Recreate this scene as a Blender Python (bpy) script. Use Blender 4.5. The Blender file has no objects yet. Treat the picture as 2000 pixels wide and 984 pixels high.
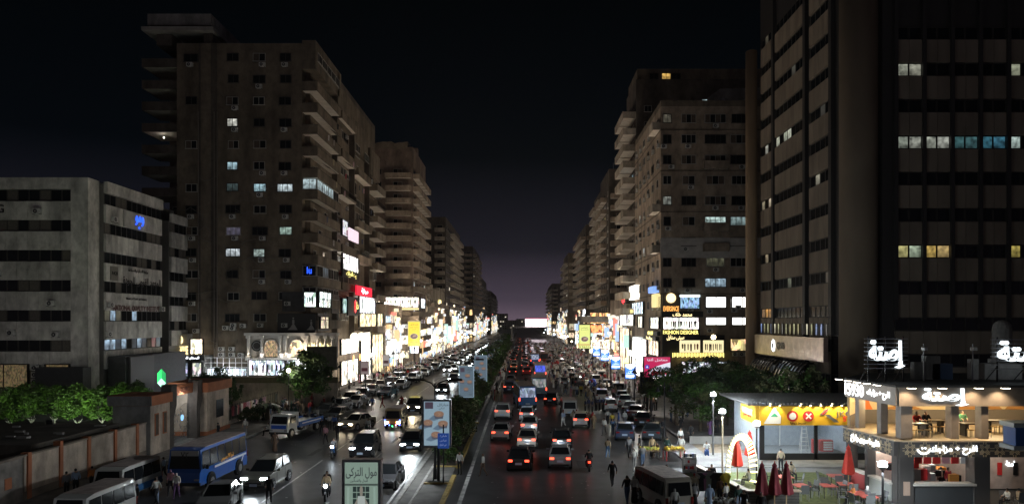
import bpy, math, random
from mathutils import Matrix, Vector
R = math.radians
RND = random.Random(11)
SC = bpy.context.scene
COL = SC.collection

# ---------------------------------------------------------------- camera, sky, city fill, exposure
F, H, CX, CY = 1400.0, 10.8, 1020.0, 628.0          # focal length (px of a 2000 px wide picture), eye height, vanishing point
cam_d = bpy.data.cameras.new('camera'); cam = bpy.data.objects.new('camera', cam_d); COL.objects.link(cam)
cam.location = (0, 0, H); cam.rotation_euler = (R(90), 0, 0)
cam_d.sensor_width = 36; cam_d.lens = F/2000*36; cam_d.shift_x = -0.010; cam_d.shift_y = 0.068
cam_d.clip_start = 0.5; cam_d.clip_end = 6000
SC.camera = cam
W = bpy.data.worlds.new('World'); SC.world = W; W.use_nodes = True
nt = W.node_tree; nt.nodes.clear()
def _n(t, **k):
    n = nt.nodes.new(t)
    for a, b in k.items(): setattr(n, a, b)
    return n
o_ = _n('ShaderNodeOutputWorld'); add = _n('ShaderNodeAddShader'); b1 = _n('ShaderNodeBackground'); b2 = _n('ShaderNodeBackground')
sky = _n('ShaderNodeTexSky', sky_type='NISHITA', sun_disc=False, sun_elevation=R(38), sun_rotation=R(188))
tc = _n('ShaderNodeTexCoord'); sx = _n('ShaderNodeSeparateXYZ'); cr = _n('ShaderNodeValToRGB')
b1.inputs[1].default_value = 0.00008
nt.links.new(sky.outputs[0], b1.inputs[0])
nt.links.new(tc.outputs['Generated'], sx.inputs[0]); nt.links.new(sx.outputs[2], cr.inputs[0]); nt.links.new(cr.outputs[0], b2.inputs[0])
e = cr.color_ramp.elements                              # light pollution: a dim glow all round the horizon
e[0].position = 0.0; e[0].color = (0.14, 0.10, 0.135, 1)
e[1].position = 1.0; e[1].color = (0.0002, 0.0005, 0.0008, 1)
for p, c in ((0.03, (0.060, 0.046, 0.068, 1)), (0.10, (0.0095, 0.0092, 0.0145, 1)), (0.22, (0.0010, 0.0018, 0.0028, 1)), (0.42, (0.0003, 0.0007, 0.0010, 1))):
    q = e.new(p); q.color = c
b2.inputs[1].default_value = 1.0
nt.links.new(b1.outputs[0], add.inputs[0]); nt.links.new(b2.outputs[0], add.inputs[1]); nt.links.new(add.outputs[0], o_.inputs[0])
sd = bpy.data.lights.new('city_fill', 'SUN'); sd.energy = 0.034; sd.angle = R(40); sd.color = (1, 0.93, 0.82)  # soft fill added from behind the camera, standing in for city glow
so = bpy.data.objects.new('city_fill', sd); COL.objects.link(so); so.rotation_euler = (R(52), 0, R(-8))
SC.view_settings.view_transform = 'Standard'; SC.view_settings.look = 'None'; SC.view_settings.exposure = 0.0
SC.view_settings.gamma = 1.0; SC.view_settings.use_curve_mapping = False
cy = SC.cycles
cy.max_bounces = 5; cy.diffuse_bounces = 3; cy.glossy_bounces = 3; cy.transmission_bounces = 3; cy.transparent_max_bounces = 6
cy.sample_clamp_indirect = 3.0; cy.caustics_reflective = False; cy.caustics_refractive = False; cy.use_denoising = True

# ---------------------------------------------------------------- helpers
def px(x, Y): return (x-CX)*Y/F
def pz(y, Y): return H-(y-CY)*Y/F
def gp(x, y):
    Y = F*H/(y-CY); return (x-CX)*Y/F, Y

MATS = {}
def nodes(m):
    m.use_nodes = True; t = m.node_tree; return t, t.nodes['Principled BSDF']
def mat(name, col=(.5, .5, .5), rough=.8, metal=0., noise=0., scale=3., bump=0., streak=False, em=None, es=0., objcol=False, attr=None, spec=None, coat=0., alpha=1.):
    if name in MATS: return MATS[name]
    m = bpy.data.materials.new(name); t, b = nodes(m); L = t.links.new
    b.inputs['Roughness'].default_value = rough; b.inputs['Metallic'].default_value = metal
    if spec is not None: b.inputs['Specular IOR Level'].default_value = spec
    if coat: b.inputs['Coat Weight'].default_value = coat; b.inputs['Coat Roughness'].default_value = .06
    src = None
    if objcol: src = t.nodes.new('ShaderNodeObjectInfo').outputs['Color']
    elif attr:
        a = t.nodes.new('ShaderNodeAttribute'); a.attribute_type = 'OBJECT' if attr[0] != '*' else 'GEOMETRY'; a.attribute_name = attr.strip('*'); src = a.outputs['Color']
    if noise or bump:
        tcx = t.nodes.new('ShaderNodeTexCoord'); mp = t.nodes.new('ShaderNodeMapping'); L(tcx.outputs['Object'], mp.inputs[0])
        if streak: mp.inputs['Scale'].default_value = (1, 1, .3)
        nz = t.nodes.new('ShaderNodeTexNoise'); nz.inputs['Scale'].default_value = scale; nz.inputs['Detail'].default_value = 6; L(mp.outputs[0], nz.inputs[0])
        oi = t.nodes.new('ShaderNodeObjectInfo'); vm = t.nodes.new('ShaderNodeVectorMath'); vm.operation = 'ADD'
        L(mp.outputs[0], vm.inputs[0]); L(oi.outputs['Location'], vm.inputs[1]); L(vm.outputs[0], nz.inputs[0])
        if noise:
            mr = t.nodes.new('ShaderNodeMapRange'); mr.inputs[1].default_value = .3; mr.inputs[2].default_value = .7
            mr.inputs[3].default_value = 1-noise; mr.inputs[4].default_value = 1+noise*.8; L(nz.outputs[0], mr.inputs[0])
            mx = t.nodes.new('ShaderNodeMix'); mx.data_type = 'RGBA'; mx.blend_type = 'MULTIPLY'; mx.inputs[0].default_value = 1
            if src: L(src, mx.inputs[6])
            else: mx.inputs[6].default_value = (*col, 1)
            L(mr.outputs[0], mx.inputs[7]); src = mx.outputs[2]
            if noise > .4:                                   # drips on walls, blotches on the road
                m2 = t.nodes.new('ShaderNodeMapping'); L(vm.outputs[0], m2.inputs[0]); m2.inputs['Scale'].default_value = (1, 1, 2.4 if streak else 1)
                n2 = t.nodes.new('ShaderNodeTexNoise'); n2.inputs['Scale'].default_value = 1.1 if streak else .16; n2.inputs['Detail'].default_value = 8; n2.inputs['Roughness'].default_value = .7; L(m2.outputs[0], n2.inputs[0])
                r2 = t.nodes.new('ShaderNodeMapRange'); r2.inputs[1].default_value = .42; r2.inputs[2].default_value = .68; r2.inputs[3].default_value = 1.12; r2.inputs[4].default_value = .64; L(n2.outputs[0], r2.inputs[0])
                x2 = t.nodes.new('ShaderNodeMix'); x2.data_type = 'RGBA'; x2.blend_type = 'MULTIPLY'; x2.inputs[0].default_value = 1; L(src, x2.inputs[6]); L(r2.outputs[0], x2.inputs[7]); src = x2.outputs[2]
        if bump:
            bp = t.nodes.new('ShaderNodeBump'); bp.inputs['Strength'].default_value = bump; bp.inputs['Distance'].default_value = .03
            L(nz.outputs[0], bp.inputs['Height']); L(bp.outputs[0], b.inputs['Normal'])
    if src: L(src, b.inputs['Base Color'])
    else: b.inputs['Base Color'].default_value = (*col, 1)
    if es:
        if em == 'obj': L(t.nodes.new('ShaderNodeObjectInfo').outputs['Color'], b.inputs['Emission Color'])
        else: b.inputs['Emission Color'].default_value = (*(em or col), 1)
        b.inputs['Emission Strength'].default_value = es
    if alpha < 1: b.inputs['Alpha'].default_value = alpha
    MATS[name] = m; return m
def glow(name, strength, col=None, detail=0., scale=2.5, sat=.3):
    """lit glass / light box; colour from the object when col is None; detail = dim goods seen behind the pane"""
    if name in MATS: return MATS[name]
    m = bpy.data.materials.new(name); t, b = nodes(m); L = t.links.new
    b.inputs['Base Color'].default_value = (.12, .12, .12, 1); b.inputs['Roughness'].default_value = .3
    src = t.nodes.new('ShaderNodeObjectInfo').outputs['Color'] if col is None else None
    if detail and name == 'lit_room':                    # uneven light of a room behind curtains
        tcx = t.nodes.new('ShaderNodeTexCoord'); oi = t.nodes.new('ShaderNodeObjectInfo'); vm = t.nodes.new('ShaderNodeVectorMath'); vm.operation = 'ADD'; L(tcx.outputs['Object'], vm.inputs[0]); L(oi.outputs['Location'], vm.inputs[1])
        nz = t.nodes.new('ShaderNodeTexNoise'); nz.inputs['Scale'].default_value = 1.9; nz.inputs['Detail'].default_value = 3; L(vm.outputs[0], nz.inputs[0]); sp = t.nodes.new('ShaderNodeSeparateXYZ'); L(tcx.outputs['Object'], sp.inputs[0])
        mr = t.nodes.new('ShaderNodeMapRange'); mr.inputs[1].default_value = .3; mr.inputs[2].default_value = .7; mr.inputs[3].default_value = .15; mr.inputs[4].default_value = 1.25; L(nz.outputs[0], mr.inputs[0])
        mz = t.nodes.new('ShaderNodeMapRange'); mz.inputs[1].default_value = -.6; mz.inputs[2].default_value = .6; mz.inputs[3].default_value = .45; mz.inputs[4].default_value = 1.2; L(sp.outputs[2], mz.inputs[0]); mm_ = t.nodes.new('ShaderNodeMath'); mm_.operation = 'MULTIPLY'; L(mr.outputs[0], mm_.inputs[0]); L(mz.outputs[0], mm_.inputs[1])
        mx = t.nodes.new('ShaderNodeMix'); mx.data_type = 'RGBA'; mx.blend_type = 'MULTIPLY'; mx.inputs[0].default_value = 1; L(src, mx.inputs[6]); L(mm_.outputs[0], mx.inputs[7]); src = mx.outputs[2]
    elif detail:
        tcx = t.nodes.new('ShaderNodeTexCoord'); oi = t.nodes.new('ShaderNodeObjectInfo'); vm = t.nodes.new('ShaderNodeVectorMath'); vm.operation = 'ADD'
        L(tcx.outputs['Object'], vm.inputs[0]); L(oi.outputs['Location'], vm.inputs[1])
        mp = t.nodes.new('ShaderNodeMapping'); mp.inputs['Scale'].default_value = (1.7, 1.7, .8); L(vm.outputs[0], mp.inputs[0])
        vo = t.nodes.new('ShaderNodeTexVoronoi'); vo.inputs['Scale'].default_value = scale; vo.distance = 'CHEBYCHEV'; L(mp.outputs[0], vo.inputs[0])
        sp = t.nodes.new('ShaderNodeSeparateColor'); L(vo.outputs['Color'], sp.inputs[0]); mr = t.nodes.new('ShaderNodeMapRange'); mr.inputs[1].default_value = .12; mr.inputs[2].default_value = .62; mr.inputs[3].default_value = .10; mr.inputs[4].default_value = 1.35; L(sp.outputs[0], mr.inputs[0])
        h0 = t.nodes.new('ShaderNodeHueSaturation'); h0.inputs['Saturation'].default_value = sat; h0.inputs['Value'].default_value = 1.25; L(vo.outputs['Color'], h0.inputs['Color'])
        hs = t.nodes.new('ShaderNodeMix'); hs.data_type = 'RGBA'; hs.blend_type = 'MULTIPLY'; hs.inputs[0].default_value = 1; L(mr.outputs[0], hs.inputs[6]); L(h0.outputs[0], hs.inputs[7])
        mx = t.nodes.new('ShaderNodeMix'); mx.data_type = 'RGBA'; mx.blend_type = 'MULTIPLY'; mx.inputs[0].default_value = detail
        if src: L(src, mx.inputs[6])
        else: mx.inputs[6].default_value = (*col, 1)
        L(hs.outputs[2], mx.inputs[7]); src = mx.outputs[2]
    if src: L(src, b.inputs['Emission Color'])
    else: b.inputs['Emission Color'].default_value = (*col, 1)
    b.inputs['Emission Strength'].default_value = strength
    MATS[name] = m; return m

class MB:
    def __init__(s): s.v = []; s.f = []; s.mi = []; s.mats = []
    def _m(s, m):
        if m not in s.mats: s.mats.append(m)
        return s.mats.index(m)
    def add(s, vs, fs, m, M=None):
        k = len(s.v); i = s._m(m)
        s.v += [tuple(M @ Vector(p)) for p in vs] if M else [tuple(p) for p in vs]
        s.f += [tuple(q+k for q in f) for f in fs]; s.mi += [i]*len(fs); return s
    def box(s, x0, y0, z0, x1, y1, z1, m, M=None):
        return s.add([(x0,y0,z0),(x1,y0,z0),(x1,y1,z0),(x0,y1,z0),(x0,y0,z1),(x1,y0,z1),(x1,y1,z1),(x0,y1,z1)],
                     [(0,3,2,1),(4,5,6,7),(0,1,5,4),(1,2,6,5),(2,3,7,6),(3,0,4,7)], m, M)
    def cbox(s, c, d, m, M=None):
        return s.box(c[0]-d[0]/2, c[1]-d[1]/2, c[2]-d[2]/2, c[0]+d[0]/2, c[1]+d[1]/2, c[2]+d[2]/2, m, M)
    def prism(s, poly, z0, z1, m, M=None):
        n = len(poly)
        return s.add([(*p, z0) for p in poly]+[(*p, z1) for p in poly],
                     [tuple(range(n-1, -1, -1)), tuple(range(n, 2*n))]+[(i, (i+1) % n, (i+1) % n+n, i+n) for i in range(n)], m, M)
    def slabx(s, poly, x0, x1, m, M=None):              # polygon in (y, z) extruded along x
        n = len(poly)
        return s.add([(x0, *p) for p in poly]+[(x1, *p) for p in poly],
                     [tuple(range(n)), tuple(range(2*n-1, n-1, -1))]+[(i, (i+1) % n, (i+1) % n+n, i+n) for i in range(n)], m, M)
    def cyl(s, a, b, r0, r1, m, n=8, M=None):
        a, b = Vector(a), Vector(b); d = (b-a).normalized(); u = d.orthogonal().normalized(); w = d.cross(u)
        vs = []
        for p, r in ((a, r0), (b, r1)):
            for i in range(n):
                t = 2*math.pi*i/n; vs.append(p+u*math.cos(t)*r+w*math.sin(t)*r)
        return s.add(vs, [(i, (i+1) % n, (i+1) % n+n, i+n) for i in range(n)]+[tuple(range(n-1, -1, -1)), tuple(range(n, 2*n))], m, M)
    def tube(s, pts, r, m, n=6):
        for a, b in zip(pts, pts[1:]): s.cyl(a, b, r, r, m, n)
        return s
    def ball(s, c, r, m, n=8, k=5, sc=(1, 1, 1)):
        vs = [(c[0], c[1], c[2]+r*sc[2])]; fs = []
        for j in range(1, k):
            t = math.pi*j/k
            for i in range(n):
                p = 2*math.pi*i/n; vs.append((c[0]+r*sc[0]*math.sin(t)*math.cos(p), c[1]+r*sc[1]*math.sin(t)*math.sin(p), c[2]+r*sc[2]*math.cos(t)))
        vs.append((c[0], c[1], c[2]-r*sc[2])); q = len(vs)-1
        for i in range(n):
            fs.append((0, 1+i, 1+(i+1) % n)); fs.append((q, 1+(k-2)*n+(i+1) % n, 1+(k-2)*n+i))
            for j in range(k-2): fs.append((1+j*n+i, 1+(j+1)*n+i, 1+(j+1)*n+(i+1) % n, 1+j*n+(i+1) % n))
        return s.add(vs, fs, m)
    def disc(s, c, r, m, n=16, ax='y', th=.03):
        d = {'y': Vector((0, th, 0)), 'x': Vector((th, 0, 0)), 'z': Vector((0, 0, th))}[ax]
        return s.cyl(Vector(c)-d/2, Vector(c)+d/2, r, r, m, n)
    def mesh(s, name, smooth=False):
        me = bpy.data.meshes.new(name); me.from_pydata(s.v, [], s.f)
        for q in s.mats: me.materials.append(q)
        me.polygons.foreach_set('material_index', s.mi)
        if smooth: me.polygons.foreach_set('use_smooth', [True]*len(s.f))
        me.update(); return me
    def build(s, name, parent=None, loc=(0, 0, 0), rz=0., smooth=False, **k):
        return inst(name, s.mesh(name, smooth), parent, loc, rz, **k)

def inst(name, me, parent=None, loc=(0, 0, 0), rz=0., color=None, label=None, cat=None, group=None, kind=None, **props):
    o = bpy.data.objects.new(name, me); COL.objects.link(o); o.location = loc; o.rotation_euler = (0, 0, rz)
    if parent: o.parent = parent
    if color: o.color = (*color, 1)
    tag(o, label, cat, group, kind)
    for a, b in props.items(): o[a] = b
    return o
def tag(o, label=None, cat=None, group=None, kind=None):
    if label: o['label'] = label
    if cat: o['category'] = cat
    if group: o['group'] = group
    if kind: o['kind'] = kind
    return o
def thing(name, label, cat, loc=(0, 0, 0), rz=0., group=None):
    return inst(name, None, None, loc, rz, label=label, cat=cat, group=group)
def lamp(name, parent, loc, kind, power, col=(1, 1, 1), size=.1, rot=None, spot=None, blend=.5):
    d = bpy.data.lights.new(name, kind); d.energy = power; d.color = col
    if kind != 'AREA': d.shadow_soft_size = size
    if spot: d.spot_size = spot; d.spot_blend = blend
    o = bpy.data.objects.new(name, d); COL.objects.link(o); o.location = loc
    if rot: o.rotation_euler = rot
    if parent: o.parent = parent
    return o

# ---- lettering (arabic is shaped here: the text object does not join letters itself)
_AR = {}
for _c, _b, _k in [('ا',0xFE8D,2),('أ',0xFE83,2),('إ',0xFE87,2),('ب',0xFE8F,4),('ة',0xFE93,2),('ت',0xFE95,4),('ث',0xFE99,4),('ج',0xFE9D,4),('ح',0xFEA1,4),('خ',0xFEA5,4),
                   ('د',0xFEA9,2),('ذ',0xFEAB,2),('ر',0xFEAD,2),('ز',0xFEAF,2),('س',0xFEB1,4),('ش',0xFEB5,4),('ص',0xFEB9,4),('ض',0xFEBD,4),('ط',0xFEC1,4),('ع',0xFEC9,4),
                   ('غ',0xFECD,4),('ف',0xFED1,4),('ق',0xFED5,4),('ك',0xFED9,4),('ل',0xFEDD,4),('م',0xFEE1,4),('ن',0xFEE5,4),('ه',0xFEE9,4),('و',0xFEED,2),('ى',0xFEEF,2),('ي',0xFEF1,4)]:
    _AR[_c] = (_b, _k)
def arab(s):
    if not any(c in _AR for c in s): return s
    out = []
    for i, c in enumerate(s):
        if c not in _AR: out.append(c); continue
        b, k = _AR[c]
        prev = i > 0 and s[i-1] in _AR and _AR[s[i-1]][1] == 4
        nxt = k == 4 and i+1 < len(s) and s[i+1] in _AR
        out.append(chr(b+(3 if prev and nxt else 2 if nxt else 1 if prev else 0)))
    return ''.join(reversed(out))
_TX = {}
def text_mesh(s, m, h, w=None, ext=.03, bold=.008, res=2):
    """lettering in the x-z plane facing -y, centred; h = height of the letters' box, w squeezes it to a width"""
    k = (s, m.name, h, w, ext)
    if k in _TX: return _TX[k]
    c = bpy.data.curves.new('lettering', 'FONT'); c.body = arab(s); c.resolution_u = res; c.offset = bold; c.extrude = .02
    o = bpy.data.objects.new('lettering', c); COL.objects.link(o)
    me = bpy.data.meshes.new_from_object(o.evaluated_get(bpy.context.evaluated_depsgraph_get()))
    bpy.data.objects.remove(o); bpy.data.curves.remove(c)
    xs = [v.co.x for v in me.vertices] or [0, 1]; ys = [v.co.y for v in me.vertices] or [0, 1]
    cx_, cy_ = (min(xs)+max(xs))/2, (min(ys)+max(ys))/2; sy = h/max(max(ys)-min(ys), 1e-3); sx_ = (w/max(max(xs)-min(xs), 1e-3)) if w else sy
    for v in me.vertices: v.co = ((v.co.x-cx_)*sx_, -v.co.z*ext/.04, (v.co.y-cy_)*sy)
    me.materials.clear(); me.materials.append(m); me.name = 'lettering'
    _TX[k] = me; return me
FRONT, LSIDE, RSIDE = 0., R(90), R(-90)                 # walls facing the camera, +x (left of the street), -x (right of the street)

# ---- common materials
asphalt = mat('asphalt', (.056, .056, .058), .38, noise=.45, scale=.7, bump=.25, spec=.45)
concrete = mat('concrete', (.30, .29, .27), .9, noise=.25, scale=.8, bump=.2, streak=True)
kerbm = mat('kerb_stone', (.32, .31, .29), .85, noise=.3, scale=2)
yellowk = mat('kerb_yellow_paint', (.42, .30, .09), .8, noise=.35, scale=3)
paving = mat('paving', (.17, .165, .16), .8, noise=.3, scale=1.2, bump=.2)
soil = mat('soil', (.06, .05, .04), .95, noise=.4, scale=3, bump=.4)
white_line = mat('road_paint', (.55, .55, .53), .6, noise=.5, scale=1.5)
dark_metal = mat('dark_metal', (.03, .03, .033), .5, .6)
grey_metal = mat('grey_metal', (.35, .36, .37), .4, .8)
white_metal = mat('white_paint', (.75, .75, .73), .5)
black = mat('black_plastic', (.012, .012, .013), .5)
glass_dark = mat('dark_glass', (.012, .014, .016), .2, spec=.22)
ac_white = mat('ac_casing', (.55, .55, .52), .6, noise=.2, scale=4)
G1 = glow('lit_dim', .6); G3 = glow('lit_mid', 1.1); G6 = glow('lit_bright', 2.2); G12 = glow('lit_lamp', 12.0)
SW = glow('lit_room', .75, None, .8, 1.1, .12); S2 = glow('shop_interior', .9, None, .95, 2.4); S4 = glow('shop_interior_bright', 1.7, None, .9, 1.8); S8 = glow('shop_interior_dazzling', 2.9, None, .8, 1.5)

# ================================================================ the ground, the roads, the median
def sheet(name, x0, y0, x1, y1, z, m, label=None):
    return MB().add([(x0, y0, 0), (x1, y0, 0), (x1, y1, 0), (x0, y1, 0)], [(0, 1, 2, 3)], m).build(name, None, (0, 0, z), kind='structure')
sheet('ground', -2500, -300, 2500, 4500, -.02, mat('far_ground', (.06, .057, .052), .9, noise=.3, scale=.05))
sheet('road', -26, -10, 24, 1400, 0, asphalt)
def pave(name, x0, y0, x1, y1, m=paving, h=.13):
    return MB().box(x0, y0, 0, x1, y1, h, m).build(name, kind='structure')
pave('pavement_left', -31.5, 56, -25.6, 900); pave('yard_left', -75, 30, -31.6, 900, mat('yard', (.08, .078, .072), .9, noise=.3, scale=.5))
pave('pavement_wall_side', -31.4, 20, -27.6, 55.9)
pave('pavement_right', 14.6, 63, 23.0, 900)
pave('plaza', 12.5, 53, 60, 62.9, mat('plaza_paving', (.30, .295, .29), .8, noise=.3, scale=.8, bump=.15), .1)
sheet('plaza_apron', 8.6, 30, 24, 53, .004, mat('plaza_apron', (.19, .19, .19), .7, noise=.25, scale=.6, bump=.15))
pave('yard_right', 23.1, 63, 90, 900, mat('yard2', (.09, .088, .08), .9, noise=.3, scale=.5), .11)
def kerb_run(name, x, y0, y1, m, w=.28, h=.16, step=6.0):
    root = inst(name, None, None, (x, y0, 0), kind='structure')
    me = MB().box(-w/2, .01, 0, w/2, step-.01, h, m).mesh('kerb_stone')
    y = y0
    while y < min(y1, 160): inst('kerb_stone', me, root, (0, y-y0, 0)); y += step
    if y < y1: MB().box(-w/2, y-y0, 0, w/2, y1-y0, h, m).build('kerb_beyond', root)
kerb_run('kerb_left_lane', -7.5, 20, 700, kerbm); kerb_run('kerb_gutter', -6.62, 20, 62, kerbm, .16, .14)
kerb_run('kerb_right_lane', -4.75, 20, 47.4, yellowk); kerb_run('kerb_right_lane_beyond', -4.75, 53, 71, yellowk); kerb_run('kerb_right_lane_far', -4.75, 76, 700, kerbm)
kerb_run('kerb_pavement_right', 14.5, 63, 500, kerbm); kerb_run('kerb_pavement_left', -25.5, 56, 500, kerbm)
pave('median', -7.35, 20, -4.9, 700, mat('median_slabs', (.13, .125, .115), .85, noise=.35, scale=1.5, bump=.3), .1)
pave('median_bed', -6.6, 53, -5.0, 71, soil, .14); pave('median_bed_far', -6.6, 76, -5.0, 600, soil, .14)
for nm, y in (('kerb_cross', 47.4), ('kerb_cross_beyond', 53), ('kerb_cross_gap', 71), ('kerb_cross_gap_end', 76)):
    MB().box(-6.5, y-.12, 0, -4.6, y+.12, .17, yellowk).build(nm, kind='structure')
def dashes(name, x, y0, y1, ln, gap, w=.13):
    b = MB(); y = y0
    while y < y1: b.add([(x-w, y, 0), (x+w, y, 0), (x+w, min(y+ln, y1), 0), (x-w, min(y+ln, y1), 0)], [(0, 1, 2, 3)], white_line); y += ln+gap
    b.build(name, None, (0, 0, .005), kind='structure')
dashes('edge_line_right', -3.75, 20, 300, 30, .2); dashes('edge_line_left', -8.0, 20, 300, 40, .3, .08)
dashes('lane_line_left', -11.6, 24, 250, 3, 5, .06); dashes('lane_line_outer', -15.6, 26, 250, 14, 2, .06)
dashes('stop_line', 2.2, 34.4, 34.9, .4, 5, 3.2)
# patches of newer tar and a few manholes
b = MB()
for i in range(26):
    x = RND.uniform(-24, 12); y = RND.uniform(38, 120); w = RND.uniform(.4, 1.6); l = RND.uniform(1, 6)
    if -8.5 < x+w/2 and x-w/2 < -3.4: continue
    b.add([(x-w/2, y, 0), (x+w/2, y, 0), (x+w/2*.9, y+l, 0), (x-w/2*.95, y+l, 0)], [(0, 1, 2, 3)], mat('tar_patch', (.03, .03, .031), .5, noise=.2))
b.build('road_repairs', None, (0, 0, .004), kind='structure')
b = MB()
for i in range(420):                                     # paper and plastic litter trodden on the road
    x = RND.uniform(-25, 16); y = 36+RND.random()**1.5*90; s_ = RND.uniform(.03, .11); a = RND.uniform(0, 6)
    if -8 < x < -3: continue
    c, q = math.cos(a)*s_, math.sin(a)*s_
    b.add([(x-c, y-q, .012), (x+q, y-c, .02), (x+c, y+q, .03), (x-q, y+c, .015)], [(0, 1, 2, 3)], mat('litter_paper', (.5, .5, .47), .8))
b.build('litter', kind='stuff', label='scraps of paper and plastic trodden on the road', cat='litter')

# ================================================================ trees and shrubs
bark = mat('bark', (.11, .085, .06), .95, noise=.4, scale=6, bump=.6)
bark_white = mat('whitewashed_bark', (.5, .5, .47), .9, noise=.3, scale=6)
def leafmat(n, c): return mat(n, c, .55, noise=.45, scale=1.6, spec=.3)
leaf_d = leafmat('leaf_dark', (.055, .09, .032)); leaf_g = leafmat('leaf_green', (.055, .115, .022)); leaf_b = leafmat('leaf_hedge', (.07, .16, .02)); leaf_o = leafmat('leaf_olive', (.11, .12, .05))
def crown_mesh(rx, ry, rz, n, ms, seed, ls=.22, clumps=26, droop=0.):
    r = random.Random(seed); b = MB(); cs = []
    while len(cs) < clumps:
        p = Vector((r.uniform(-1, 1), r.uniform(-1, 1), r.uniform(-1, 1)))
        if .25 < p.length < 1.02: cs.append((p, r.uniform(.18, .42), r.choice(ms)))
    vs = {m: ([], []) for m in ms}
    for i in range(n):
        p, cr_, m = r.choice(cs)
        d = Vector((r.gauss(0, 1), r.gauss(0, 1), r.gauss(0, 1))).normalized()*cr_*(r.random()**.45)
        q = p+d; c = Vector((q.x*rx, q.y*ry, q.z*rz-droop*q.length))
        u = Vector((r.gauss(0, 1), r.gauss(0, 1), r.gauss(0, .6))).normalized()*ls*r.uniform(.5, 1.2)
        w = u.orthogonal().normalized()*ls*r.uniform(.25, .6)
        w.rotate(Matrix.Rotation(r.uniform(0, 6.3), 3, u.normalized()))
        V, Fs = vs[m]; k = len(V); V += [c-u, c-w*.9, c+u, c+w]; Fs.append((k, k+1, k+2, k+3))
    for m in ms: b.add(*vs[m], m)
    return b.mesh('crown')
def trunk_mesh(h, r0, m, seed, spread=1.0, lean=.1, limbs=5):
    r = random.Random(seed); b = MB(); a = Vector((0, 0, -.1)); top = Vector((r.uniform(-lean, lean)*h, r.uniform(-lean, lean)*h, h))
    mid = (a+top)/2+Vector((r.uniform(-.12, .12), r.uniform(-.12, .12), 0))
    b.cyl(a, mid, r0*1.25, r0, m, 9); b.cyl(mid, top, r0, r0*.75, m, 9)
    for i in range(limbs):
        t = 6.28*i/limbs+r.uniform(-.4, .4); e_ = top+Vector((math.cos(t)*spread, math.sin(t)*spread, r.uniform(.6, 1.3)*spread))
        m1 = (top+e_)/2+Vector((0, 0, -.15*spread)); b.cyl(top-Vector((0, 0, .1)), m1, r0*.55, r0*.35, m, 6); b.cyl(m1, e_, r0*.35, r0*.12, m, 5)
    return b.mesh('trunk', True)
def tree(name, label, x, y, th, cm, cz, tm, cat='tree', group=None, s=1., rz=0.):
    t = thing(name, label, cat, (x, y, 0), rz, group); t.scale = (s, s, s)
    inst('trunk', tm, t); inst('crown', cm, t, (0, 0, cz)); return t
hedge_c = [crown_mesh(1.65, 1.2, 1.35, 3200, [leaf_b, leaf_g], 30+i, .16, 30) for i in range(3)]
hedge_t = trunk_mesh(1.3, .11, bark_white, 5, .35)

# ================================================================ buildings
def wallmat(n, c, k=.48, sc=.38): return mat(n, c, .92, noise=k, scale=sc, bump=.15, streak=True)
w_brown = wallmat('render_brown', (.165, .135, .10)); w_brown2 = wallmat('render_brown_dark', (.10, .085, .07)); w_tan = wallmat('render_tan', (.34, .275, .21))
w_cream = wallmat('render_cream', (.40, .35, .28)); w_white = wallmat('concrete_white', (.55, .54, .50), .42, .5); w_grey = wallmat('render_grey', (.24, .235, .225)); w_pink = wallmat('render_pinkish', (.20, .15, .12))
soffit = mat('soffit_street_lit', (.72, .66, .58), .85, noise=.15, scale=1.5)  # slabs made pale for the street light reaching them from below
frame_w = mat('window_frame_white', (.36, .35, .32), .6); frame_d = mat('window_frame_dark', (.05, .045, .04), .6)
shutter = mat('shutter_wood', (.10, .075, .055), .8, noise=.3, scale=5)
curtain = mat('curtain', (.30, .28, .25), .9, noise=.3, scale=8)
_mc = {}
def cached(k, fn):
    if k not in _mc: _mc[k] = fn()
    return _mc[k]
def window_meshes(w, h, style):
    def mk():
        fr = frame_d if style in 'dk' else frame_w; b = MB(); t = .07
        b.box(-w/2, -.10, -h/2, -w/2+t, .03, h/2, fr).box(w/2-t, -.10, -h/2, w/2, .03, h/2, fr).box(-w/2+t, -.10, h/2-t, w/2-t, .03, h/2, fr).box(-w/2-.06, -.16, -h/2-.02, w/2+.06, .03, -h/2+t, fr)
        n = max(1, round(w/.8))
        for i in range(1, n): x = -w/2+w*i/n; b.box(x-.03, -.09, -h/2+t, x+.03, .03, h/2-t, fr)
        p = MB(); p.box(-w/2+t, -.045, -h/2+t, w/2-t, -.02, h/2-t, glass_dark)
        if style == 's':
            for i in range(n):
                if i % 2 == 0: p.box(-w/2+t+(w-2*t)*i/n, -.07, -h/2+t, -w/2+t+(w-2*t)*(i+1)/n, -.047, h/2-t, shutter)
        if style == 'c': p.box(-w/2+t, -.019, -h/2+t, w/2-t, -.012, h/2-t, curtain)
        q = MB(); k = w-2*t
        q.box(-w/2+t, -.03, -h/2+t, w/2-t, -.02, h/2-t, SW)
        return b.mesh('window'), p.mesh('pane'), q.mesh('lit_pane')
    return cached(('w', round(w, 2), round(h, 2), style), mk)
LITC = [(.75, .95, 1.0), (.9, .98, 1.0), (1.0, .78, .42), (.95, .9, .75), (.35, .65, .8)]
def place(root, O, rz, u, z, out=0.):
    """wall coordinates -> root-local location: O = wall origin (world x, y), u along the wall, out = metres proud of it"""
    c, s = math.cos(rz), math.sin(rz)
    return (O[0]+u*c+out*s-root.location.x, O[1]+u*s-out*c-root.location.y, z)
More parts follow.
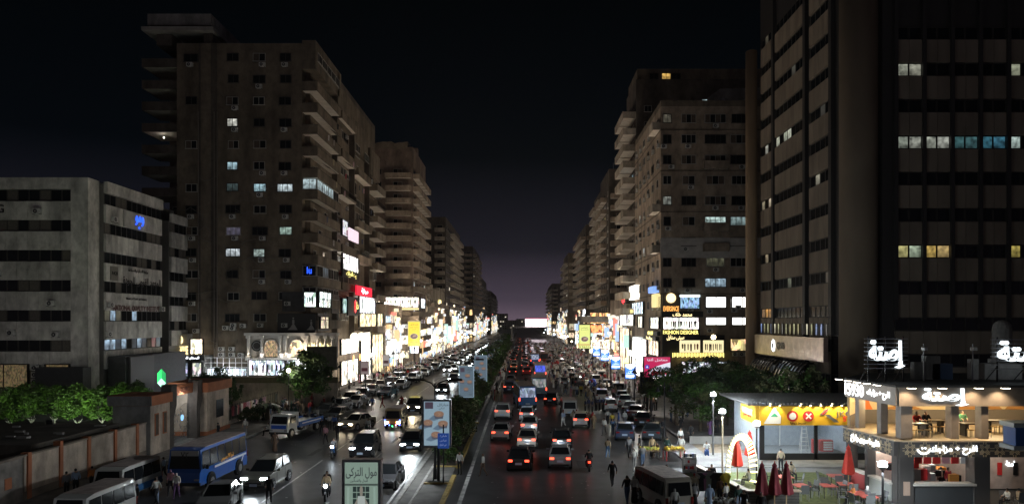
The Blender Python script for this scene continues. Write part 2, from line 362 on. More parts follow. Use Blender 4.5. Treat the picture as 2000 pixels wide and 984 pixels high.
def window(root, O, rz, u, z, w, h, style='d', lit=None, simple=False):
    fr, p, q = window_meshes(w, h, style); o = inst('window', fr, root, place(root, O, rz, u, z), rz)
    if lit is not None: inst('pane', q, o, color=lit)
    else: inst('pane', p, o)
    return o
def ac_mesh():
    b = MB(); b.box(-.42, -.38, -.29, .42, -.06, .29, ac_white); b.disc((-.1, -.385, 0), .23, black, 12).disc((-.1, -.40, 0), .07, ac_white, 8)
    for i in range(3): b.box(-.34, -.402, -.15+.13*i, .14, -.398, -.135+.13*i, grey_metal)
    b.box(-.38, -.4, -.34, -.32, 0, -.29, dark_metal).box(.32, -.4, -.34, .38, 0, -.29, dark_metal); return b.mesh('air_conditioner')
AC = ac_mesh()
def ac(root, O, rz, u, z): return inst('air_conditioner', AC, root, place(root, O, rz, u, z), rz)
def balcony(root, O, rz, u, z, w, d, par=1.0, m=w_tan, rail=False, open_end=0):
    def mk():
        b = MB(); b.box(-w/2, -d, -.16, w/2, .0, 0, soffit)
        if not rail:
            b.box(-w/2, -d-.04, -.2, w/2, -d+.08, par, m).box(-w/2-.04, -d-.04, -.2, -w/2+.08, 0, par, m).box(w/2-.08, -d-.04, -.2, w/2+.04, 0, par, m)
            b.box(-w/2-.06, -d-.08, par, w/2+.06, -d+.10, par+.06, m)
        else:
            b.box(-w/2, -d-.03, -.2, w/2, -d+.05, .14, m).box(-w/2, -d, par-.05, w/2, -d+.05, par, dark_metal)
            n = max(3, int(w/.3))
            for i in range(n+1): x = -w/2+w*i/n; b.box(x-.015, -d+.01, .14, x+.015, -d+.04, par-.05, dark_metal)
            b.box(-w/2-.03, -d, -.2, -w/2+.03, 0, par, m).box(w/2-.03, -d, -.2, w/2+.03, 0, par, m)
        return b.mesh('balcony')
    me = cached(('b', round(w, 2), round(d, 2), par, m.name, rail), mk)
    return inst('balcony', me, root, place(root, O, rz, u, z), rz)
def door_dark(root, O, rz, u, z, w=1.8, h=2.2, lit=None):
    me = cached(('bd', w, h), lambda: MB().box(-w/2, -.06, 0, w/2, .02, h, frame_w).box(-w/2+.08, -.075, .05, -.03, -.05, h-.08, glass_dark).box(.03, -.075, .05, w/2-.08, -.05, h-.08, shutter).mesh('balcony_door'))
    o = inst('balcony_door', me, root, place(root, O, rz, u, z), rz)
    if lit: inst('pane', cached(('bdl', w, h), lambda: MB().box(-w/2+.08, -.09, .05, -.03, -.08, h-.08, S2).mesh('pane')), o, color=lit)
def shop(root, O, rz, u0, u1, z0, z1, col=(1, .95, .85), m=None, depth=.35, goods=0, name='shop_window', bars=None):
    """lit display window: frame, bright inside, dark shapes of goods between"""
    w, h = abs(u1-u0), z1-z0; fr = MB(); t = .09
    for a in ((-w/2, -h/2, -w/2+t, h/2), (w/2-t, -h/2, w/2, h/2), (-w/2+t, h/2-t, w/2-t, h/2), (-w/2+t, -h/2, w/2-t, -h/2+t)): fr.box(a[0], -depth, a[1], a[2], .02, a[3], black)
    n = bars if bars is not None else max(0, int(w/2.2)-1)
    for i in range(1, n+1): x = -w/2+w*i/(n+1); fr.box(x-.04, -depth, -h/2+t, x+.04, -depth+.08, h/2-t, black)
    o = fr.build(name, root, place(root, O, rz, (u0+u1)/2, (z0+z1)/2), rz)
    MB().box(-w/2+t, -.12, -h/2+t, w/2-t, -.06, h/2-t, m or S4).build('lit_interior', o, color=col)
    if goods:
        r = random.Random(int(u0*97+z0*31+w*7)); g_ = MB()
        for i in range(goods):
            x = -w/2+.3+(w-.6)*(i+.5+r.uniform(-.25, .25))/goods; k = r.uniform(.5, .8)*h; j = min(.42, (w-.6)/goods)*r.uniform(.45, .8); c = r.choice([(.02, .02, .025), (.10, .02, .025), (.02, .03, .08), (.16, .14, .11), (.35, .3, .25), (.3, .08, .1)])
            gm = mat('garment_%d' % int(c[0]*1000+c[2]*9000), c, .9)
            g_.add([(x-.25*j, -.22, h/2-.3*h), (x+.25*j, -.22, h/2-.3*h), (x+.5*j, -.26, h/2-.38*h), (x+.36*j, -.28, h/2-.22*h-k*.8), (x-.36*j, -.28, h/2-.22*h-k*.8), (x-.5*j, -.26, h/2-.38*h)], [(0, 1, 2, 3, 4, 5)], gm)
        g_.build('garments', o, kind='stuff')
    return o
def fascia(root, O, rz, u0, u1, z0, z1, m=black, txt=None, tm=None, th=None, tw=None, out=.25, color=None, shift=0., dz=0.):
    w, h = abs(u1-u0), z1-z0
    o = MB().box(-w/2, -out, -h/2, w/2, .02, h/2, m).build('sign_board', root, place(root, O, rz, (u0+u1)/2, (z0+z1)/2), rz, color=color or (1, 1, 1))
    if txt: inst('lettering', text_mesh(txt, tm, th or h*.6, tw), o, (shift, -out-.03, dz))
    return o
L_white = glow('letters_white', 3.5, (.9, .96, 1)); L_warm = glow('letters_warm', 2.6, (1, .8, .38)); L_red = glow('letters_red', 3, (1, .05, .06)); L_blue = glow('letters_blue', 2.2, (.02, .10, 1)); L_yellow = glow('letters_yellow', 2.2, (1, .85, .25)); L_orange = glow('letters_orange', 2, (1, .45, .1))
def body(root, boxes, m, name='wall'):
    x, y = root.location.x, root.location.y; b = MB()
    if name != 'wall' and len(boxes) > 1:
        return [body(root, [q], m, name) for q in boxes]
    for q in boxes: b.box(q[0]-x, q[1]-y, q[2], q[3]-x, q[4]-y, q[5], m)
    return b.build(name, root)
def roof_clutter(root, x0, y0, x1, y1, z, seed, n=6, m=w_brown2):
    n = n*2; r = random.Random(seed); b = MB(); X, Y = root.location.x, root.location.y
    for s_ in ((x0, y0, x1, y0+.2), (x0, y1-.2, x1, y1), (x0, y0+.2, x0+.2, y1-.2), (x1-.2, y0+.2, x1, y1-.2)): b.box(s_[0]-X, s_[1]-Y, z, s_[2]-X, s_[3]-Y, z+.9, m)
    b.build('parapet', root); b = MB()
    for i in range(n):
        x, y = r.uniform(x0+1.5, x1-2.5)-X, r.uniform(y0+1.5, y1-2.5)-Y; k = r.random()
        if k < .35: b.box(x, y, z, x+r.uniform(1.5, 3.5), y+r.uniform(1.5, 3), z+r.uniform(1.6, 2.8), m)
        elif k < .6: b.cyl((x, y, z), (x, y, z+1.6), .6, .6, grey_metal, 10)
        else:
            b.cyl((x, y, z), (x, y, z+r.uniform(1.8, 4)), .05, .03, grey_metal, 4); b.disc((x, y, z+1.2), .45, grey_metal, 10, 'y', .06)
    b.build('roof_equipment', root)

# ---------------------------------------------------------------- left 1: white banded office block
X1 = -46.6
NQ = thing('office_block', 'low white office block with long dark window bands and institute lettering', 'building', (-56, 86, 0))
body(NQ, [(-72, 78.6, 0, -48.6, 100, 26.2), (-48.6, 80.3, 0, X1-.35, 93, 26.2), (-48.6, 93, 0, X1-1.6, 95.2, 25), (-52, 95.2, 0, X1-.35, 103, 24.2)], mat('office_core', (.16, .155, .145), .9, noise=.2, scale=.6))
body(NQ, [(-49.2, 78.1, 0, -47.3, 80.2, 26.5)], w_white, 'corner_pier')
pan = {}
def spandrel(w, h):
    return cached(('sp', round(w, 3), round(h, 3)), lambda: MB().box(-w/2+.012, -.28, -h/2, w/2-.012, 0, h/2, w_white).mesh('panel'))
def strip(w, h, k):
    def mk():
        b = MB(); b.box(-w/2, -.08, -h/2, -w/2+.05, .02, h/2, frame_d).box(w/2-.05, -.08, -h/2, w/2, .02, h/2, frame_d).box(-w/2+.05, -.08, h/2-.06, w/2-.05, .02, h/2, frame_d).box(-w/2+.05, -.08, -h/2, w/2-.05, .02, -h/2+.06, frame_d)
        b.box(-w/2+.05, -.04, -h/2+.06, w/2-.05, -.02, h/2-.06, glass_dark if k == 0 else mat('blind', (.11, .10, .085), .7, noise=.3, scale=9) if k == 1 else SW); return b.mesh('window')
    return cached(('st', round(w, 3), round(h, 3), k), mk)
def band_face(O, rz, L, n, zs, seed, lit_rows=()):
    r = random.Random(seed); w = L/n
    for k, z in enumerate(zs):
        for i in range(n):
            u = w*(i+.5); kk = 1 if r.random() < .3 else 0; c = None
            if (k in lit_rows) and r.random() < .55: kk = 2; c = r.choice([(.10, .16, .22), (.05, .07, .10), (.28, .08, .10), (.16, .15, .10), (.5, .7, .9)])
            inst('window', strip(w, 1.25, kk), NQ, place(NQ, O, rz, u, z), rz, color=c or (1, 1, 1))
            nz = zs[k+1] if k+1 < len(zs) else z-3.3
            inst('panel', spandrel(w, 2.03), NQ, place(NQ, O, rz, u, z-.66-1.02), rz)
ZS = [24.6-3.28*i for i in range(6)]
band_face((-72, 78.55), FRONT, 22.8, 19, ZS, 1); band_face((X1-.35, 80.4), LSIDE, 12.5, 11, ZS, 2, (4, 5)); band_face((X1-.35, 95.4), LSIDE, 7.4, 6, [z-1.2 for z in ZS[:5]], 3)
for O, rz, L in (((-72, 78.55), FRONT, 22.8), ((X1-.35, 80.4), LSIDE, 12.5)):
    b = MB().box(0, -.45, 25.25, L, 0, 26.5, w_white); b.build('cornice', NQ, place(NQ, O, rz, 0, 0), rz)
MB().box(0, -.3, 24.05, 7.4, 0, 25.2, w_white).build('cornice', NQ, place(NQ, (X1-.35, 95.4), LSIDE, 0, 0), LSIDE)
MB().box(-.2, -9, 26.5, 16, 4, 26.62, concrete).build('roof_slab', NQ, (-8, 4, 0))
for u, z in ((3.2, 19.5), (9.8, 19.7), (18, 23.2), (4, 16.6), (10.6, 16.7), (13.6, 16.5), (19.5, 13.2), (4.5, 9.7), (15.2, 10), (20, 9.8), (8.6, 22.8)): ac(NQ, (-72, 78.2), FRONT, u+1.2, z-.4)
for u, z in ((-.9, 9.9), (.2, 22.9), (-.5, 13.2), (11, 12.9)): ac(NQ, (X1, 80.4), LSIDE, u+1, z-.5)
for u in (11.8, 19): # air conditioners stacked by the ground floor windows
    for k in range(3): ac(NQ, (-72, 78.3), FRONT, u, 4.3+.75*k)
    ac(NQ, (-72, 78.3), FRONT, u+.95, 4.6)
dimshop = glow('dim_blinds', .10, (1, .75, .35), .8, 6)
for u0, u1 in ((1.5, 9.5), (12.9, 18.2), (20.0, 22.7)): shop(NQ, (-72, 78.3), FRONT, u0, u1, 3.6, 6.2, m=dimshop, name='ground_floor_window')
dk_letter = mat('letters_dark_red', (.09, .012, .012), .6); bk_letter = mat('letters_black', (.02, .018, .016), .6)
S_ = (X1-.04, 80.4)
def letters(root, O, rz, u, z, txt, m, h, w=None, out=.06, nm='lettering'): return inst(nm, text_mesh(txt, m, h, w), root, place(root, O, rz, u, z, out), rz)
letters(NQ, S_, LSIDE, 6.6, 12.35, 'NATIONAL QUALITY INSTITUTE', dk_letter, .75, 10.8); letters(NQ, S_, LSIDE, 6.2, 13.5, 'Ministry of Trade and Industry', bk_letter, .38, 4.6)
letters(NQ, S_, LSIDE, 7.6, 15.6, 'المعهد القومى للجودة', bk_letter, 1.15, 8.6); letters(NQ, S_, LSIDE, 6.6, 16.9, 'وزارة التجارة والصناعة', bk_letter, .5, 4.4)
lg = MB().box(-.75, -.06, -.8, .75, 0, .8, mat('logo_plate', (.20, .19, .16), .6)).build('logo_plate', NQ, place(NQ, S_, LSIDE, 1.5, 16.3), LSIDE); inst('lettering', text_mesh('NQI', bk_letter, .5, 1.1), lg, (0, -.1, 0))
bl = MB().box(-3.4, -.12, -.95, 3.4, 0, .95, w_white).build('sign_board', NQ, place(NQ, S_, LSIDE, 6.8, 22.9), LSIDE)
inst('lettering', text_mesh('ومو', L_blue, 1.2, 1.9), bl, (-.1, -.18, .1)); inst('lettering', text_mesh('e', L_blue, .3, .35), bl, (-.2, -.18, -.75))
letters(NQ, (-72, 78.2), FRONT, 14.4, 23.1, 'GIG', bk_letter, .9, 2.2)
# dark annexe with its green cube emblem, and the lit shop beside it
AN = thing('shop_annexe', 'dark clad annexe with green glowing cube emblem beside the white office block', 'shop', (-45, 84, 0))
body(AN, [(-52, 76.5, 0, -46.9, 78.0, 5.9), (-46.5, 80.5, 0, -44.6, 95, 6.9)], mat('annexe_cladding', (.05, .05, .055), .7, noise=.2))
MB().box(-.15, -2.6, 0, .15, 2.6, 6.2, mat('annexe_panel', (.075, .072, .075), .6)).build('panel', AN, (.6, -.4, .6))
cub = MB(); r_ = .95
for k, c in ((0, (.05, 1, .2)), (1, (.55, 1, .75)), (2, (.02, .35, .10))):
    a0 = R(90+120*k); p = lambda t: (r_*.62*math.cos(t), -.05*k, r_*1.15*math.sin(t))
    cub.add([(0, -.1, 0), p(a0), p(a0+R(60)), p(a0+R(120))], [(0, 1, 2, 3)], glow('emblem_%d' % k, 1.6, c))
cub.build('cube_emblem', AN, (px(316, 82)+45, -2.0, pz(738, 82)), 0)
WH = thing('corner_shop', 'small lit corner shop with gold framed emblem and lettering past the white office block', 'shop', (-43, 98, 0))
yw = 97.5
def fr(root, x0, y0, x1, y1, Y): return (px(x0, Y), pz(y1, Y), px(x1, Y), pz(y0, Y))
body(WH, [(px(328, yw), yw, 0, px(400, yw), yw+6, 6.2), (px(328, yw), yw+.8, 6.2, px(360, yw), yw+6, pz(652, yw))], w_grey)
letters(WH, (px(347, yw), yw+.7), FRONT, 0, pz(684, yw), 'WHITE HOUSE', L_warm, 1.15, 2.2)
em = MB(); 
for i in range(20):
    t0, t1 = i*math.pi/10, (i+1)*math.pi/10; em.cyl((.42*math.cos(t0), 0, .58*math.sin(t0)), (.42*math.cos(t1), 0, .58*math.sin(t1)), .07, .07, L_warm, 5)
em.cyl((-.3, 0, -.1), (0, 0, -.4), .06, .06, L_warm, 5).cyl((.3, 0, -.1), (0, 0, -.4), .06, .06, L_warm, 5); em.build('ring_emblem', WH, place(WH, (px(346, yw), yw+.7), FRONT, 0, pz(664, yw), .08))
shop(WH, (0, yw), FRONT, px(372, yw), px(398, yw), pz(692, yw), pz(661, yw), (1, .9, .66), S8)
shop(WH, (0, yw), FRONT, px(352, yw), px(370, yw), pz(735, yw), pz(707, yw), (.7, .85, 1), S2); shop(WH, (0, yw), FRONT, px(376, yw), px(396, yw), pz(735, yw), pz(707, yw), (.8, .85, .8), S2)
fascia(WH, (0, yw), FRONT, px(350, yw), px(399, yw), pz(703, yw), pz(693, yw), black, 'البستان للملابس', L_white, .42, 2.9, 1.0); fascia(WH, (0, yw), FRONT, px(372, yw), px(400, yw), pz(746, yw), pz(734, yw), black, 'للأحذية', L_white, .5, 1.7, .9)

# ---------------------------------------------------------------- left 2: the big brown tower on the corner
B2 = thing('apartment_tower', 'huge brown apartment tower with a blank side wall and stacked corner balconies', 'building', (-38, 115, 0))
Y2 = 100.; XL, XR, XF = -48.2, -28.8, -30.7
body(B2, [(XL, Y2, 0, XF, 146, 49.6), (XF, Y2+1.5, 0, XR-1.2, 146, 49.6), (px(290, Y2), 106, 0, XL, 128, 49.0)], w_brown)
body(B2, [(XF, Y2-.05, 46.0, XR, 113, 50.0), (XR-1.2, 112, 44.0, XR, 114, 50.0)], w_brown, 'top_floor_wall')
body(B2, [(px(288, Y2), Y2, 52.1, px(412, Y2), 112, 53.7)], w_grey, 'roof_house'); body(B2, [(px(280, Y2), Y2-.6, 51.2, px(420, Y2), 112, 51.7)], concrete, 'roof_slab')
body(B2, [(px(300, Y2), Y2+.8, 49.6, px(330, Y2), 108, 51.2), (px(395, Y2), Y2+.5, 49.6, px(412, Y2), 106, 51.2)], w_brown2, 'roof_pier')
roof_clutter(B2, XL, Y2+8, XR-1.2, 146, 49.6, 3, 9)
body(B2, [(px(412, Y2), Y2-.03, 8, px(424, Y2), Y2+.2, 49.6), (px(388, Y2), Y2-.02, 8, px(392, Y2), Y2+.2, 49.6)], w_brown2, 'light_shaft')
FH = 3.02; F0 = lambda k: pz(113, Y2)-FH*k               # window centres, storey by storey from the top
LT2 = {(3, 1): (1, 1, .9), (5, 1): (.5, .75, .85), (6, 2): (.55, .85, .95), (6, 3): (.8, .95, 1), (9, 1): (.85, .95, 1), (9, 2): (.55, .7, .65), (8, 3): (.5, .7, .6), (8, 1): (.12, .11, .16), (6, 1): (.05, .08, .08)}
cols2 = [(374, 1.6), (455, 1.65), (507, 1.75), (557, 1.75)]
r = random.Random(4)
for k in range(13):
    for j, (x, w) in enumerate(cols2):
        if j == 0 and k in (1, 3, 5): continue
        window(B2, (0, Y2), FRONT, px(x, Y2)+r.uniform(-.1, .1), F0(k)+r.uniform(-.06, .06), w*r.choice((1, 1, .9, 1.25)), 1.15, r.choice('ddsdwcd'), LT2.get((k, j)))
        if r.random() < .4: ac(B2, (0, Y2), FRONT, px(x, Y2)+r.uniform(-.2, .5), F0(k)-1.05)
    # balconies of the street corner
    zf = F0(k)-1.35
    if k >= 1:
        def corner():
            b = MB(); d0 = 1.9; d1 = 12.6
            b.box(0, -.1, -.16, d0+.3, d1, 0, soffit).box(0, -.16, -.25, d0+.3, 0, 1.0, w_brown).box(d0+.15, 0, -.25, d0+.32, d1, 1.0, w_brown).box(0, -.2, 1.0, d0+.36, .04, 1.07, w_brown2).box(d0+.1, .05, 1.0, d0+.38, d1, 1.07, w_brown2); return b.mesh('balcony')
        inst('balcony', cached('corner', corner), B2, (XF-B2.location.x, Y2-B2.location.y, zf))
        if k in (6, 10, 11):                              # glazed-in corners
            lit = (.75, .95, 1) if k == 6 else (.10, .13, .16)
            for u in range(4):
                window(B2, (XR+.1, Y2), LSIDE, 1.5+2.9*u, zf+1.85, 2.8, 1.5, 'w', lit if (u < 3 and k == 6) or (k == 10 and u == 1) else None)
            window(B2, (XF, Y2-.05), FRONT, 1.05, zf+1.85, 1.9, 1.5, 'w', lit if k == 6 else None)
        else:
            door_dark(B2, (XR-1.2, Y2+1.5), LSIDE, 4+(k*37 % 5), zf+.02, 2.0, 2.2, (.5, .4, .3) if k in (9,) else None)
            if k % 2: window(B2, (XR-1.2, Y2+1.5), LSIDE, 2, zf+1.4, 1.3, 1.2, 'w')
    # street side bays beyond the corner
    rs = random.Random(50+k)
    for q, (y0, y1) in enumerate(((113.4, 123.4), (124.6, 136), (137, 145.6))):
        zz = zf-(.0, .6, 1.1)[q]; ww = y1-y0
        if F0(k) > (46, 42.5, 39.5)[q]: continue
        if rs.random() < .68: balcony(B2, (XR-1.2, y0), LSIDE, ww/2, zz, ww-.3, 1.5 if q < 2 else 2.3, 1.0, rs.choice((w_brown, w_tan, w_brown)), rs.random() < .15)
        if rs.random() < .5:
            for u in range(3): window(B2, (XR-1.2+(.9 if rs.random() < .3 else 0), y0), LSIDE, ww*(u+.5)/3, zz+1.7, ww/3.4, 1.4, rs.choice('wdsw'))
        else: door_dark(B2, (XR-1.2, y0), LSIDE, ww*.4, zz+.02)
        if rs.random() < .6: ac(B2, (XR-1.2, y0), LSIDE, ww*.85, zz+1.9)
awn = MB().add([(-1.7, 0, 0), (1.7, 0, 0), (1.8, -1.3, -.75), (-1.8, -1.3, -.75), (1.8, -1.33, -.95), (-1.8, -1.33, -.95)], [(0, 1, 2, 3), (3, 2, 4, 5)], mat('awning_cloth', (.16, .14, .11), .9, noise=.3)).mesh('awning')
for k, u in ((3, 8.5), (5, 4), (7, 3), (7, 8), (9, 9.5), (4, 16), (6, 30), (8, 19), (9, 33), (5, 39)): inst('awning', awn, B2, place(B2, (XR+.1 if u < 12 else XR+.2, Y2), LSIDE, u, F0(k)+1.0), LSIDE)
for u in range(5): window(B2, (XR, Y2), LSIDE, 2.0+2.4*u, 48.0, 2.2, 1.3, 'w')
body(B2, [(XR-1.2, 124.2, 6, XR-.3, 124.6, 45), (XR-1.2, 136.2, 6, XR-.3, 136.8, 41), (XR-1.3, 113.0, 6, XR-.4, 113.35, 49)], w_brown2, 'facade_fin')
body(B2, [(XR-1.2, 113.4, 43, XR-.4, 124, 48.6), (XR-1.2, 124.8, 41, XR-.5, 136, 46.2), (XR-1.2, 137, 39, XR-.2, 146, 44)], w_brown, 'attic_wall')
# wing on the far side with deep balconies
for k in range(13):
    z = pz(95+42.3*k, Y2)-2.2
    b_ = balcony(B2, (px(308, Y2), 106), FRONT, 0, z, 5.0, 5.4, .95, w_brown2)
    door_dark(B2, (px(308, Y2), 106), FRONT, .4, z+.02, 2.4, 2.2)
MB().ball((0, 0, 0), .09, G12).build('balcony_bulb', B2, (px(318, 101.5)-B2.location.x, 101.8-B2.location.y, pz(268, 101.5)), color=(1, .95, .85)); lamp('balcony_bulb_light', B2, (px(318, 101.5)-B2.location.x, 101.7-B2.location.y, pz(269, 101.5)), 'POINT', 9, (1, .95, .85))
# lower floors of the tower: shops, advertisements, cables and air conditioners
O2 = (0, Y2)
def fpx(fn, root, x0, y0, x1, y1, Y=Y2, **k): return fn(root, (0, Y), FRONT, px(x0, Y), px(x1, Y), pz(y1, Y), pz(y0, Y), **k)
def lpx(fn, root, x0, y0, x1, y1, X, **k):               # the same on a street-side wall at x = X, left of the street
    Ya, Yb = F*X/(x0-CX), F*X/(x1-CX); Ym = (Ya+Yb)/2
    return fn(root, (X, 0), LSIDE, Ya, Yb, pz(y1, Ym), pz(y0, Ym), **k)
def rpx(fn, root, x0, y0, x1, y1, X, **k):
    Ya, Yb = F*X/(x0-CX), F*X/(x1-CX); Ym = (Ya+Yb)/2
    return fn(root, (X, 0), RSIDE, -Ya, -Yb, pz(y1, Ym), pz(y0, Ym), **k)
fpx(fascia, B2, 552, 570, 596, 608, m=mat('poster_dark', (.035, .035, .038), .5, noise=.5, scale=1.2), out=.18)
fpx(fascia, B2, 543, 612, 617, 650, m=mat('poster_black', (.022, .022, .024), .5), out=.22)
fpx(shop, B2, 594, 570, 619, 600, Y=Y2-.1, col=(.8, 1, .97), m=S4, goods=3); lpx(shop, B2, 619, 570, 644, 601, XR+.2, col=(.85, 1, .98), m=S8, goods=6)
lpx(fascia, B2, 619, 612, 642, 646, XR+.1, m=mat('poster_black', (.022, .022, .024)), out=.1); lpx(shop, B2, 622, 618, 640, 642, XR+.25, col=(.9, .8, .55), m=S2)
dress = mat('printed_dress', (.42, .41, .40), .8, noise=.15)
def gown(root, x, y, s_, Y):                             # printed bridal gowns on the dark posters
    b = MB(); b.add([(-.12, 0, 1.3), (.12, 0, 1.3), (.16, 0, .95), (.10, 0, .75), (.45, 0, .2), (.55, 0, 0), (-.75, 0, 0), (-.42, 0, .25), (-.10, 0, .75), (-.16, 0, .95)], [tuple(range(10))], dress).disc((0, 0, 1.48), .11, dress, 10, 'y', .01)
    o = b.build('printed_gown', root, (px(x, Y)-root.location.x, Y-.26-root.location.y, pz(y, Y))); o.scale = (s_, 1, s_)
gown(B2, 574, 644, 1.1, Y2); gown(B2, 609, 644, .9, Y2)
lpx(fascia, B2, 647, 575, 661, 612, XR+.1, m=mat('poster_brown', (.06, .05, .045), .6, noise=.5, scale=1.5), out=.1)
lpx(shop, B2, 665, 430, 678, 462, XR+.3, col=(.9, .95, 1), m=S2); lpx(fascia, B2, 680, 449, 698, 472, XR+1.0, m=G3, color=(.95, .75, .85), out=.2)
lpx(shop, B2, 666, 499, 698, 540, XR+.35, col=(1, 1, .95), m=S8); lpx(fascia, B2, 666, 529, 699, 544, XR+.4, m=black, txt='بيت العبايات', tm=L_yellow, tw=7, th=1.0)
lpx(fascia, B2, 694, 560, 724, 578, XR+1.1, m=mat('sign_red', (.4, .01, .03), .5, em=(1, .02, .06), es=.9), txt='صيدلية', tm=L_white, tw=5, th=1.0)
lpx(fascia, B2, 677, 580, 698, 616, XR+.7, m=black, txt='دار', tm=L_yellow, tw=2.2, th=1.6, shift=2.2); letters(B2, (XR+1.0, 0), LSIDE, F*XR/(682-CX), pz(598, 119), 'O', L_red, 2.2, 1.1)
lpx(shop, B2, 699, 580, 731, 612, XR+.35, col=(.95, .98, 1), m=S8); lpx(shop, B2, 665, 582, 676, 612, XR+.3, col=(.6, .85, .85), m=S2)
lpx(shop, B2, 699, 612, 733, 638, XR+.35, col=(1, .86, .5), m=S4, bars=2); lpx(shop, B2, 734, 612, 746, 640, XR+.35, col=(1, .9, .6), m=S4)
lpx(shop, B2, 663, 660, 699, 690, XR+.5, col=(1, .94, .78), m=S8, bars=1); lpx(shop, B2, 663, 702, 697, 748, XR+.5, col=(1, .93, .76), m=S8, bars=2, goods=5); lpx(shop, B2, 702, 648, 722, 742, XR+.5, col=(1, .93, .82), m=S8, bars=0)
lpx(shop, B2, 724, 652, 747, 728, XR+.5, col=(1, .85, .5), m=S4, bars=3)
for x in (677, 691): MB().ball((0, 0, 0), .75, G6, 10, 7).build('globe_lamp', B2, (XR+1.3-B2.location.x, F*XR/(x-CX)-B2.location.y, pz(658, 118)), color=(1, .88, .6))
for x in (680, 693): MB().disc((0, 0, 0), .6, L_orange, 12, 'x').build('round_emblem', B2, (XR+.9-B2.location.x, F*XR/(x-CX)-B2.location.y, pz(700, 118)))
# the columned fashion house front with arched niches
MF = thing('fashion_house_front', 'classical white shop front with lit arches, columns and niches under the brown tower', 'shop', (px(560, 98), 98, 0))
ym = 98.; x0, x1 = px(482, ym), px(655, ym); zt, zm = pz(655, ym), pz(698, ym)
stucco = mat('stucco', (.48, .46, .43), .8, noise=.12, scale=2); stucco_l = mat('stucco_pale', (.6, .58, .54), .7)
body(MF, [(x0, ym, zm, x1, ym+1.5, zt)], stucco); body(MF, [(x0-.2, ym-.5, zt, x1+.2, ym+1.5, zt+.35), (x0-.1, ym-.35, zm-.35, x1+.1, ym, zm)], stucco_l, 'cornice')
colm = MB().cyl((0, 0, 0), (0, 0, zt-zm-.4), .2, .17, stucco_l, 10).box(-.28, -.28, 0, .28, .28, .25, stucco_l).box(-.28, -.28, zt-zm-.4, .28, .28, zt-zm, stucco_l).mesh('column')
for x in (487, 513, 549, 560, 601, 622, 637, 650): inst('column', colm, MF, (px(x, ym)-MF.location.x, -.3, zm))
def arch(w, h, m, name, x, z, root):
    pts = [(-w/2, 0), (w/2, 0)]+[(w/2*math.cos(t), h-w/2+w/2*math.sin(t)) for t in [math.pi*i/10 for i in range(11)]]
    b = MB(); b.add([(p[0], -.06, p[1]) for p in pts], [tuple(range(len(pts)))], m)
    o = b.build(name, root, (x, 0, z), color=(1, .8, .45)); f = MB()
    for a, c in zip(pts[1:], pts[2:]): f.cyl((a[0], -.1, a[1]), (c[0], -.1, c[1]), .09, .09, stucco_l, 5)
    f.build('arch_moulding', o); return o
arch(1.9, 2.3, glow('niche_warm', .45, (1, .72, .38), .8, 5), 'arched_niche', px(530, ym)-MF.location.x, zm+.15, MF); arch(1.9, 2.3, S4, 'arched_niche', px(580, ym)-MF.location.x, zm+.15, MF)
MB().disc((0, 0, 0), .75, black, 20).disc((0, -.03, 0), .55, grey_metal, 20).disc((0, -.05, 0), .48, black, 20).build('round_emblem', MF, (px(502, ym)-MF.location.x, -.1, pz(675, ym)))
for x in (487, 513, 552, 560, 600): lamp('niche_spot', MF, (px(x, ym)-MF.location.x, -.75, zm+.5), 'POINT', 9, (1, .85, .65), .05)
letters(MF, (0, ym), FRONT, px(607, ym), pz(678, ym), 'M', L_warm, .8, .7, .1)
for i, ch in enumerate('MAISON'): letters(MF, (0, ym), FRONT, px(612+6.5*i, ym), pz(678+(2 if i % 2 else -2), ym), ch, L_warm, .9, .4, .15)
for x in (514, 552, 566): inst('planter', MB().cyl((0, 0, 0), (0, 0, .55), .18, .28, G3, 10).mesh('planter'), MF, (px(x, ym)-MF.location.x, -.45, zm+.02), color=(1, .9, .8))
fpx(shop, MF, 486, 702, 558, 733, Y=ym, col=(.82, .92, 1), m=S4, goods=7, bars=3); fpx(shop, MF, 560, 702, 640, 735, Y=ym, col=(.8, .9, 1), m=S4, bars=3)
MB().box(0, -.3, 0, px(640, ym)-px(486, ym), 0, .1, G6).build('strip_light', MF, (px(486, ym)-MF.location.x, 0, pz(702, ym)), color=(1, .9, .75))
# scaffold-like white security frames and air conditioners left of it
SCF = thing('metal_scaffold', 'white metal scaffold frame lit from below beside the columned shop front', 'scaffold', (px(440, 97), 97, 0)); b = MB()
for x in range(400, 486, 12): b.cyl((px(x, 97)-px(440, 97), 0, pz(735, 97)), (px(x, 97)-px(440, 97), 0, pz(698, 97)), .04, .04, white_metal, 5)
for y in (698, 708, 717, 727): b.cyl((px(400, 97)-px(440, 97), 0, pz(y, 97)), (px(484, 97)-px(440, 97), 0, pz(y, 97)), .035, .035, white_metal, 5)
b.build('poles', SCF); fpx(shop, SCF, 401, 718, 484, 734, Y=98.5, col=(.75, .9, 1), m=S4, bars=5, name='lit_window')
lamp('scaffold_light', SCF, (0, -1.6, pz(729, 97)), 'POINT', 420, (.9, .95, 1), .2); lamp('scaffold_light', SCF, (7.5, -2.2, pz(729, 97)), 'POINT', 300, (.9, .95, 1), .2)
letters(B2, (0, Y2-.2), FRONT, px(605, Y2), pz(528, Y2), 'lu', L_blue, .95, .65)
for x, y in ((434, 681), (434, 692), (454, 681), (454, 692), (472, 693), (442, 640), (456, 641), (476, 636), (384, 646), (497, 690)): ac(B2, O2, FRONT, px(x, Y2), pz(y, Y2))
cab = MB(); r = random.Random(9)
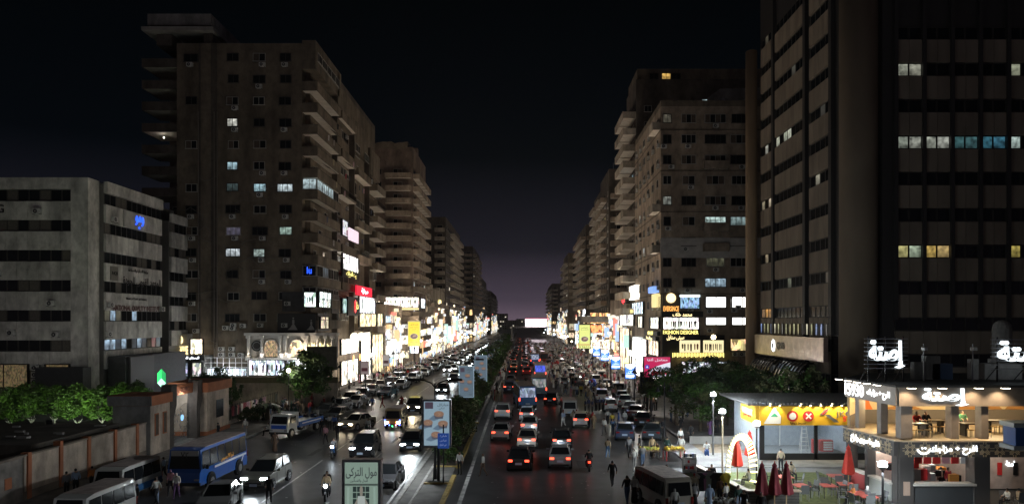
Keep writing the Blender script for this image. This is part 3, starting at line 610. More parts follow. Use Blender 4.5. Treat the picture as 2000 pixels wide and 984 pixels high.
for i in range(26):
    x, y = r.uniform(350, 540), r.uniform(350, 690); pts = [(px(x, Y2), Y2-.08, pz(y, Y2))]
    for k in range(5): x += r.uniform(-2, 26); y += r.uniform(-9, 9); pts.append((px(x, Y2), Y2-.08, pz(y, Y2)))
    cab.tube([(p[0]+38, p[1]-115, p[2]) for p in pts], .03, mat('cable', (.16, .155, .14), .8), 4)
for x in (419, 388, 425): cab.cyl((px(x, Y2)+38, Y2-.15-115, 4), (px(x, Y2)+38, Y2-.15-115, 40), .07, .07, mat('drain_pipe', (.17, .15, .13), .8), 6)
cab.build('cables', B2)
ob = MB().box(-1.9, -.25, -1.5, 1.9, .25, 1.5, mat('billboard_back', (.09, .088, .075), .8, noise=.3)); ob.cyl((1.2, 0, -6), (1.2, 0, -1.5), .12, .12, dark_metal)
ob.build('billboard', None, (px(629, 92), 92, pz(699, 92)), label='unlit dark billboard seen from behind over the round tree', cat='billboard')

# ---------------------------------------------------------------- the other towers of the street
SHOPC = [(1, .9, .72), (1, .8, .48), (.85, .95, 1), (1, .84, .55), (1, .9, .7), (1, .68, .30), (.9, .97, 1), (.6, .8, 1)]
SIGNC = [(1, .9, .6), (.45, .65, 1), (1, .25, .18), (.9, .95, 1), (1, .8, .35), (.9, .97, 1), (1, .65, .3), (.95, .95, .9), (1, .92, .8), (1, .88, .65), (.55, .85, .75)]
signbox = {}
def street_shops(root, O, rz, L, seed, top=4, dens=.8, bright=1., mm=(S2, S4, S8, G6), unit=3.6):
    """lit windows and light boxes on the lower storeys of a wall"""
    r = random.Random(seed); u = .4
    while u < L-1.2:
        w = min(r.uniform(.6, 1.3)*unit, L-u-.3)
        z = .25
        for k in range(top):
            h = r.uniform(1.5, 2.8)
            if r.random() < dens*(1.08-.2*k):
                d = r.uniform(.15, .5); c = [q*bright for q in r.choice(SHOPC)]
                key = (round(w*2)/2, round(h*2)/2, r.choice(range(3)))
                me = cached(('ss', key), lambda: MB().box(-key[0]/2+.1, -.3, -key[1]/2+.1, key[0]/2-.1, .02, key[1]/2-.1, mm[key[2]]).box(-key[0]/2, -.36, -key[1]/2, key[0]/2, -.3, -key[1]/2+.12, black).box(-.05, -.36, -key[1]/2+.12, .05, -.3, key[1]/2-.1, black).mesh('shop_window'))
                inst('shop_window', me, root, place(root, O, rz, u+w/2, z+h/2, d-.15), rz, color=c)
                if r.random() < .65:
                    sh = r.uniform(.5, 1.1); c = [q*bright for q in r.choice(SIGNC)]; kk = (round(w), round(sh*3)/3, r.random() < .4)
                    ms = cached(('sg', kk), lambda: MB().box(-kk[0]/2, -.5, -kk[1]/2, kk[0]/2, 0, kk[1]/2, G6 if kk[2] else G3).mesh('sign_board'))
                    inst('sign_board', ms, root, place(root, O, rz, u+w/2, z+h+sh*.3, d), rz, color=c)
            z += h+r.uniform(.6, 1.5)
        if r.random() < .55:                             # blade sign standing out from the wall
            bh = r.choice((1.5, 2.5, 4.)); ms = cached(('bl', bh), lambda: MB().box(-.12, -1.4, -bh/2, .12, -.2, bh/2, G3).mesh('blade_sign'))
            inst('blade_sign', ms, root, place(root, O, rz, u, r.uniform(4, 10), .1), rz, color=r.choice(SIGNC))
        u += w+r.uniform(.1, .6)
def tower(label, side, Y0, Y1, X, depth, h, m, bm, seed, far=False, front_bal=3.0, podium=4, top_extra=True, name='apartment_tower', lit=.04, setb=1.5, shops=True, bal=.75):
    r = random.Random(seed); s = -1 if side == 'L' else 1
    xw = X+s*setb; xo = xw+s*depth; cx_ = (xw+xo)/2
    root = thing(name, label, 'building', (cx_, (Y0+Y1)/2, 0))
    a, b_ = min(xw, xo), max(xw, xo)
    body(root, [(a, Y0, 0, b_, Y1, h)], m); roof_clutter(root, a, Y0, b_, Y1, h, seed, 3 if far else 6, m)  # dark wall renders make the recesses behind pale balconies read shaded
    rz = LSIDE if side == 'L' else RSIDE; O = (xw, Y0) if side == 'L' else (xw, Y1); L = Y1-Y0
    fh = 3.05; n = int((h-.8)/fh); FO = (a, Y0); FL = b_-a
    wins = MB()
    def wbox(O_, rz_, u, z, w, hh, lit_):
        p = place(root, O_, rz_, u, z); M = Matrix.Translation(p) @ Matrix.Rotation(rz_, 4, 'Z')
        wins.box(-w/2, -.08, -hh/2, w/2, .02, hh/2, frame_w, M); wins.box(-w/2+.07, -.11, -hh/2+.07, w/2-.07, -.08, hh/2-.07, glow('far_lit_window', 1.0, (1, .9, .7)) if lit_ else glass_dark, M)
    nb = max(2, int(L/4.6)); bw = L/nb
    kinds = [r.random() < bal for _ in range(nb)]
    for k in range(podium if shops else 1, n):
        z = k*fh+.1
        for j in range(nb):
            u = bw*(j+.5)
            if kinds[j]:
                balcony(root, O, rz, u, z, bw-.35, setb if not far else setb+.2, 1.0, bm)
                if not far: door_dark(root, O, rz, u-.3, z+.02, 1.9, 2.15, r.choice(LITC) if r.random() < lit else None)
                else: wbox(O, rz, u, z+1.15, bw*.5, 2.1, r.random() < lit)
            else:
                if not far:
                    window(root, O, rz, u, z+1.5, min(1.8, bw*.5), 1.3, r.choice('wdsc'), r.choice(LITC) if r.random() < lit else None)
                    if r.random() < .4: ac(root, O, rz, u+bw*.3, z+.55)
                else: wbox(O, rz, u, z+1.5, bw*.45, 1.3, r.random() < lit)
        # front face: balcony stack at the street corner, windows further in
        if front_bal:
            ub = FL-front_bal/2-.4 if side == 'L' else front_bal/2+.4
            balcony(root, FO, FRONT, ub, z, front_bal, 1.3, 1.0, bm)
            if not far: door_dark(root, FO, FRONT, ub-.2, z+.02, min(2.2, front_bal-.6), 2.15, r.choice(LITC) if r.random() < lit else None)
            else: wbox(FO, FRONT, ub, z+1.15, front_bal*.6, 2.1, r.random() < lit)
        q = 2 if far else 2
        for j in range(q):
            ui = (FL-front_bal-2.2-3.4*j) if side == 'L' else (front_bal+2.2+3.4*j)
            if not (0.8 < ui < FL-.8): continue
            if not far: window(root, FO, FRONT, ui, z+1.5, 1.4, 1.2, r.choice('wdsc'), r.choice(LITC) if r.random() < lit else None)
            else: wbox(FO, FRONT, ui, z+1.5, 1.3, 1.2, r.random() < lit)
    if wins.v: wins.build('windows', root, kind='stuff')
    if shops:
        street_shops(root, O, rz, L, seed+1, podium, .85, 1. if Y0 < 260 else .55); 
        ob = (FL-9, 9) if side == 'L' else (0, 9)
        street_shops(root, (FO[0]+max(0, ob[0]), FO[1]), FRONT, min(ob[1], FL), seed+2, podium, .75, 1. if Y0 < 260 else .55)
    return root
# left side, going away
T3 = tower('tall tan tower with curved balcony stack and broad glowing shop band', 'L', 175, 198, -25.2, 20, 52.5, w_pink, w_tan, 21, front_bal=6.2, podium=4, shops=False, bal=.9)
O3 = (0, 175)
body(T3, [(-40, 173.5, 0, -25.0, 175, 12.2)], w_tan, 'podium')
def q3(fn, x0, y0, x1, y1, **k): return fn(T3, (0, 173.5), FRONT, px(x0, 173.5), px(x1, 173.5), pz(y1, 173.5), pz(y0, 173.5), **k)
q3(shop, 750, 580, 818, 600, col=(1, .95, .8), m=S8, bars=4, goods=8); q3(fascia, 752, 601, 818, 605, m=G3, color=(1, .85, .4))
lpx(shop, T3, 820, 583, 829, 602, -25.1, col=(.85, .95, 1), m=S8)
q3(shop, 752, 632, 776, 642, col=(1, .95, .85), m=S4, goods=4); q3(shop, 780, 632, 797, 642, col=(1, .95, .85), m=S2, goods=3); q3(shop, 752, 654, 775, 665, col=(1, .9, .7), m=S4, goods=4); q3(shop, 778, 654, 798, 672, col=(1, .9, .75), m=S4); q3(shop, 752, 671, 778, 681, col=(1, .9, .6), m=S4); q3(shop, 800, 640, 818, 690, col=(.9, .97, 1), m=S8)
q3(shop, 752, 684, 800, 700, col=(1, .85, .55), m=S4, bars=5)
street_shops(T3, (-26.4, 175.2), LSIDE, 22, 77, 4, .95)
ww = MB()                                                # ragged roof pavilion with a wavy eave
pts = [(-1+i*1.0, .18*math.sin(i*1.15)+.15*math.sin(i*2.6)) for i in range(13)]
for (a, za), (c, zc) in zip(pts, pts[1:]): ww.add([(a, 0, za), (c, 0, zc), (c, 0, zc-1.6), (a, 0, za-1.6), (a, 5, za+.3), (c, 5, zc+.3)], [(0, 1, 2, 3), (0, 1, 5, 4)], w_brown)
ww.build('roof_eave', T3, (-2.2, -12.2, 54.4))
tower('low retail block crowded with bright signs past the tan tower', 'L', 204, 250, -25.6, 16, 20, w_cream, w_tan, 22, front_bal=3, podium=5, name='retail_block')
tower('brown tower with narrow window bays and slanted roof canopy', 'L', 254, 312, -25.6, 24, 47.0, w_brown2, w_cream, 23, far=True, front_bal=3.4, podium=5, bal=.8)
tower('grey mid-height tower beyond the slanted roof tower', 'L', 326, 368, -27.5, 24, 28, w_brown, w_tan, 24, far=True, front_bal=3.4, podium=6)
tower('dark slab tower far along the avenue with pale balconies', 'L', 382, 440, -24.8, 22, 50, w_brown2, w_tan, 25, far=True, front_bal=4, podium=6)
tower('distant tower fronting the avenue after the dark slab', 'L', 470, 560, -26.5, 25, 40, w_brown2, w_grey, 26, far=True, front_bal=4, podium=6)
tower('farthest row of blocks before the overpass', 'L', 610, 740, -25, 25, 36, w_brown2, w_grey, 27, far=True, front_bal=4, podium=6)
# between the brown tower and the tan one: three-storey shops
tower('small shop building squeezed between the brown and tan towers', 'L', 150, 171, -27.2, 14, 13.6, w_tan, w_tan, 28, front_bal=0, podium=4, name='retail_block')

# right side
R1 = thing('apartment_block', 'brown apartment block with fashion shops on its lower floors', 'building', (33, 120, 0))
YR, XR1 = 108., 20.9
body(R1, [(XR1, YR, 0, 48, 133, 43.2)], w_tan); roof_clutter(R1, XR1, YR, 48, 133, 43.2, 61, 8, w_brown)
body(R1, [(XR1-.12, YR-.12, 20.4, 48, YR, 23.4)], mat('render_white', (.5, .48, .45), .9, noise=.2, scale=1), 'pale_storey_band')
gable = MB().add([(-7, 0, 0), (9, 0, 0), (9, 0, 5.5), (-2, 0, 5.2), (-5.5, 0, 2.6), (-7, 9, 0), (9, 9, 0), (9, 9, 5.5), (-2, 9, 5.2), (-5.5, 9, 2.6)], [(0, 1, 2, 3, 4), (9, 8, 7, 6, 5), (0, 4, 9, 5), (4, 3, 8, 9), (3, 2, 7, 8), (1, 6, 7, 2)], w_grey)
gable.build('roof_shed', R1, (1, -4, 43.25)); window(R1, (30, 116), FRONT, -.5, 46.2, .9, 1.1, 'w', (.6, .8, .8))
LR = {(5, 2): (.75, 1, .95), (5, 3): (.3, .42, .42), (4, 0): (.3, .32, .28), (0, 0): (.12, .11, .08), (8, 2): (.5, .7, .85), (9, 3): (1, .98, .9), (7, 2): (.1, .1, .06)}
r = random.Random(71); fx = (1303, 1345, 1397, 1443)
for k in range(10):
    z = pz(232+40.*k, YR)
    for j, x in enumerate(fx):
        w = (1.3, 2.2, 3.2, 2.6)[j]
        if j == 2 and k in (2, 5, 6): balcony(R1, (0, YR), FRONT, px(x, YR), z-1.3, 3.8, .8, .95, w_tan); 
        window(R1, (0, YR-(.12 if k in (8,) else 0)), FRONT, px(x, YR), z, w*r.choice((1, 1, .85)), 1.35, r.choice('wdscd'), LR.get((k, j)))
        if r.random() < .5: ac(R1, (0, YR), FRONT, px(x, YR)+r.uniform(-.6, .6), z-1.15)
    for j in range(6):                                   # street side
        u = 2.0+4.1*j
        window(R1, (XR1, 133), RSIDE, u, z-.1, r.choice((1.1, 1.5, 1.8)), 1.3, r.choice('wdsc'), r.choice(LITC) if r.random() < .06 else None)
        if r.random() < .55: ac(R1, (XR1, 133), RSIDE, u+1.3, z-.7)
    if k in (4, 6, 0): balcony(R1, (XR1, 133), RSIDE, 22.6, z-1.4, 4.2, 1.2, .95, w_cream)
    if k % 2 == 0: body(R1, [(XR1-.1, YR-.1, z-1.75, XR1+.15, 133, z-1.6), (XR1, YR-.1, z-1.75, 48, YR, z-1.6)], w_brown, 'string_course')
def f1(fn, x0, y0, x1, y1, Y=YR, **k): return fn(R1, (0, Y), FRONT, px(x0, Y), px(x1, Y), pz(y1, Y), pz(y0, Y), **k)
f1(fascia, 1293, 573, 1326, 609, m=mat('sign_olive', (.16, .14, .10), .6), txt='EVERSINCE', tm=L_orange, tw=2.3, th=.75, dz=-.9, out=.5)
MB().disc((0, 0, 0), .72, glow('moon_sign', 2.5, (1, .72, .35)), 22).build('round_emblem', R1, place(R1, (px(1309, YR), YR), FRONT, 0, pz(582, YR), .6), FRONT)
f1(shop, 1327, 578, 1366, 603, col=(.35, .62, .9), m=S2, bars=0); f1(fascia, 1327, 576, 1366, 580, m=G6, color=(.7, .9, 1), out=.4)
for x0, x1 in ((1377, 1418), (1428, 1470)):
    f1(shop, x0, 579, x1, 602, col=(1, .98, .93), m=G6, bars=1); f1(shop, x0, 619, x1, 635, col=(1, 1, .95), m=G6, bars=1)
for x, y in ((1385, 608), (1440, 600), (1385, 645), (1432, 606)): ac(R1, (0, YR-.3), FRONT, px(x, YR), pz(y, YR))
f1(fascia, 1291, 608, 1372, 619, m=black, txt='محمد خلف', tm=L_warm, tw=2.9, th=.6, out=.4)
f1(shop, 1294, 619, 1365, 643, col=(1, .98, .88), m=S8, goods=14, bars=2); f1(fascia, 1291, 643, 1366, 654, m=black, txt='FASHION DESIGNER', tm=L_yellow, tw=5.3, th=.58, out=.35)
f1(fascia, 1293, 654, 1324, 696, m=mat('poster_black', (.022, .022, .024)), out=.4); f1(fascia, 1324, 654, 1414, 663, m=black, out=.38)
letters(R1, (0, YR-.4), FRONT, px(1318, YR), pz(659, YR), 'سيتى ستايل', L_warm, .8, 2.6, .06)
MB().disc((0, 0, 0), .36, G12, 14).build('round_emblem', R1, place(R1, (px(1392, YR), YR-.4), FRONT, 0, pz(658, YR), .05), color=(1, .85, .5))
f1(shop, 1325, 663, 1368, 689, col=(1, .86, .5), m=G3, goods=6, bars=0); f1(shop, 1371, 663, 1414, 689, col=(1, .86, .48), m=G3, goods=9, bars=0)
f1(shop, 1425, 661, 1472, 685, col=(1, .75, .35), m=glow('warm_room', 1.1, (1, .72, .34), .8, 1.5), bars=0)
for x in (1434, 1447, 1459): ac(R1, (0, YR-.3), FRONT, px(x, YR), pz(691, YR))
b = MB()
for i in range(34): x = px(1314+3.0*i, YR-1.2); b.box(x-.04, YR-1.25, pz(697-(i*7 % 3), YR), x+.06, YR-1.18, pz(688, YR), L_yellow)
b = b.build('light_drops', R1, (-33, -120, 0))
f1(shop, 1330, 705, 1420, 740, col=(.8, .9, .95), m=S2, bars=3)
def g1(fn, x0, y0, x1, y1, **k): return rpx(fn, R1, x0, y0, x1, y1, XR1, **k)
g1(shop, 1290, 619, 1272, 642, col=(1, .98, .9), m=S8, goods=4); g1(shop, 1290, 580, 1276, 600, col=(.6, .8, 1), m=S4); g1(fascia, 1290, 574, 1280, 600, m=G3, color=(1, .8, .35), out=.6)
g1(fascia, 1287, 560, 1277, 572, m=G3, color=(.25, .45, 1), out=.9); g1(shop, 1259, 590, 1236, 614, col=(.75, .92, 1), m=S4, goods=3); g1(fascia, 1249, 558, 1236, 585, m=G6, color=(1, .93, .8), out=.7); g1(fascia, 1232, 578, 1221, 594, m=black, txt='اشيك', tm=L_red, tw=4, th=1.6, out=.9)
g1(shop, 1240, 612, 1212, 636, col=(1, .98, .85), m=S8, bars=3); g1(fascia, 1240, 606, 1213, 612, m=G3, color=(1, .85, .3), out=.8); g1(shop, 1258, 617, 1248, 640, col=(.95, .9, .75), m=S4)
g1(fascia, 1290, 646, 1264, 654, m=black, txt='ON OFF', tm=L_yellow, tw=4.6, th=.6, out=.5); g1(fascia, 1288, 656, 1264, 664, m=black, txt='روزاليندا', tm=L_warm, tw=5, th=.6, out=.6); g1(shop, 1290, 664, 1268, 694, col=(1, .8, .6), m=S4, goods=4)
g1(shop, 1266, 660, 1236, 735, col=(1, .95, .86), m=S8, bars=2); g1(fascia, 1256, 658, 1244, 678, m=G3, color=(.8, .85, .85), out=.8); g1(shop, 1290, 700, 1268, 740, col=(1, .96, .88), m=S8, bars=2); g1(shop, 1232, 640, 1212, 720, col=(1, .8, .55), m=S4, bars=2)
# R0: the taller tower behind with white angled balconies
T0 = tower('tallest tower on the shop side with white angled balconies and a penthouse', 'R', 133.5, 145.5, 18.8, 26, 55.0, w_brown2, w_cream, 81, front_bal=0, podium=4, setb=2.4, bal=1.0, lit=.02)
body(T0, [(21.5, 134, 55, 46, 145, 58.0)], w_brown, 'penthouse'); 
for x, l in ((1277, None), (1301, (1, .6, .15)), (1320, None)): window(T0, (0, 133.9), FRONT, px(x, 134), pz(150, 134), 1.7, 1.2, 'd', l)
T2 = tower('brown tower with wide front balconies over an orange-lit arcade', 'R', 186, 206, 21.0, 20, 49.5, w_brown2, w_tan, 82, front_bal=5.6, podium=4, shops=False, bal=.7)
body(T2, [(15.2, 184, 10.6, 28, 186, 12.2), (27.0, 184, 0, 28, 186, 10.6)], w_cream, 'podium')
def q2(fn, x0, y0, x1, y1, Y=185., **k): return fn(T2, (0, Y), FRONT, px(x0, Y), px(x1, Y), pz(y1, Y), pz(y0, Y), **k)
q2(shop, 1152, 610, 1215, 632, col=(1, .55, .22), m=glow('arcade_orange', 1.5, (1, .50, .18), .9, 1.2), bars=4); q2(shop, 1152, 634, 1176, 650, col=(1, .3, .1), m=S4); q2(shop, 1178, 634, 1216, 660, col=(1, .7, .45), m=S4, goods=5); q2(shop, 1150, 662, 1218, 690, col=(1, .85, .6), m=S4, bars=5)
street_shops(T2, (21.8, 206), RSIDE, 20, 83, 4, .95)
tower('small shop building between the white-balcony tower and the arcade', 'R', 149, 182, 20.8, 14, 15.0, w_tan, w_cream, 84, front_bal=0, podium=4, name='retail_block')
tower('greyish tower after the orange arcade', 'R', 212, 240, 22.6, 20, 50, w_brown2, w_cream, 85, far=True, front_bal=3, podium=5, bal=.9)
tower('paler tower stepping down behind the greyish one', 'R', 252, 292, 20.8, 20, 44, w_brown2, w_tan, 86, far=True, front_bal=3, podium=5, bal=.9)
tower('broad tower with wrap-round balconies alone against the sky glow', 'R', 330, 366, 19.6, 22, 41.5, w_brown, w_cream, 87, far=True, front_bal=8, podium=6)
tower('far block with flat roof before the lit screen', 'R', 390, 480, 22.5, 25, 22, w_brown2, w_cream, 88, far=True, front_bal=4, podium=6)
tower('last pale block on the shop side of the avenue', 'R', 530, 620, 20.4, 25, 38, w_brown2, w_cream, 89, far=True, front_bal=4, podium=6)
for i in range(9):                                       # the city closing the view
    x = (-1)**i*RND.uniform(20, 70)+RND.uniform(-10, 30); y = 800+60*i; hh = RND.uniform(12, 24)
    q = thing('distant_block', 'distant dark city block closing the end of the avenue', 'building', (x, y, 0), group='city blocks beyond the overpass'); b = MB().box(-14, -8, 0, 14, 8, hh, w_grey)
    b.build('wall', q); b = MB()
    for k in range(int(hh/3.1)):
        for j in range(8):
            b.box(-12.6+3.3*j, -8.1, 1+3.1*k, -11.2+3.3*j, -8.02, 2.4+3.1*k, glow('far_lit_window', 1.0, (1, .9, .7)) if RND.random() < .12 else glass_dark)
    b.build('windows', q, kind='stuff')

# ---------------------------------------------------------------- right: dark office tower with drum columns
OT = thing('office_tower', 'dark office tower of concrete panels with round corner columns and bank sign', 'building', (40, 84, 0))
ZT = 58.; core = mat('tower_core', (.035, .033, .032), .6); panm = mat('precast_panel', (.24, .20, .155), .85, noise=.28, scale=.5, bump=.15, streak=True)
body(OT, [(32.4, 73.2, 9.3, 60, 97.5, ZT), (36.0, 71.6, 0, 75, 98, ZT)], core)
body(OT, [(32.9, 73.5, 0, 60, 97.0, 9.3)], mat('marble_dark', (.05, .04, .036), .15), 'base')
colmat = mat('column_render', (.36, .26, .16), .8, noise=.15, scale=.6, streak=True)
MB().cyl((0, 0, 0), (0, 0, 47.6), .78, .78, colmat, 20).ball((0, 0, 47.6), .78, colmat, 20, 8, (1, 1, .3)).build('column', OT, (px(1467.5, 98)-40, 98-84, 0), smooth=True)
MB().cyl((0, 0, 0), (0, 0, ZT), 1.85, 1.85, mat('column_render_dark', (.19, .15, .105), .8, noise=.15, scale=.6, streak=True), 28).build('column', OT, (px(1676, 73)-40, 73-84, 0), smooth=True)
def tpanel(w, h): return cached(('tp', round(w, 2), round(h, 2)), lambda: MB().box(-w/2+.02, -.26, -h/2, w/2-.02, 0, h/2, panm).mesh('panel'))
def tgroup(O, rz, u0, n, w, z_top, rows, litset, fh=3.6, hw=1.2, front=False):
    for k in range(rows):
        z = z_top-fh*k
        for i in range(n):
            u = u0+w*(i+.5); c = litset.get((k, i))
            me = strip(w-.06, hw, 2 if c else 0)
            inst('window', me, OT, place(OT, O, rz, u, z, .02), rz, color=c or (1, 1, 1)); inst('panel', tpanel(w, fh-hw-.12), OT, place(OT, O, rz, u, z-fh/2, .02), rz)
OL = (32.4, 97.5)                                        # street face; u runs towards the near end
lz = pz(192, 96); A = (1, .8, .45); B = (.8, .9, .85)
r = random.Random(3)
lit1 = {(0, 1): (.1, .09, .06), (4, 4): (.55, .6, .45), (4, 1): (.5, .5, .42), (6, 0): (.4, .35, .22), (6, 2): (.6, .5, .35), (8, 1): (.5, .4, .25), (10, 1): (.9, .45, .12), (10, 2): (.8, .4, .12), (10, 0): (.5, .3, .15)}
tgroup(OL, RSIDE, .9, 4, 1.28, lz+7.2, 13, lit1); tgroup(OL, RSIDE, 6.3, 7, 1.3, lz+7.2, 13, {(4, 0): (.75, .78, .6), (4, 2): (.6, .65, .5), (4, 3): (.9, .95, .75), (2, 4): (.1, .1, .08), (9, 3): (.2, .22, .15), (11, 2): (.05, .09, .1)})
tgroup(OL, RSIDE, 17.2, 4, 1.3, lz+7.2, 13, {(6, 1): (.35, .33, .25), (4, 2): (.06, .06, .05), (9, 3): (.12, .1, .07)})
for i in range(17): inst('window', strip(.6, 1.3, 2), OT, place(OT, OL, RSIDE, 1.6+1.28*i, 9.95, .35), RSIDE, color=r.choice([(.5, .45, .2), (.35, .5, .9), (.9, .85, .6), (.1, .1, .1), (.6, .6, .3)]))
FOx = (37.0, 71.6); litf = {}
for q, c in (((1, 0), (.38, .40, .32)), ((1, 1), (.45, .45, .36)), ((1, 8), (.4, .42, .3)), ((3, 0), (.32, .36, .3)), ((3, 1), (.4, .42, .36)), ((3, 2), (.42, .45, .38)), ((3, 3), (.5, .52, .46)), ((3, 4), (.06, .16, .17)), ((3, 5), (.06, .15, .16)), ((3, 6), (.05, .19, .26)), ((3, 7), (.05, .18, .26)), ((3, 8), (.6, .75, .7)), ((6, 0), (.65, .6, .25)), ((6, 1), (.45, .55, .4)), ((6, 2), (.8, .55, .15)), ((6, 3), (.7, .5, .2)), ((6, 8), (.5, .4, .1))): litf[q] = c
tgroup(FOx, FRONT, .15, 16, 1.4, pz(137, 71.6)+3.6, 10, litf, 3.62, 1.25)
for i in range(9): MB().box(-.18, -.5, 0, .18, 0, ZT-11, core).build('mullion_fin', OT, place(OT, FOx, FRONT, .15+2.8*i, 11), FRONT)
for u in (5.7, 16.0, 22.9): MB().box(-.35, -.42, 0, .35, 0, ZT-9.4, core).build('pilaster', OT, place(OT, OL, RSIDE, u, 9.4), RSIDE)
# bank sign and bowed glass canopies
sign_m = mat('brushed_cladding', (.46, .38, .32), .28, .75, noise=.25, scale=1.2)
bs = MB()
for i in range(13): bs.box(-11+1.7*i+.01, -.5, -1.25, -11+1.7*(i+1)-.01, 0, 1.25, sign_m)
bs = bs.build('sign_board', OT, place(OT, (31.9, 97.5), RSIDE, 11.9, 7.85, .1), RSIDE)
inst('lettering', text_mesh('QNB', mat('letters_graphite', (.03, .03, .035), .4), 1.0, 2.6), bs, (-1.2, -.55, 0))
MB().ball((0, 0, 0), .8, glow('bank_emblem', 2.5, (.9, 1, 1)), 6, 4, (.85, .1, 1)).ball((0, -.07, 0), .35, mat('letters_graphite'), 6, 4, (.9, .1, 1)).build('emblem', bs, (-3.7, -.55, 0))
cg = mat('canopy_glass', (.20, .17, .14), .12, .3, spec=.8)
for n_, (ua, ub) in enumerate(((3.2, 10.2), (12.0, 19.4))):
    b = MB(); fb = MB(); N = 7; K = 7
    prof = [(-.5-2.3*math.sin(math.pi/2*j/N)**.8, 6.3-4.6*(1-math.cos(math.pi/2*j/N))) for j in range(N+1)]
    for i in range(K):
        x0_, x1_ = (ua+(ub-ua)*i/K), (ua+(ub-ua)*(i+1)/K)
        for j in range(N): b.add([(x0_, *prof[j]), (x1_, *prof[j]), (x1_, *prof[j+1]), (x0_, *prof[j+1])], [(0, 1, 2, 3)], cg)
    for i in range(K+1):
        x_ = ua+(ub-ua)*i/K
        fb.tube([(x_, p[0]-.05, p[1]) for p in prof], .07 if i % 2 else .11, dark_metal, 5)
    for j in (0, 3, 5, N): fb.cyl((ua, prof[j][0]-.05, prof[j][1]), (ub, prof[j][0]-.05, prof[j][1]), .06, .06, dark_metal, 5)
    o = b.build('bowed_canopy', OT, place(OT, (32.3, 97.5), RSIDE, 0, 0), RSIDE); fb.build('ribs', o)

# ================================================================ median: lamp posts, light boxes, shrubs
def pr(name, c, s=1.0): return glow('print_'+name, s, c)
def lamp_post(y, x=-5.9, lit=60, label=None, group=None, out=1.):
    t = thing('street_lamp', label or 'dark double-armed street lamp on the median', 'street lamp', (x, y, 0), 0, group)
    def mk():
        b = MB().cyl((0, 0, .1), (0, 0, 6.6), .09, .06, dark_metal, 8).cyl((0, 0, .1), (0, 0, .8), .15, .12, dark_metal, 8)
        for s in (-1, 1): b.tube([(0, 0, 6.3), (.25*s, 0, 6.62), (.7*s, 0, 6.8), (1.15*s, 0, 6.86)], .05, dark_metal, 6)
        return b.mesh('post')
    def hd():
        return MB().box(-.42, -.13, .0, .42, .13, .07, dark_metal).box(-.42, -.13, -.09, .42, -.11, 0, dark_metal).box(-.42, .11, -.09, .42, .13, 0, dark_metal).box(-.42, -.11, -.09, -.40, .11, 0, dark_metal).box(.40, -.11, -.09, .42, .11, 0, dark_metal).box(-.36, -.1, -.02, .36, .1, -.005, G12).mesh('lamp_head')
    inst('post', cached('lp', mk), t)
    for s in (-1, 1):
        h_ = inst('lamp_head', cached('lh', hd), t, (1.45*s, 0, 6.86), color=(.85, .95, 1))
        if lit: lamp('lamp_light', h_, (0, 0, -.14), 'SPOT', lit*(out if s < 0 else 1), (.88, .95, 1), .1, (0, R(42), 0) if s < 0 else None, R(150), .7)
    return t
lamp_post(13.0, -6.2, 500, 'double-armed street lamp added out of view at the near end of the median', out=11)  # lamp added below the view, boosted to light the left wall
lamp_post(48.9, -5.95, 420, out=7, label= 'double-armed street lamp just behind the first bowl poster')
for i, y in enumerate((74, 100, 130, 160, 190, 225)): lamp_post(y+1.2, -5.9, 300 if i < 3 else 0, group='street lamps along the far median', label='dark double-armed street lamp among the median shrubs and posters')
def light_box(x, y, zb, w, h, name, label, face, face_kids=(), post_h=None, deep=.42, group=None, frame=None, post_dx=.1, trim=.12):
    t = thing(name, label, 'billboard', (x, y, 0), 0, group); fm = frame or grey_metal
    b = MB().box(-w/2, -deep/2, zb, -w/2+trim, deep/2, zb+h, fm).box(w/2-trim, -deep/2, zb, w/2, deep/2, zb+h, fm).box(-w/2+trim, -deep/2, zb, w/2-trim, deep/2, zb+trim, fm).box(-w/2+trim, -deep/2, zb+h-trim, w/2-trim, deep/2, zb+h, fm).box(-w/2+trim, -deep/2+.1, zb+trim, w/2-trim, deep/2-.03, zb+h-trim, dark_metal)
    b.build('frame', t); p = MB().cyl((post_dx, .05, 0), (post_dx, .05, zb), .1, .09, dark_metal, 8)
    if zb > 1.5: p.cyl((post_dx-.35, .05, 0), (post_dx-.2, .05, zb), .04, .04, dark_metal, 6)
    p.build('post', t)
    f = MB().box(-w/2+trim+.01, -deep/2+.03, zb+trim+.01, w/2-trim-.01, -deep/2+.09, zb+h-trim-.01, face).build('poster', t)
    for fn in face_kids: fn(f, w, zb, h, -deep/2+.02)
    return t
bowl1, bowl2, rimc = pr('toast', (.22, .13, .09)), pr('topping', (.30, .20, .14)), pr('bowl', (.07, .075, .10))
ink, blue_shade = pr('ink', (.02, .022, .028)), pr('shade_blue', (.10, .15, .21))
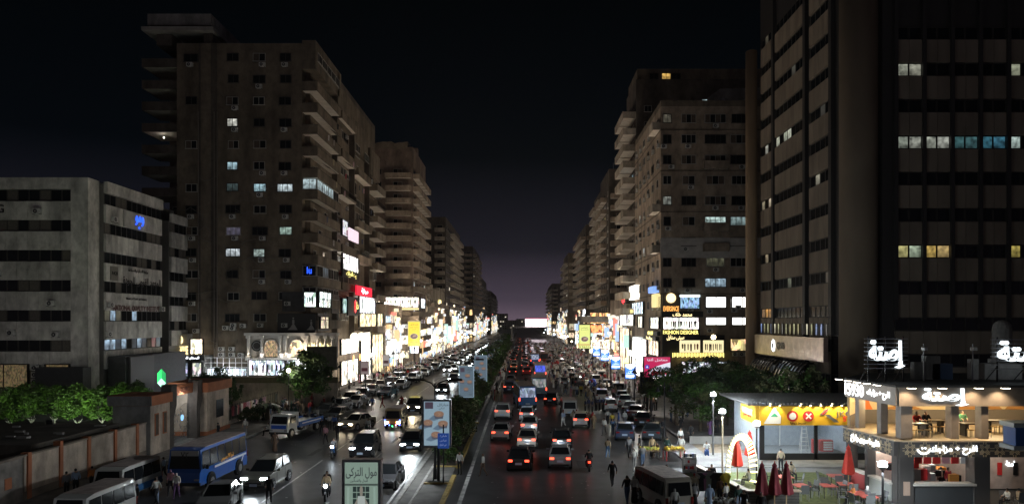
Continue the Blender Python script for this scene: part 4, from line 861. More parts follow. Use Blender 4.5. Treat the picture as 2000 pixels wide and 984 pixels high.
def bowls_print(f, w, zb, h, y):
    b = MB(); r = w*.17
    for i, (u, v) in enumerate(((.08, .70), (-.30, .52), (.22, .50), (-.02, .27))):
        cx_, cz = u*w, zb+v*h
        b.add([(cx_-r, y-.002, cz-r*.2), (cx_-r*2.1, y-.002, cz-r*1.1), (cx_-r*1.0, y-.002, cz-r*1.4), (cx_+r*.6, y-.002, cz-r*.8)], [(0, 1, 2, 3)], blue_shade)
        b.add([(cx_+(.80*r if k in (2, 3) else r)*(1 if k in (1, 2) else -1), y-.004, cz-(.95*r if k in (2, 3) else 0)) for k in range(4)], [(0, 1, 2, 3)], rimc)
        n = 14; b.add([(cx_+r*1.02*math.cos(6.283*k/n), y-.006, cz+r*.62*math.sin(6.283*k/n)) for k in range(n)], [tuple(range(n))], bowl1)
        for k in range(9):
            a = RND.uniform(0, 6.28); q = RND.random()*.7*r; b.add([(cx_+q*math.cos(a)+.12*r*math.cos(1.57*j), y-.008, cz+.6*q*math.sin(a)+.10*r*math.sin(1.57*j)) for j in range(4)], [(0, 1, 2, 3)], bowl2)
    b.add([(-w*.40, y-.004, zb+h*.95), (-w*.12, y-.004, zb+h*.95), (-w*.12, y-.004, zb+h*.81), (-w*.40, y-.004, zb+h*.81)], [(0, 3, 2, 1)], pr('logo', (.055, .04, .06)))
    b.build('printed_bowls', f)
    inst('lettering', text_mesh('مباركل', ink, h*.07, w*.38, .01), f, (w*.22, y-.012, zb+h*.89)); inst('lettering', text_mesh('كيكي', ink, h*.055, w*.2, .01), f, (w*.18, y-.012, zb+h*.815))
    inst('lettering', text_mesh('16', ink, h*.045, w*.16, .01), f, (w*.28, y-.012, zb+h*.10))
face_blue = pr('poster_blue', (.25, .36, .44), .85)
light_box(-5.75, 48.3, 2.38, 1.95, 3.2, 'poster_box', 'pale blue poster of four topped bowls in grey frame beside the median bed', face_blue, [bowls_print])
for i, (x, y, w, zb, h) in enumerate(((px(911, 74.5), 74.5, 1.55, 2.95, 3.25), (px(939, 100), 100, 1.75, 2.5, 3.6), (px(957, 128), 128, 1.6, 2.5, 3.4), (px(968, 158), 158, 1.7, 2.5, 3.4), (px(975, 190), 190, 1.7, 2.5, 3.4))):
    light_box(x, y, zb, w, h, 'poster_box', ('pale blue bowl poster on the median just past the first one', 'pale blue bowl poster third along the median')[i] if i < 2 else 'pale blue bowl poster far along the median', pr('poster_blue_far', (.16, .23, .29), .6), [bowls_print] if i < 4 else [], group=None if i < 2 else 'far bowl posters', frame=face_blue, trim=.05, deep=.3)
def gown_print(f, w, zb, h, y):
    b = MB(); G = pr('mint', (.17, .25, .21)); Wt = pr('gown_grey', (.33, .37, .35)); D = pr('pane_black', (.018, .03, .028)); K = pr('skin_print', (.20, .19, .16))
    b.add([(-w*.44, y-.003, zb+h*.755), (w*.44, y-.003, zb+h*.755), (w*.44, y-.003, zb+h*.735), (-w*.44, y-.003, zb+h*.735)], [(0, 3, 2, 1)], pr('line_dark', (.05, .07, .06)))
    for i in range(4):
        for j in range(5):
            x0_, z0_ = -w*.22+i*w*.11, zb+h*.42+j*h*.063; b.add([(x0_, y-.003, z0_), (x0_+w*.095, y-.003, z0_), (x0_+w*.095, y-.003, z0_+h*.054), (x0_, y-.003, z0_+h*.054)], [(0, 1, 2, 3)], D)
    def poly(p, m, d): b.add([(u*w, y-d, zb+v*h) for u, v in p], [tuple(range(len(p)))], m)
    for sx_ in (-1, 1): poly([(.40*sx_, .06), (.33*sx_, .06), (.31*sx_, .72), (.36*sx_, .72)], pr('drape', (.24, .33, .28)), .004); poly([(.07*sx_, .63), (.20*sx_, .53), (.17*sx_, .515), (.06*sx_, .59)], K, .008); poly([(.20*sx_, .535), (.08*sx_, .47), (.07*sx_, .49), (.175*sx_, .55)], K, .009)
    poly([(-.09, .63), (.09, .63), (.10, .54), (.07, .47), (.11, .30), (.19, .04), (-.19, .04), (-.11, .30), (-.07, .47), (-.10, .54)], Wt, .010)
    poly([(-.03, .63), (.03, .63), (.045, .70), (.02, .735), (-.02, .735), (-.045, .70)], K, .011)
    b.build('printed_gown', f)
    inst('lettering', text_mesh('مول التركى', ink, h*.115, w*.80, .01), f, (.0, y-.014, zb+h*.865)); inst('lettering', text_mesh('للبدل والفساتين', ink, h*.035, w*.45, .01), f, (-.1, y-.014, zb+h*.785))
light_box(px(708, 32), 32, .35, 1.72, 4.35, 'poster_box', 'green lit dress-mall poster in a deep grey frame by the lower kerb', pr('poster_mint', (.21, .29, .24), .9), [gown_print], deep=.5)
t = thing('street_sign', 'small blue street sign on a thin black pole at the median end', 'sign', (px(866, 47.4), 47.4, 0))
MB().cyl((0, 0, .1), (0, 0, 4.0), .05, .05, black, 6).build('pole', t)
b = MB().box(-.37, -.06, 2.45, .37, -.02, 3.45, mat('sign_blue', (.03, .08, .35), .5, em=(.04, .12, .5), es=.35)).build('sign_panel', t)
for k, q in enumerate(('شارع', 'عباس', 'حى شرق')): inst('lettering', text_mesh(q, mat('letters_pale', (.6, .65, .8), .6, em=(.5, .6, .9), es=.3), .17, .45, .01), b, (0, -.075, 3.25-.28*k))
# shrubs and small trees of the median bed
sc_ = [crown_mesh(.8, .8, .75, 900, [leaf_d, leaf_o], 60, .12, 14), crown_mesh(1.0, 1.0, 1.5, 1500, [leaf_g, leaf_o], 61, .13, 18), crown_mesh(.7, .7, .9, 800, [leaf_d, leaf_g], 62, .11, 12)]
st_ = trunk_mesh(.7, .05, bark, 8, .4, .1, 4)
r = random.Random(5)
for i in range(16):
    y = 53.8+i*1.08; k = r.choice((0, 1, 2, 1))
    tree('shrub', 'leafy shrub crowding the median bed past the first bowl poster', -5.75+r.uniform(-.25, .3), y, .7, sc_[k], (.85, 1.7, 1.0)[k], st_, 'shrub', 'shrubs in the near median bed', r.uniform(.95, 1.35), r.uniform(0, 6))
for i in range(44):
    y = 77.5+i*2.6+r.uniform(-1, 1); k = r.choice((0, 1, 2))
    tree('shrub', 'low shrub in the long median bed beyond the gap', -5.8+r.uniform(-.3, .3), y, .7, sc_[k], (.85, 1.7, 1.0)[k], st_, 'shrub', 'shrubs in the far median bed', r.uniform(.9, 1.5), r.uniform(0, 6))
med_c = crown_mesh(1.6, 1.6, 1.5, 1800, [leaf_d, leaf_g], 64, .2, 22); med_t = trunk_mesh(2.2, .12, bark, 12, .9)
for i, y in enumerate((122, 131, 139, 150, 163, 178, 190, 210, 240)): tree('median_tree', 'small round tree far along the median', -5.3+.3*math.sin(i*2), y, 2.2, med_c, 3.6, med_t, 'tree', 'round trees far along the median', RND.uniform(1.0, 1.3), i)
# overpass with the big lit screen at the end of the avenue
OP = thing('footbridge', 'narrow footbridge with a huge white and pink lit screen over the avenue', 'bridge', (8, 450, 0))
MB().box(-16, -1, 7.3, 12, 1, 7.75, concrete).build('deck', OP)
for x in (-14.5, 10.8): MB().box(x-.4, -.8, 0, x+.4, .8, 7.3, concrete).build('pier', OP)
sc2 = MB().box(-6, -2.5, 7.9, 7, -2.1, 12.2, glow('led_screen', 9, (1, .86, .93))).build('lit_screen', OP); MB().box(-6.1, -2.55, 12.2, 8.6, -2.05, 12.7, glow('led_red', 3, (1, .15, .25))).build('screen_top_bar', OP)
# blue light boxes on the shop-side kerb
blue_f = pr('box_blue', (.05, .22, .85), 1.6); wf = pr('box_white', (.85, .95, 1), 2.4)
def blue_print(f, w, zb, h, y):
    b = MB(); P = lambda q, m, d: b.add([(u*w, y-d, zb+v*h) for u, v in q], [tuple(range(len(q)))], m)
    P([(-.44, .95), (.44, .95), (.44, .78), (0, .60), (-.44, .78)], wf, .004); P([(-.40, .14), (.40, .14), (.40, .28), (-.40, .28)], wf, .004); b.build('printed_shapes', f)
    inst('lettering', text_mesh('معمل', wf, h*.07, w*.4, .01), f, (.05, y-.012, zb+h*.52)); inst('lettering', text_mesh('تحاليل', wf, h*.12, w*.7, .01), f, (0, y-.012, zb+h*.40)); inst('lettering', text_mesh('طبية', wf, h*.05, w*.3, .01), f, (0, y-.012, zb+h*.08))
for i, (x, y0, y1) in enumerate(((1226.5, 709, 740), (1198.5, 695, 721), (1178, 682, 705), (1162, 674, 696))):
    Y = 13.6*F/(x-CX); z0_, z1_ = pz(y1, Y), pz(y0, Y)
    light_box(13.9, Y, z0_, 1.45, z1_-z0_, 'light_box', 'lit blue laboratory light box on a pole at the pavement edge', blue_f, [blue_print], group='blue light boxes along the kerb', frame=dark_metal, post_dx=.5, trim=.07, deep=.3)
light_box(px(1262, 82), 82, pz(768, 82), 1.35, 2.5, 'light_box', 'unlit dark copy of the blue light box below the red laboratory billboard', mat('poster_unlit', (.05, .06, .09), .4), [], frame=dark_metal, deep=.3)
def yellow_print(tx):
    def fn(f, w, zb, h, y):
        b = MB(); n = 16
        for rr, c, d in ((.30, (.5, .48, .45), .004), (.26, (.12, .045, .03), .006)): b.add([(rr*w*math.cos(6.283*k/n)*1.05, y-d, zb+h*.40+rr*w*.75*math.sin(6.283*k/n)) for k in range(n)], [tuple(range(n))], pr('plate%d' % int(c[0]*100), c))
        b.add([(-.1*w, y-.008, zb+h*.36), (.22*w, y-.008, zb+h*.40), (.15*w, y-.008, zb+h*.47), (-.1*w, y-.008, zb+h*.44)], [(0, 1, 2, 3)], pr('plate_b', (.45, .3, .25)))
        if tx: b.add([(-.42*w, y-.004, zb+h*.16), (.42*w, y-.004, zb+h*.16), (.42*w, y-.004, zb+h*.19), (-.42*w, y-.004, zb+h*.19)], [(0, 1, 2, 3)], pr('plate_r', (.5, .05, .04)))
        b.build('printed_dish', f)
        for q, v, hh, ww_ in ((('عروض', .86, .06, .55), ('الكبدة', .78, .05, .6), ('19631', .085, .07, .72)) if tx else (('برجر', .86, .05, .6), ('جديد لذيذ', .76, .045, .7), ('الآن', .68, .03, .3), ('اطلب وجبتك', .17, .03, .6), ('بسعر خاص', .10, .03, .55))): inst('lettering', text_mesh(q, pr('ink_olive', (.12, .09, .01)), h*hh, w*ww_, .01), f, (0, y-.012, zb+h*v))
    return fn
Y = 1400*13.9/120; light_box(14.1, Y, pz(681, Y), 2.7, pz(633, Y)-pz(681, Y), 'food_billboard', 'tall pale yellow dish billboard on the shop side pavement', pr('poster_lemon', (.72, .78, .22), 1.15), [yellow_print(True)], frame=dark_metal, trim=.12)
light_box(px(809, 158), 158, pz(676, 158), 2.75, pz(627, 158)-pz(676, 158), 'food_billboard', 'tall bright yellow dish billboard on a thick pole by the left pavement', pr('poster_yellow', (.95, .75, .04), 1.1), [yellow_print(False)], frame=pr('rim', (.8, .75, .4), .8), trim=.12, deep=.6)
def lab_print(f, w, zb, h, y):
    b = MB(); P = lambda q, m, d: b.add([(u*w, y-d, zb+v*h) for u, v in q], [tuple(range(len(q)))], m); Wm = pr('lab_white', (.80, .82, .92)); Rm = pr('lab_red', (.75, .02, .08))
    curve = [(-.27+.75*t, .30+.42*t**.55) for t in [k/8 for k in range(9)]]
    P([(-.27, .03), (.485, .03)]+[(u, v) for u, v in reversed(curve)], Wm, .004); P([(-.25, .22), (-.13, .36), (-.13, .29), (.46, .29), (.46, .15), (-.13, .15), (-.13, .08)], Rm, .008)
    P([(-.42, .42), (-.30, .42), (-.28, .55), (-.36, .62), (-.44, .55)], pr('lab_blue', (.04, .06, .5)), .006); P([(-.40, .46), (-.32, .46), (-.36, .57)], Wm, .008); b.build('printed_shapes', f)
    inst('lettering', text_mesh('معامل ألفا', Wm, h*.17, w*.72, .01), f, (.02, y-.012, zb+h*.83)); inst('lettering', text_mesh('16191', pr('lab_teal', (.02, .10, .22)), h*.13, w*.38, .01), f, (w*.22, y-.014, zb+h*.44)); inst('lettering', text_mesh('معاً للحياة', Wm, h*.07, w*.3, .01), f, (w*.1, y-.014, zb+h*.22))
light_box(px(1283, 81), 81, pz(737, 81), 3.15, pz(695, 81)-pz(737, 81), 'lab_billboard', 'crimson and white laboratory billboard half hidden by the big tree', pr('lab_crimson', (.55, .02, .10), 1.0), [lab_print], frame=dark_metal, post_dx=-.7, trim=.1)
# posters on thin posts by the left shops
for x, y0, y1, Y, c in ((712, 705, 731, 95, (.20, .15, .15)), (754, 692, 715, 118, (.32, .28, .26))):
    light_box(px(x, Y), Y, pz(y1, Y), 1.15, pz(y0, Y)-pz(y1, Y), 'small_poster', 'small group-portrait poster on a slim post by the left pavement', pr('poster_pale%d' % x, c), [lambda f, w, zb, h, y: MB().box(-.35*w, y-.02, zb+.25*h, .35*w, y-.004, zb+.5*h, pr('figures', (.05, .015, .02))).build('printed_figures', f)], frame=dark_metal, group='small posters by the left pavement', trim=.05, deep=.15)
# ornamental lamps, mostly dark, along both pavements
def orn():
    b = MB().cyl((0, 0, .1), (0, 0, 5.2), .08, .05, dark_metal, 7).cyl((0, 0, .1), (0, 0, .9), .15, .1, dark_metal, 8)
    for s in (-1, 1): b.tube([(0, 0, 4.6), (.3*s, 0, 4.9), (.7*s, 0, 4.8)], .03, dark_metal, 5).cyl((.7*s, 0, 4.75), (.7*s, 0, 4.35), .05, .27, dark_metal, 8)
    return b.mesh('lantern_post')
ORN = orn()
for x, y in ((13.7, 76), (13.8, 88), (13.9, 112), (13.8, 140), (13.8, 165), (13.8, 195), (-25.2, 98), (-25.2, 120), (-25.2, 140), (-25.2, 168), (-25.2, 200)):
    inst('pavement_lantern', ORN, None, (x, y, .1), R(90), label='dark two-shade lantern post at the pavement edge by the lit shops', cat='street lamp', group='lantern posts along the pavements')
for x, y, p in ((-26.4, 81, 900), (-29.5, 97, 900), (13.8, 84, 2600), (13.8, 112, 4200), (13.8, 140, 4200), (13.8, 168, 4200), (13.8, 200, 4200), (13.8, 250, 5000), (13.8, 310, 6000), (-25.2, 92, 3200), (-25.2, 120, 4600), (-25.2, 146, 4600), (-25.2, 168, 4600), (-25.2, 200, 4600), (-25.2, 250, 5000), (-25.2, 310, 6000)):  # masts added with uplights to brighten the facades and the crowd
    t = thing('added_lantern', 'added warm lit globe lantern on a slim mast before the bright shops', 'street lamp', (x, y, .1), 0, 'added globe lanterns along the near shops'); MB().cyl((0, 0, 0), (0, 0, 5.0), .05, .05, dark_metal, 6).build('mast', t); MB().ball((0, 0, 5.2), .24, G12, 9, 6).build('globe', t, color=(1, .85, .6))
    lamp('street_fill', t, (0, 0, 4.85), 'POINT', 1300 if 100 < y < 180 else 800 if y > 83 else 450, (1, .94, .86), .3)
    lamp('facade_uplight', t, (0, 0, 5.75), 'SPOT', p, (1, .80, .60), .3, (R(180), R(-26 if x > 0 else 26), 0), R(140), .6)
inst('pavement_lantern', ORN, None, (13.2, 66.5, .0), R(20), label='dark lantern post beside the big tree and wooden cart', cat='street lamp')

# ================================================================ near left: wall, gate, gatehouses, hedge
wall_p = mat('wall_paint_cream', (.50, .41, .33), .9, noise=.42, scale=.6, bump=.2, streak=True); wall_o = mat('wall_paint_orange', (.42, .15, .07), .85, noise=.2, scale=1); wall_l = mat('wall_grey_shade_trim', (.22, .18, .145), .95, noise=.35, scale=.9)
XW = -29.9
BW = thing('boundary_wall', 'cream boundary wall with orange pilasters and a base painted grey as shade', 'wall', (XW, 45, 0))
def zw(x, y): return pz(y, F*XW/(x-CX))
MB().box(-.3, -20, .6, 0, 12.0, 2.72, wall_p).box(-.3, -20, 0, .03, 12.0, .6, wall_l).box(-.36, -20, 2.72, .05, 12.0, 2.82, wall_l).build('wall', BW)  # base strip greyed for the shade along it; coping shares the grey
for y in (39.6, 43.4, 46.4, 49.4, 52.6, 55.6): MB().box(-.36, -.16, 0, .1, .16, 2.9 if y != 46.4 else 3.1, wall_o).build('pilaster', BW, (0, y-45, 0))
gt = MB().box(-.1, -1.25, .1, .06, 1.25, 2.7, mat('sheet_steel', (.24, .22, .20), .6, .3, noise=.5, scale=1.3)).box(-.1, -1.35, 2.7, .1, 1.35, 2.85, wall_l).box(-.1, -1.35, 0, .1, -1.25, 2.7, wall_l).box(-.1, 1.25, 0, .1, 1.35, 2.7, wall_l).box(.06, -.25, 1.1, .09, .3, 1.75, wall_o).build('steel_door', BW, (.05, 41.5-45, 0))
G1h = thing('gatehouse', 'cream gatehouse with orange parapet, two tall orange shutters and a dark flat roof', 'gatehouse', (-31, 59, 0))
body(G1h, [(-32.6, 57.1, 0, -29.6, 60.2, 4.1)], wall_p); body(G1h, [(-33, 57.0, 4.1, -29.45, 60.4, 4.9)], wall_o, 'parapet'); body(G1h, [(-33, 56.95, 4.12, -29.46, 56.997, 4.88)], w_grey, 'parapet_shade'); body(G1h, [(-32.6, 57.05, .1, -29.62, 57.097, 4.1)], w_grey, 'front_shade')  # grey sheets over the camera side stand in for its shade
for u in (.9, 2.2): MB().box(-.3, -.06, -.9, .3, .03, .9, wall_o).box(-.22, -.08, -.82, .22, -.06, .82, shutter).build('shutter', G1h, place(G1h, (-29.6, 57.1), LSIDE, u, 2.5), LSIDE)
GA = thing('gate', 'wide entrance gate with slanted dark columns, letters and ornamental iron leaves lit white inside', 'gate', (-31, 64, 0))
gm = mat('gate_column', (.10, .085, .075), .8, noise=.2)
for y in (61.3, 66.3): MB().slabx([(-.35, 0), (.35, 0), (.35, 2.6), (.85, 3.6), (.85, 5.4), (-.05, 5.4), (-.35, 3.0)], -.45, .45, gm).build('column', GA, (.6, y-64, 0))
MB().box(-.25, -2.4, 4.3, .2, 2.4, 5.2, wall_o).build('lintel', GA, (.4, 0, 0)); inst('lettering', text_mesh('LEHRO', mat('letters_rust', (.10, .035, .02), .7), .45, 1.7), GA, (.66, .6, 4.75), LSIDE)
MB().box(-.9, -5.0, 4.6, 1.3, -1.6, 5.3, wall_p).build('canopy', GA, (-.3, -1.0, -.5))
ir = MB()
for i in range(22): y = -2.2+.21*i; ir.cyl((0, y, .1), (0, y, 3.2-.25*math.sin(i*.3)), .02, .02, dark_metal, 4)
for i in range(90): a = RND.uniform(-2.2, 2.2); z = RND.uniform(.5, 3); s = RND.uniform(.05, .13); ir.add([(.02, a-s, z), (.02, a, z+s), (.02, a+s, z), (.02, a, z-s)], [(0, 1, 2, 3)], grey_metal)
ir.build('iron_leaf', GA, (.4, 0, 0)); MB().disc((.45, .4, 2.2), .28, glow('gate_emblem', 1.2, (.3, .65, 1)), 14, 'x').build('emblem', GA)
MB().box(-2.4, -1.5, 0, -2.3, 7.6, 4.0, glow('gate_back', .35, (.85, .95, 1), .15)).build('lit_passage', GA); lamp('gate_light', GA, (-1.2, 1.0, 3.7), 'POINT', 130, (.85, .95, 1), .15); lamp('gate_lamp', GA, (.9, 0, 4.1), 'POINT', 70, (1, .95, .9), .1)
G2h = thing('gatehouse', 'cream gatehouse with orange parapet and one dark square window past the gate', 'gatehouse', (-31, 70, 0))
body(G2h, [(-33, 67.3, .5, -29.6, 72.3, 4.2)], wall_p); body(G2h, [(-33.2, 67.1, 4.2, -29.4, 72.6, 5.1), (-33.1, 67.2, 0, -29.5, 72.4, .5)], wall_o, 'parapet'); MB().box(-.8, -.05, -.85, .8, .02, .85, glass_dark).build('window', G2h, place(G2h, (-29.6, 67.3), LSIDE, 2.8, 2.4), LSIDE)
# hedge trees lit from below by added lamps, behind the wall
for i, x in enumerate((18, 62, 108, 152, 198, 240, 276)):
    Y = 66.+(i % 3)*1.2; t = tree('hedge_tree', 'clipped green tree of the lit hedge row beneath the office block', px(x, Y), Y, 1.5, hedge_c[i % 3], 2.85+.25*(i % 2), hedge_t, 'tree', 'clipped trees in the lit hedge row', 1.12, i*1.3)
lamp('added_hedge_light', None, (px(222, 62), 62.6, 1.3), 'POINT', 350, (.8, 1, .6), .1); lamp('added_hedge_light', None, (px(195, 62), 62.3, 1.2), 'POINT', 650, (.85, 1, .7), .1); lamp('added_hedge_light', None, (px(90, 62), 62.5, 1.2), 'POINT', 350, (.8, 1, .6), .1)  # lamps added under the hedge to light its leaves
wl = MB().box(-.25, -.12, 0, .25, .12, .32, dark_metal).box(-.2, -.13, .05, .2, -.12, .27, G12).mesh('added_floodlight')
for x, p in ((-52, 380), (-44, 600), (-36.5, 640)):  # floodlights added to brighten the office block
    o = inst('added_floodlight', wl, None, (x, 55.4, 2.9), R(180), color=(1, .98, .9), label='small added floodlight on the shed roof turned to the white office block', cat='floodlight', group='added floodlights on the shed roof')
    lamp('added_flood', None, (x, 55.7, 3.3), 'SPOT', p, (1, .97, .9), .1, (R(112), 0, R(8 if x > -40 else 0)), R(100), .8)
fl = MB().box(-.2, -.1, 0, .2, .1, .25, dark_metal).box(-.16, -.115, .04, .16, -.1, .21, G3)
for x in (90, 195, 262): inst('added_hedge_floodlight', fl.mesh('added_hedge_floodlight'), None, (px(x, 62), 62.0, .13), R(180), color=(.8, 1, .6), label='small added floodlight on the ground facing the hedge trees', cat='floodlight', group='added floodlights under the hedge')  # housings for the lamps added under the hedge
LH = thing('low_shed', 'long low dark shed roof behind the boundary wall with scattered rubble on top', 'shed', (-40, 55, 0))
body(LH, [(-55, 46, 0, -31.5, 56, 2.9)], w_brown2); b = MB(); 
for i in range(60): b.cbox((RND.uniform(-15, 8), RND.uniform(-8, .8), 2.95), (RND.uniform(.2, .9), RND.uniform(.1, .5), RND.uniform(.06, .2)), concrete)
b.build('rubble', LH, kind='stuff'); ac(LH, (px(73, 46), 46), FRONT, 0, 2.0)
for i, (x, Y, s) in enumerate(((268, 74, 1.1), (238, 75, .9), (400, 88, 1.1), (430, 86, 1.2), (455, 85, .9), (372, 80, .8))):
    tree('bushy_tree', 'dark bushy tree in the yard between the gate and the beige wall' if x > 330 else 'dark bushy tree beside the cube emblem annexe', px(x, Y), Y, 1.6, crown_mesh(1.5, 1.5, 1.5, 1500, [leaf_d], 80+i, .18, 18), 2.8, trunk_mesh(1.5, .1, bark, i, .7), 'tree', 'dark yard trees by the gate' if x > 330 else 'dark trees by the annexe', s)
# beige yard wall, kiosk, palm and the round tree
YW = thing('yard_wall', 'long beige yard wall with darker coping in front of the white-lit shops', 'wall', (px(520, 90), 90, 0))
x0, x1 = px(398, 90)-YW.location.x, px(660, 90)-YW.location.x
MB().box(x0, -.2, 0, x1, .2, pz(747, 90), wall_p).build('wall', YW); MB().box(x0, -.3, pz(747, 90), x1, .3, pz(736, 90), mat('coping_olive', (.20, .17, .10), .9, noise=.2)).build('coping', YW)
KI = thing('kiosk', 'small grey rounded kiosk by the beige yard wall', 'kiosk', (px(430, 87), 87, 0)); MB().cyl((0, 0, 0), (0, 0, 3.6), 1.3, 1.3, w_grey, 12).cyl((0, 0, 3.6), (0, 0, 3.9), 1.5, 1.3, concrete, 12).build('wall', KI); MB().box(-.25, -1.34, 2.2, .25, -1.28, 2.9, G3).build('lit_hatch', KI, color=(.8, .9, 1))
pm = MB(); r = random.Random(2)
for i in range(34):
    a = r.uniform(0, 6.28); L = r.uniform(1.3, 2.2); up = r.uniform(.3, 1.3); p0 = Vector((0, 0, 1.0)); prev = p0
    for k in range(1, 6):
        f = k/5; p = p0+Vector((math.cos(a)*L*f, math.sin(a)*L*f, up*f*1.6-1.5*f*f)); side_ = Vector((-math.sin(a), math.cos(a), 0))*.28*(1-f*.6)
        pm.add([prev-side_, prev+side_, p+side_*.8-Vector((0, 0, .1)), p-side_*.8-Vector((0, 0, .1))], [(0, 1, 2, 3)], leaf_d); prev = p
PT = thing('palm_bush', 'spiky dark palm bush by the clothes fence', 'palm', (px(522, 78), 78, 0)); pm.build('crown', PT, (0, 0, .4)); MB().cyl((0, 0, 0), (0, 0, 1.5), .3, .22, bark, 8).build('trunk', PT)
tree('round_tree', 'dense round dark tree on the left pavement before the lit shops', px(594, 84), 84, 2.2, crown_mesh(2.9, 2.6, 2.5, 9500, [leaf_d, leaf_g], 91, .2, 44), 4.6, trunk_mesh(2.6, .16, bark, 31, 1.6))
for x in (490, 478, 505): tree('clipped_bush', 'low clipped bush by the palm and clothes fence', px(x, 77), 77, .5, sc_[0], .8, st_, 'shrub', 'clipped bushes near the palm', 1.1)
# clothes hung for sale along the pavement fence
cl_cols = [(.45, .42, .38), (.5, .5, .5), (.28, .06, .08), (.06, .07, .12), (.35, .3, .2), (.02, .02, .025), (.4, .25, .3)]
def garment(): return MB().add([(-.10, 0, 0), (.10, 0, 0), (.30, .03, -.18), (.24, .03, -.35), (.2, .02, -.28), (.22, .04, -1.05), (-.22, .04, -1.05), (-.2, .02, -.28), (-.24, .03, -.35), (-.30, .03, -.18)], [tuple(range(10))], mat('hung_cloth', objcol=True, rough=.9)).add([(-.10, .10, 0), (.10, .10, 0), (.30, .09, -.18), (.22, .12, -1.05), (-.22, .12, -1.05), (-.30, .09, -.18)], [tuple(range(6))], mat('hung_cloth')).mesh('hung_garment')
GM = garment()
FE = thing('pavement_fence', 'iron fence along the left pavement used as a clothes rail', 'fence', (-30.6, 82, 0)); b = MB()
for i in range(28): b.cyl((0, -8+.6*i, .1), (0, -8+.6*i, 2.1), .03, .03, dark_metal, 4)
b.cyl((0, -8, 2.0), (0, 8.4, 2.0), .03, .03, dark_metal, 4).cyl((0, -8, .5), (0, 8.4, .5), .03, .03, dark_metal, 4).box(-.15, -8, .1, .15, 8.4, .5, wall_p); b.build('rails', FE)
for i in range(24):
    c = RND.choice(cl_cols); inst('hung_garment', GM, None, (-30.4, 75+RND.uniform(0, 14), 1.95), R(90)+RND.uniform(-.4, .4), color=c, label='garment hung for sale on the iron pavement fence', cat='garment', group='garments on the pavement fence')

# ================================================================ near right: plaza, yellow parts shop, restaurant, terrace
clear = mat('clear_glass', (.5, .55, .58), .05, alpha=.10, spec=.6)
YS = thing('parts_shop', 'single-storey glazed shop under a long yellow sign with downlights', 'shop', (22, 58, 0))
yl = mat('sign_yellow', (.80, .46, .03), .55, noise=.06, scale=.8); y0, y1, xa, xb = 55.6, 62.0, 18.4, 29.0
room = mat('room_paint', (.42, .47, .52), .8, noise=.1); tilef = mat('room_floor', (.30, .31, .32), .4)
body(YS, [(xa, y1, .12, xb, y1+.2, 4.3), (xa, y0+.1, .12, xa+.12, y1, 4.3), (xb-.12, y0+.1, .12, xb, y1, 4.3), (px(1655, y0)+.6, y0+.1, .3, px(1655, y0)+.8, y1, 2.9)], room); body(YS, [(xa, y0, .1, xb, y1, .16)], tilef, 'floor'); body(YS, [(xa, y0+.1, 2.95, xb, y1, 3.05)], room, 'ceiling')
fz0, fz1 = pz(829, y0), pz(792, y0)
body(YS, [(xa-.05, y0-.25, fz0, xb, y0+.05, fz1)], yl, 'sign_board'); body(YS, [(xa-.3, y0+.06, fz0+.05, xa-.05, y1-2.6, fz1)], yl, 'sign_return')
rf = MB(); n = 40
for i in range(n): rf.box(xa-1.2+(xb+1.2-xa)*i/n, y0-1.0, 0, xa-1.2+(xb+1.2-xa)*(i+.55)/n, y1+.6, .10, grey_metal)
rf.box(xa-1.2, y0-1.0, -.08, xb, y1+.6, 0, mat('roof_sheet', (.16, .16, .165), .5, .4)); rf.build('corrugated_roof', YS, (-22, -58, fz1+.22))
fl_ = MB()
for a in ((xa, xa+.35), (px(1593, y0)-.12, px(1593, y0)+.12), (px(1655, y0)-.05, px(1655, y0)+.05), (xb-.3, xb)): fl_.box(a[0], y0-.1, .12, a[1], y0+.08, fz0, black)
fl_.box(xa+.35, y0-.1, .12, xb, y0+.08, .62, black); fl_.build('window_frame', YS, (-22, -58, 0))
for a, c in ((xa+.35, px(1593, y0)-.12), (px(1593, y0)+.12, px(1655, y0)-.05), (px(1655, y0)+.05, xb-.3)): MB().box(a, y0-.02, .62, c, y0, fz0, clear).build('pane', YS, (-22, -58, 0))
for x in (19.5, 21, 22.4, 23.6): 
    MB().box(-.6, -.08, 0, .6, .08, .05, G6).build('ceiling_light', YS, (x-22, .6, 2.88), color=(.85, .95, 1)); lamp('room_light', YS, (x-22, .6, 2.7), 'POINT', 75, (.82, .93, 1), .3)
dl = MB().cyl((0, 0, 0), (0, -.15, .1), .06, .09, G12, 8).mesh('downlight')
for i, x in enumerate((1497, 1516, 1555, 1575, 1595, 1615, 1635, 1655)): inst('downlight', dl, YS, (px(x, y0)-22, y0-.75-58, fz1+.1), color=(1, .85, .5)); lamp('sign_light', YS, (px(x, y0)-22, y0-.62-58, fz1+.08), 'SPOT', 95, (1, .85, .5), .05, (R(28), 0, 0), R(95), .6)
for i in range(5): inst('downlight', dl, YS, (xa-.5-22, y0+.6+.55*i-58, fz1+.1), R(-90), color=(1, .9, .7)); 
for i in (1, 3): lamp('sign_light', YS, (xa-.75-22, y0+.6+.55*i-58, fz1+.05), 'SPOT', 60, (1, .9, .7), .05, (0, R(-28), 0), R(100), .6)
FY = (0, y0-.25); red = mat('emblem_red', (.55, .03, .03), .5); wht = mat('white_enamel', (.85, .85, .85), .5)
tri = MB().add([(-.75, 0, -.55), (.55, 0, -.55), (.6, 0, 0), (.05, 0, .75)], [(0, 1, 2, 3)], wht).add([(-.25, -.02, 0), (.35, -.02, 0), (.08, -.02, .3)], [(0, 1, 2)], mat('emblem_green', (.05, .35, .22), .5)); tri.build('triangle_emblem', YS, place(YS, FY, FRONT, px(1508, y0), pz(812, y0), .05))
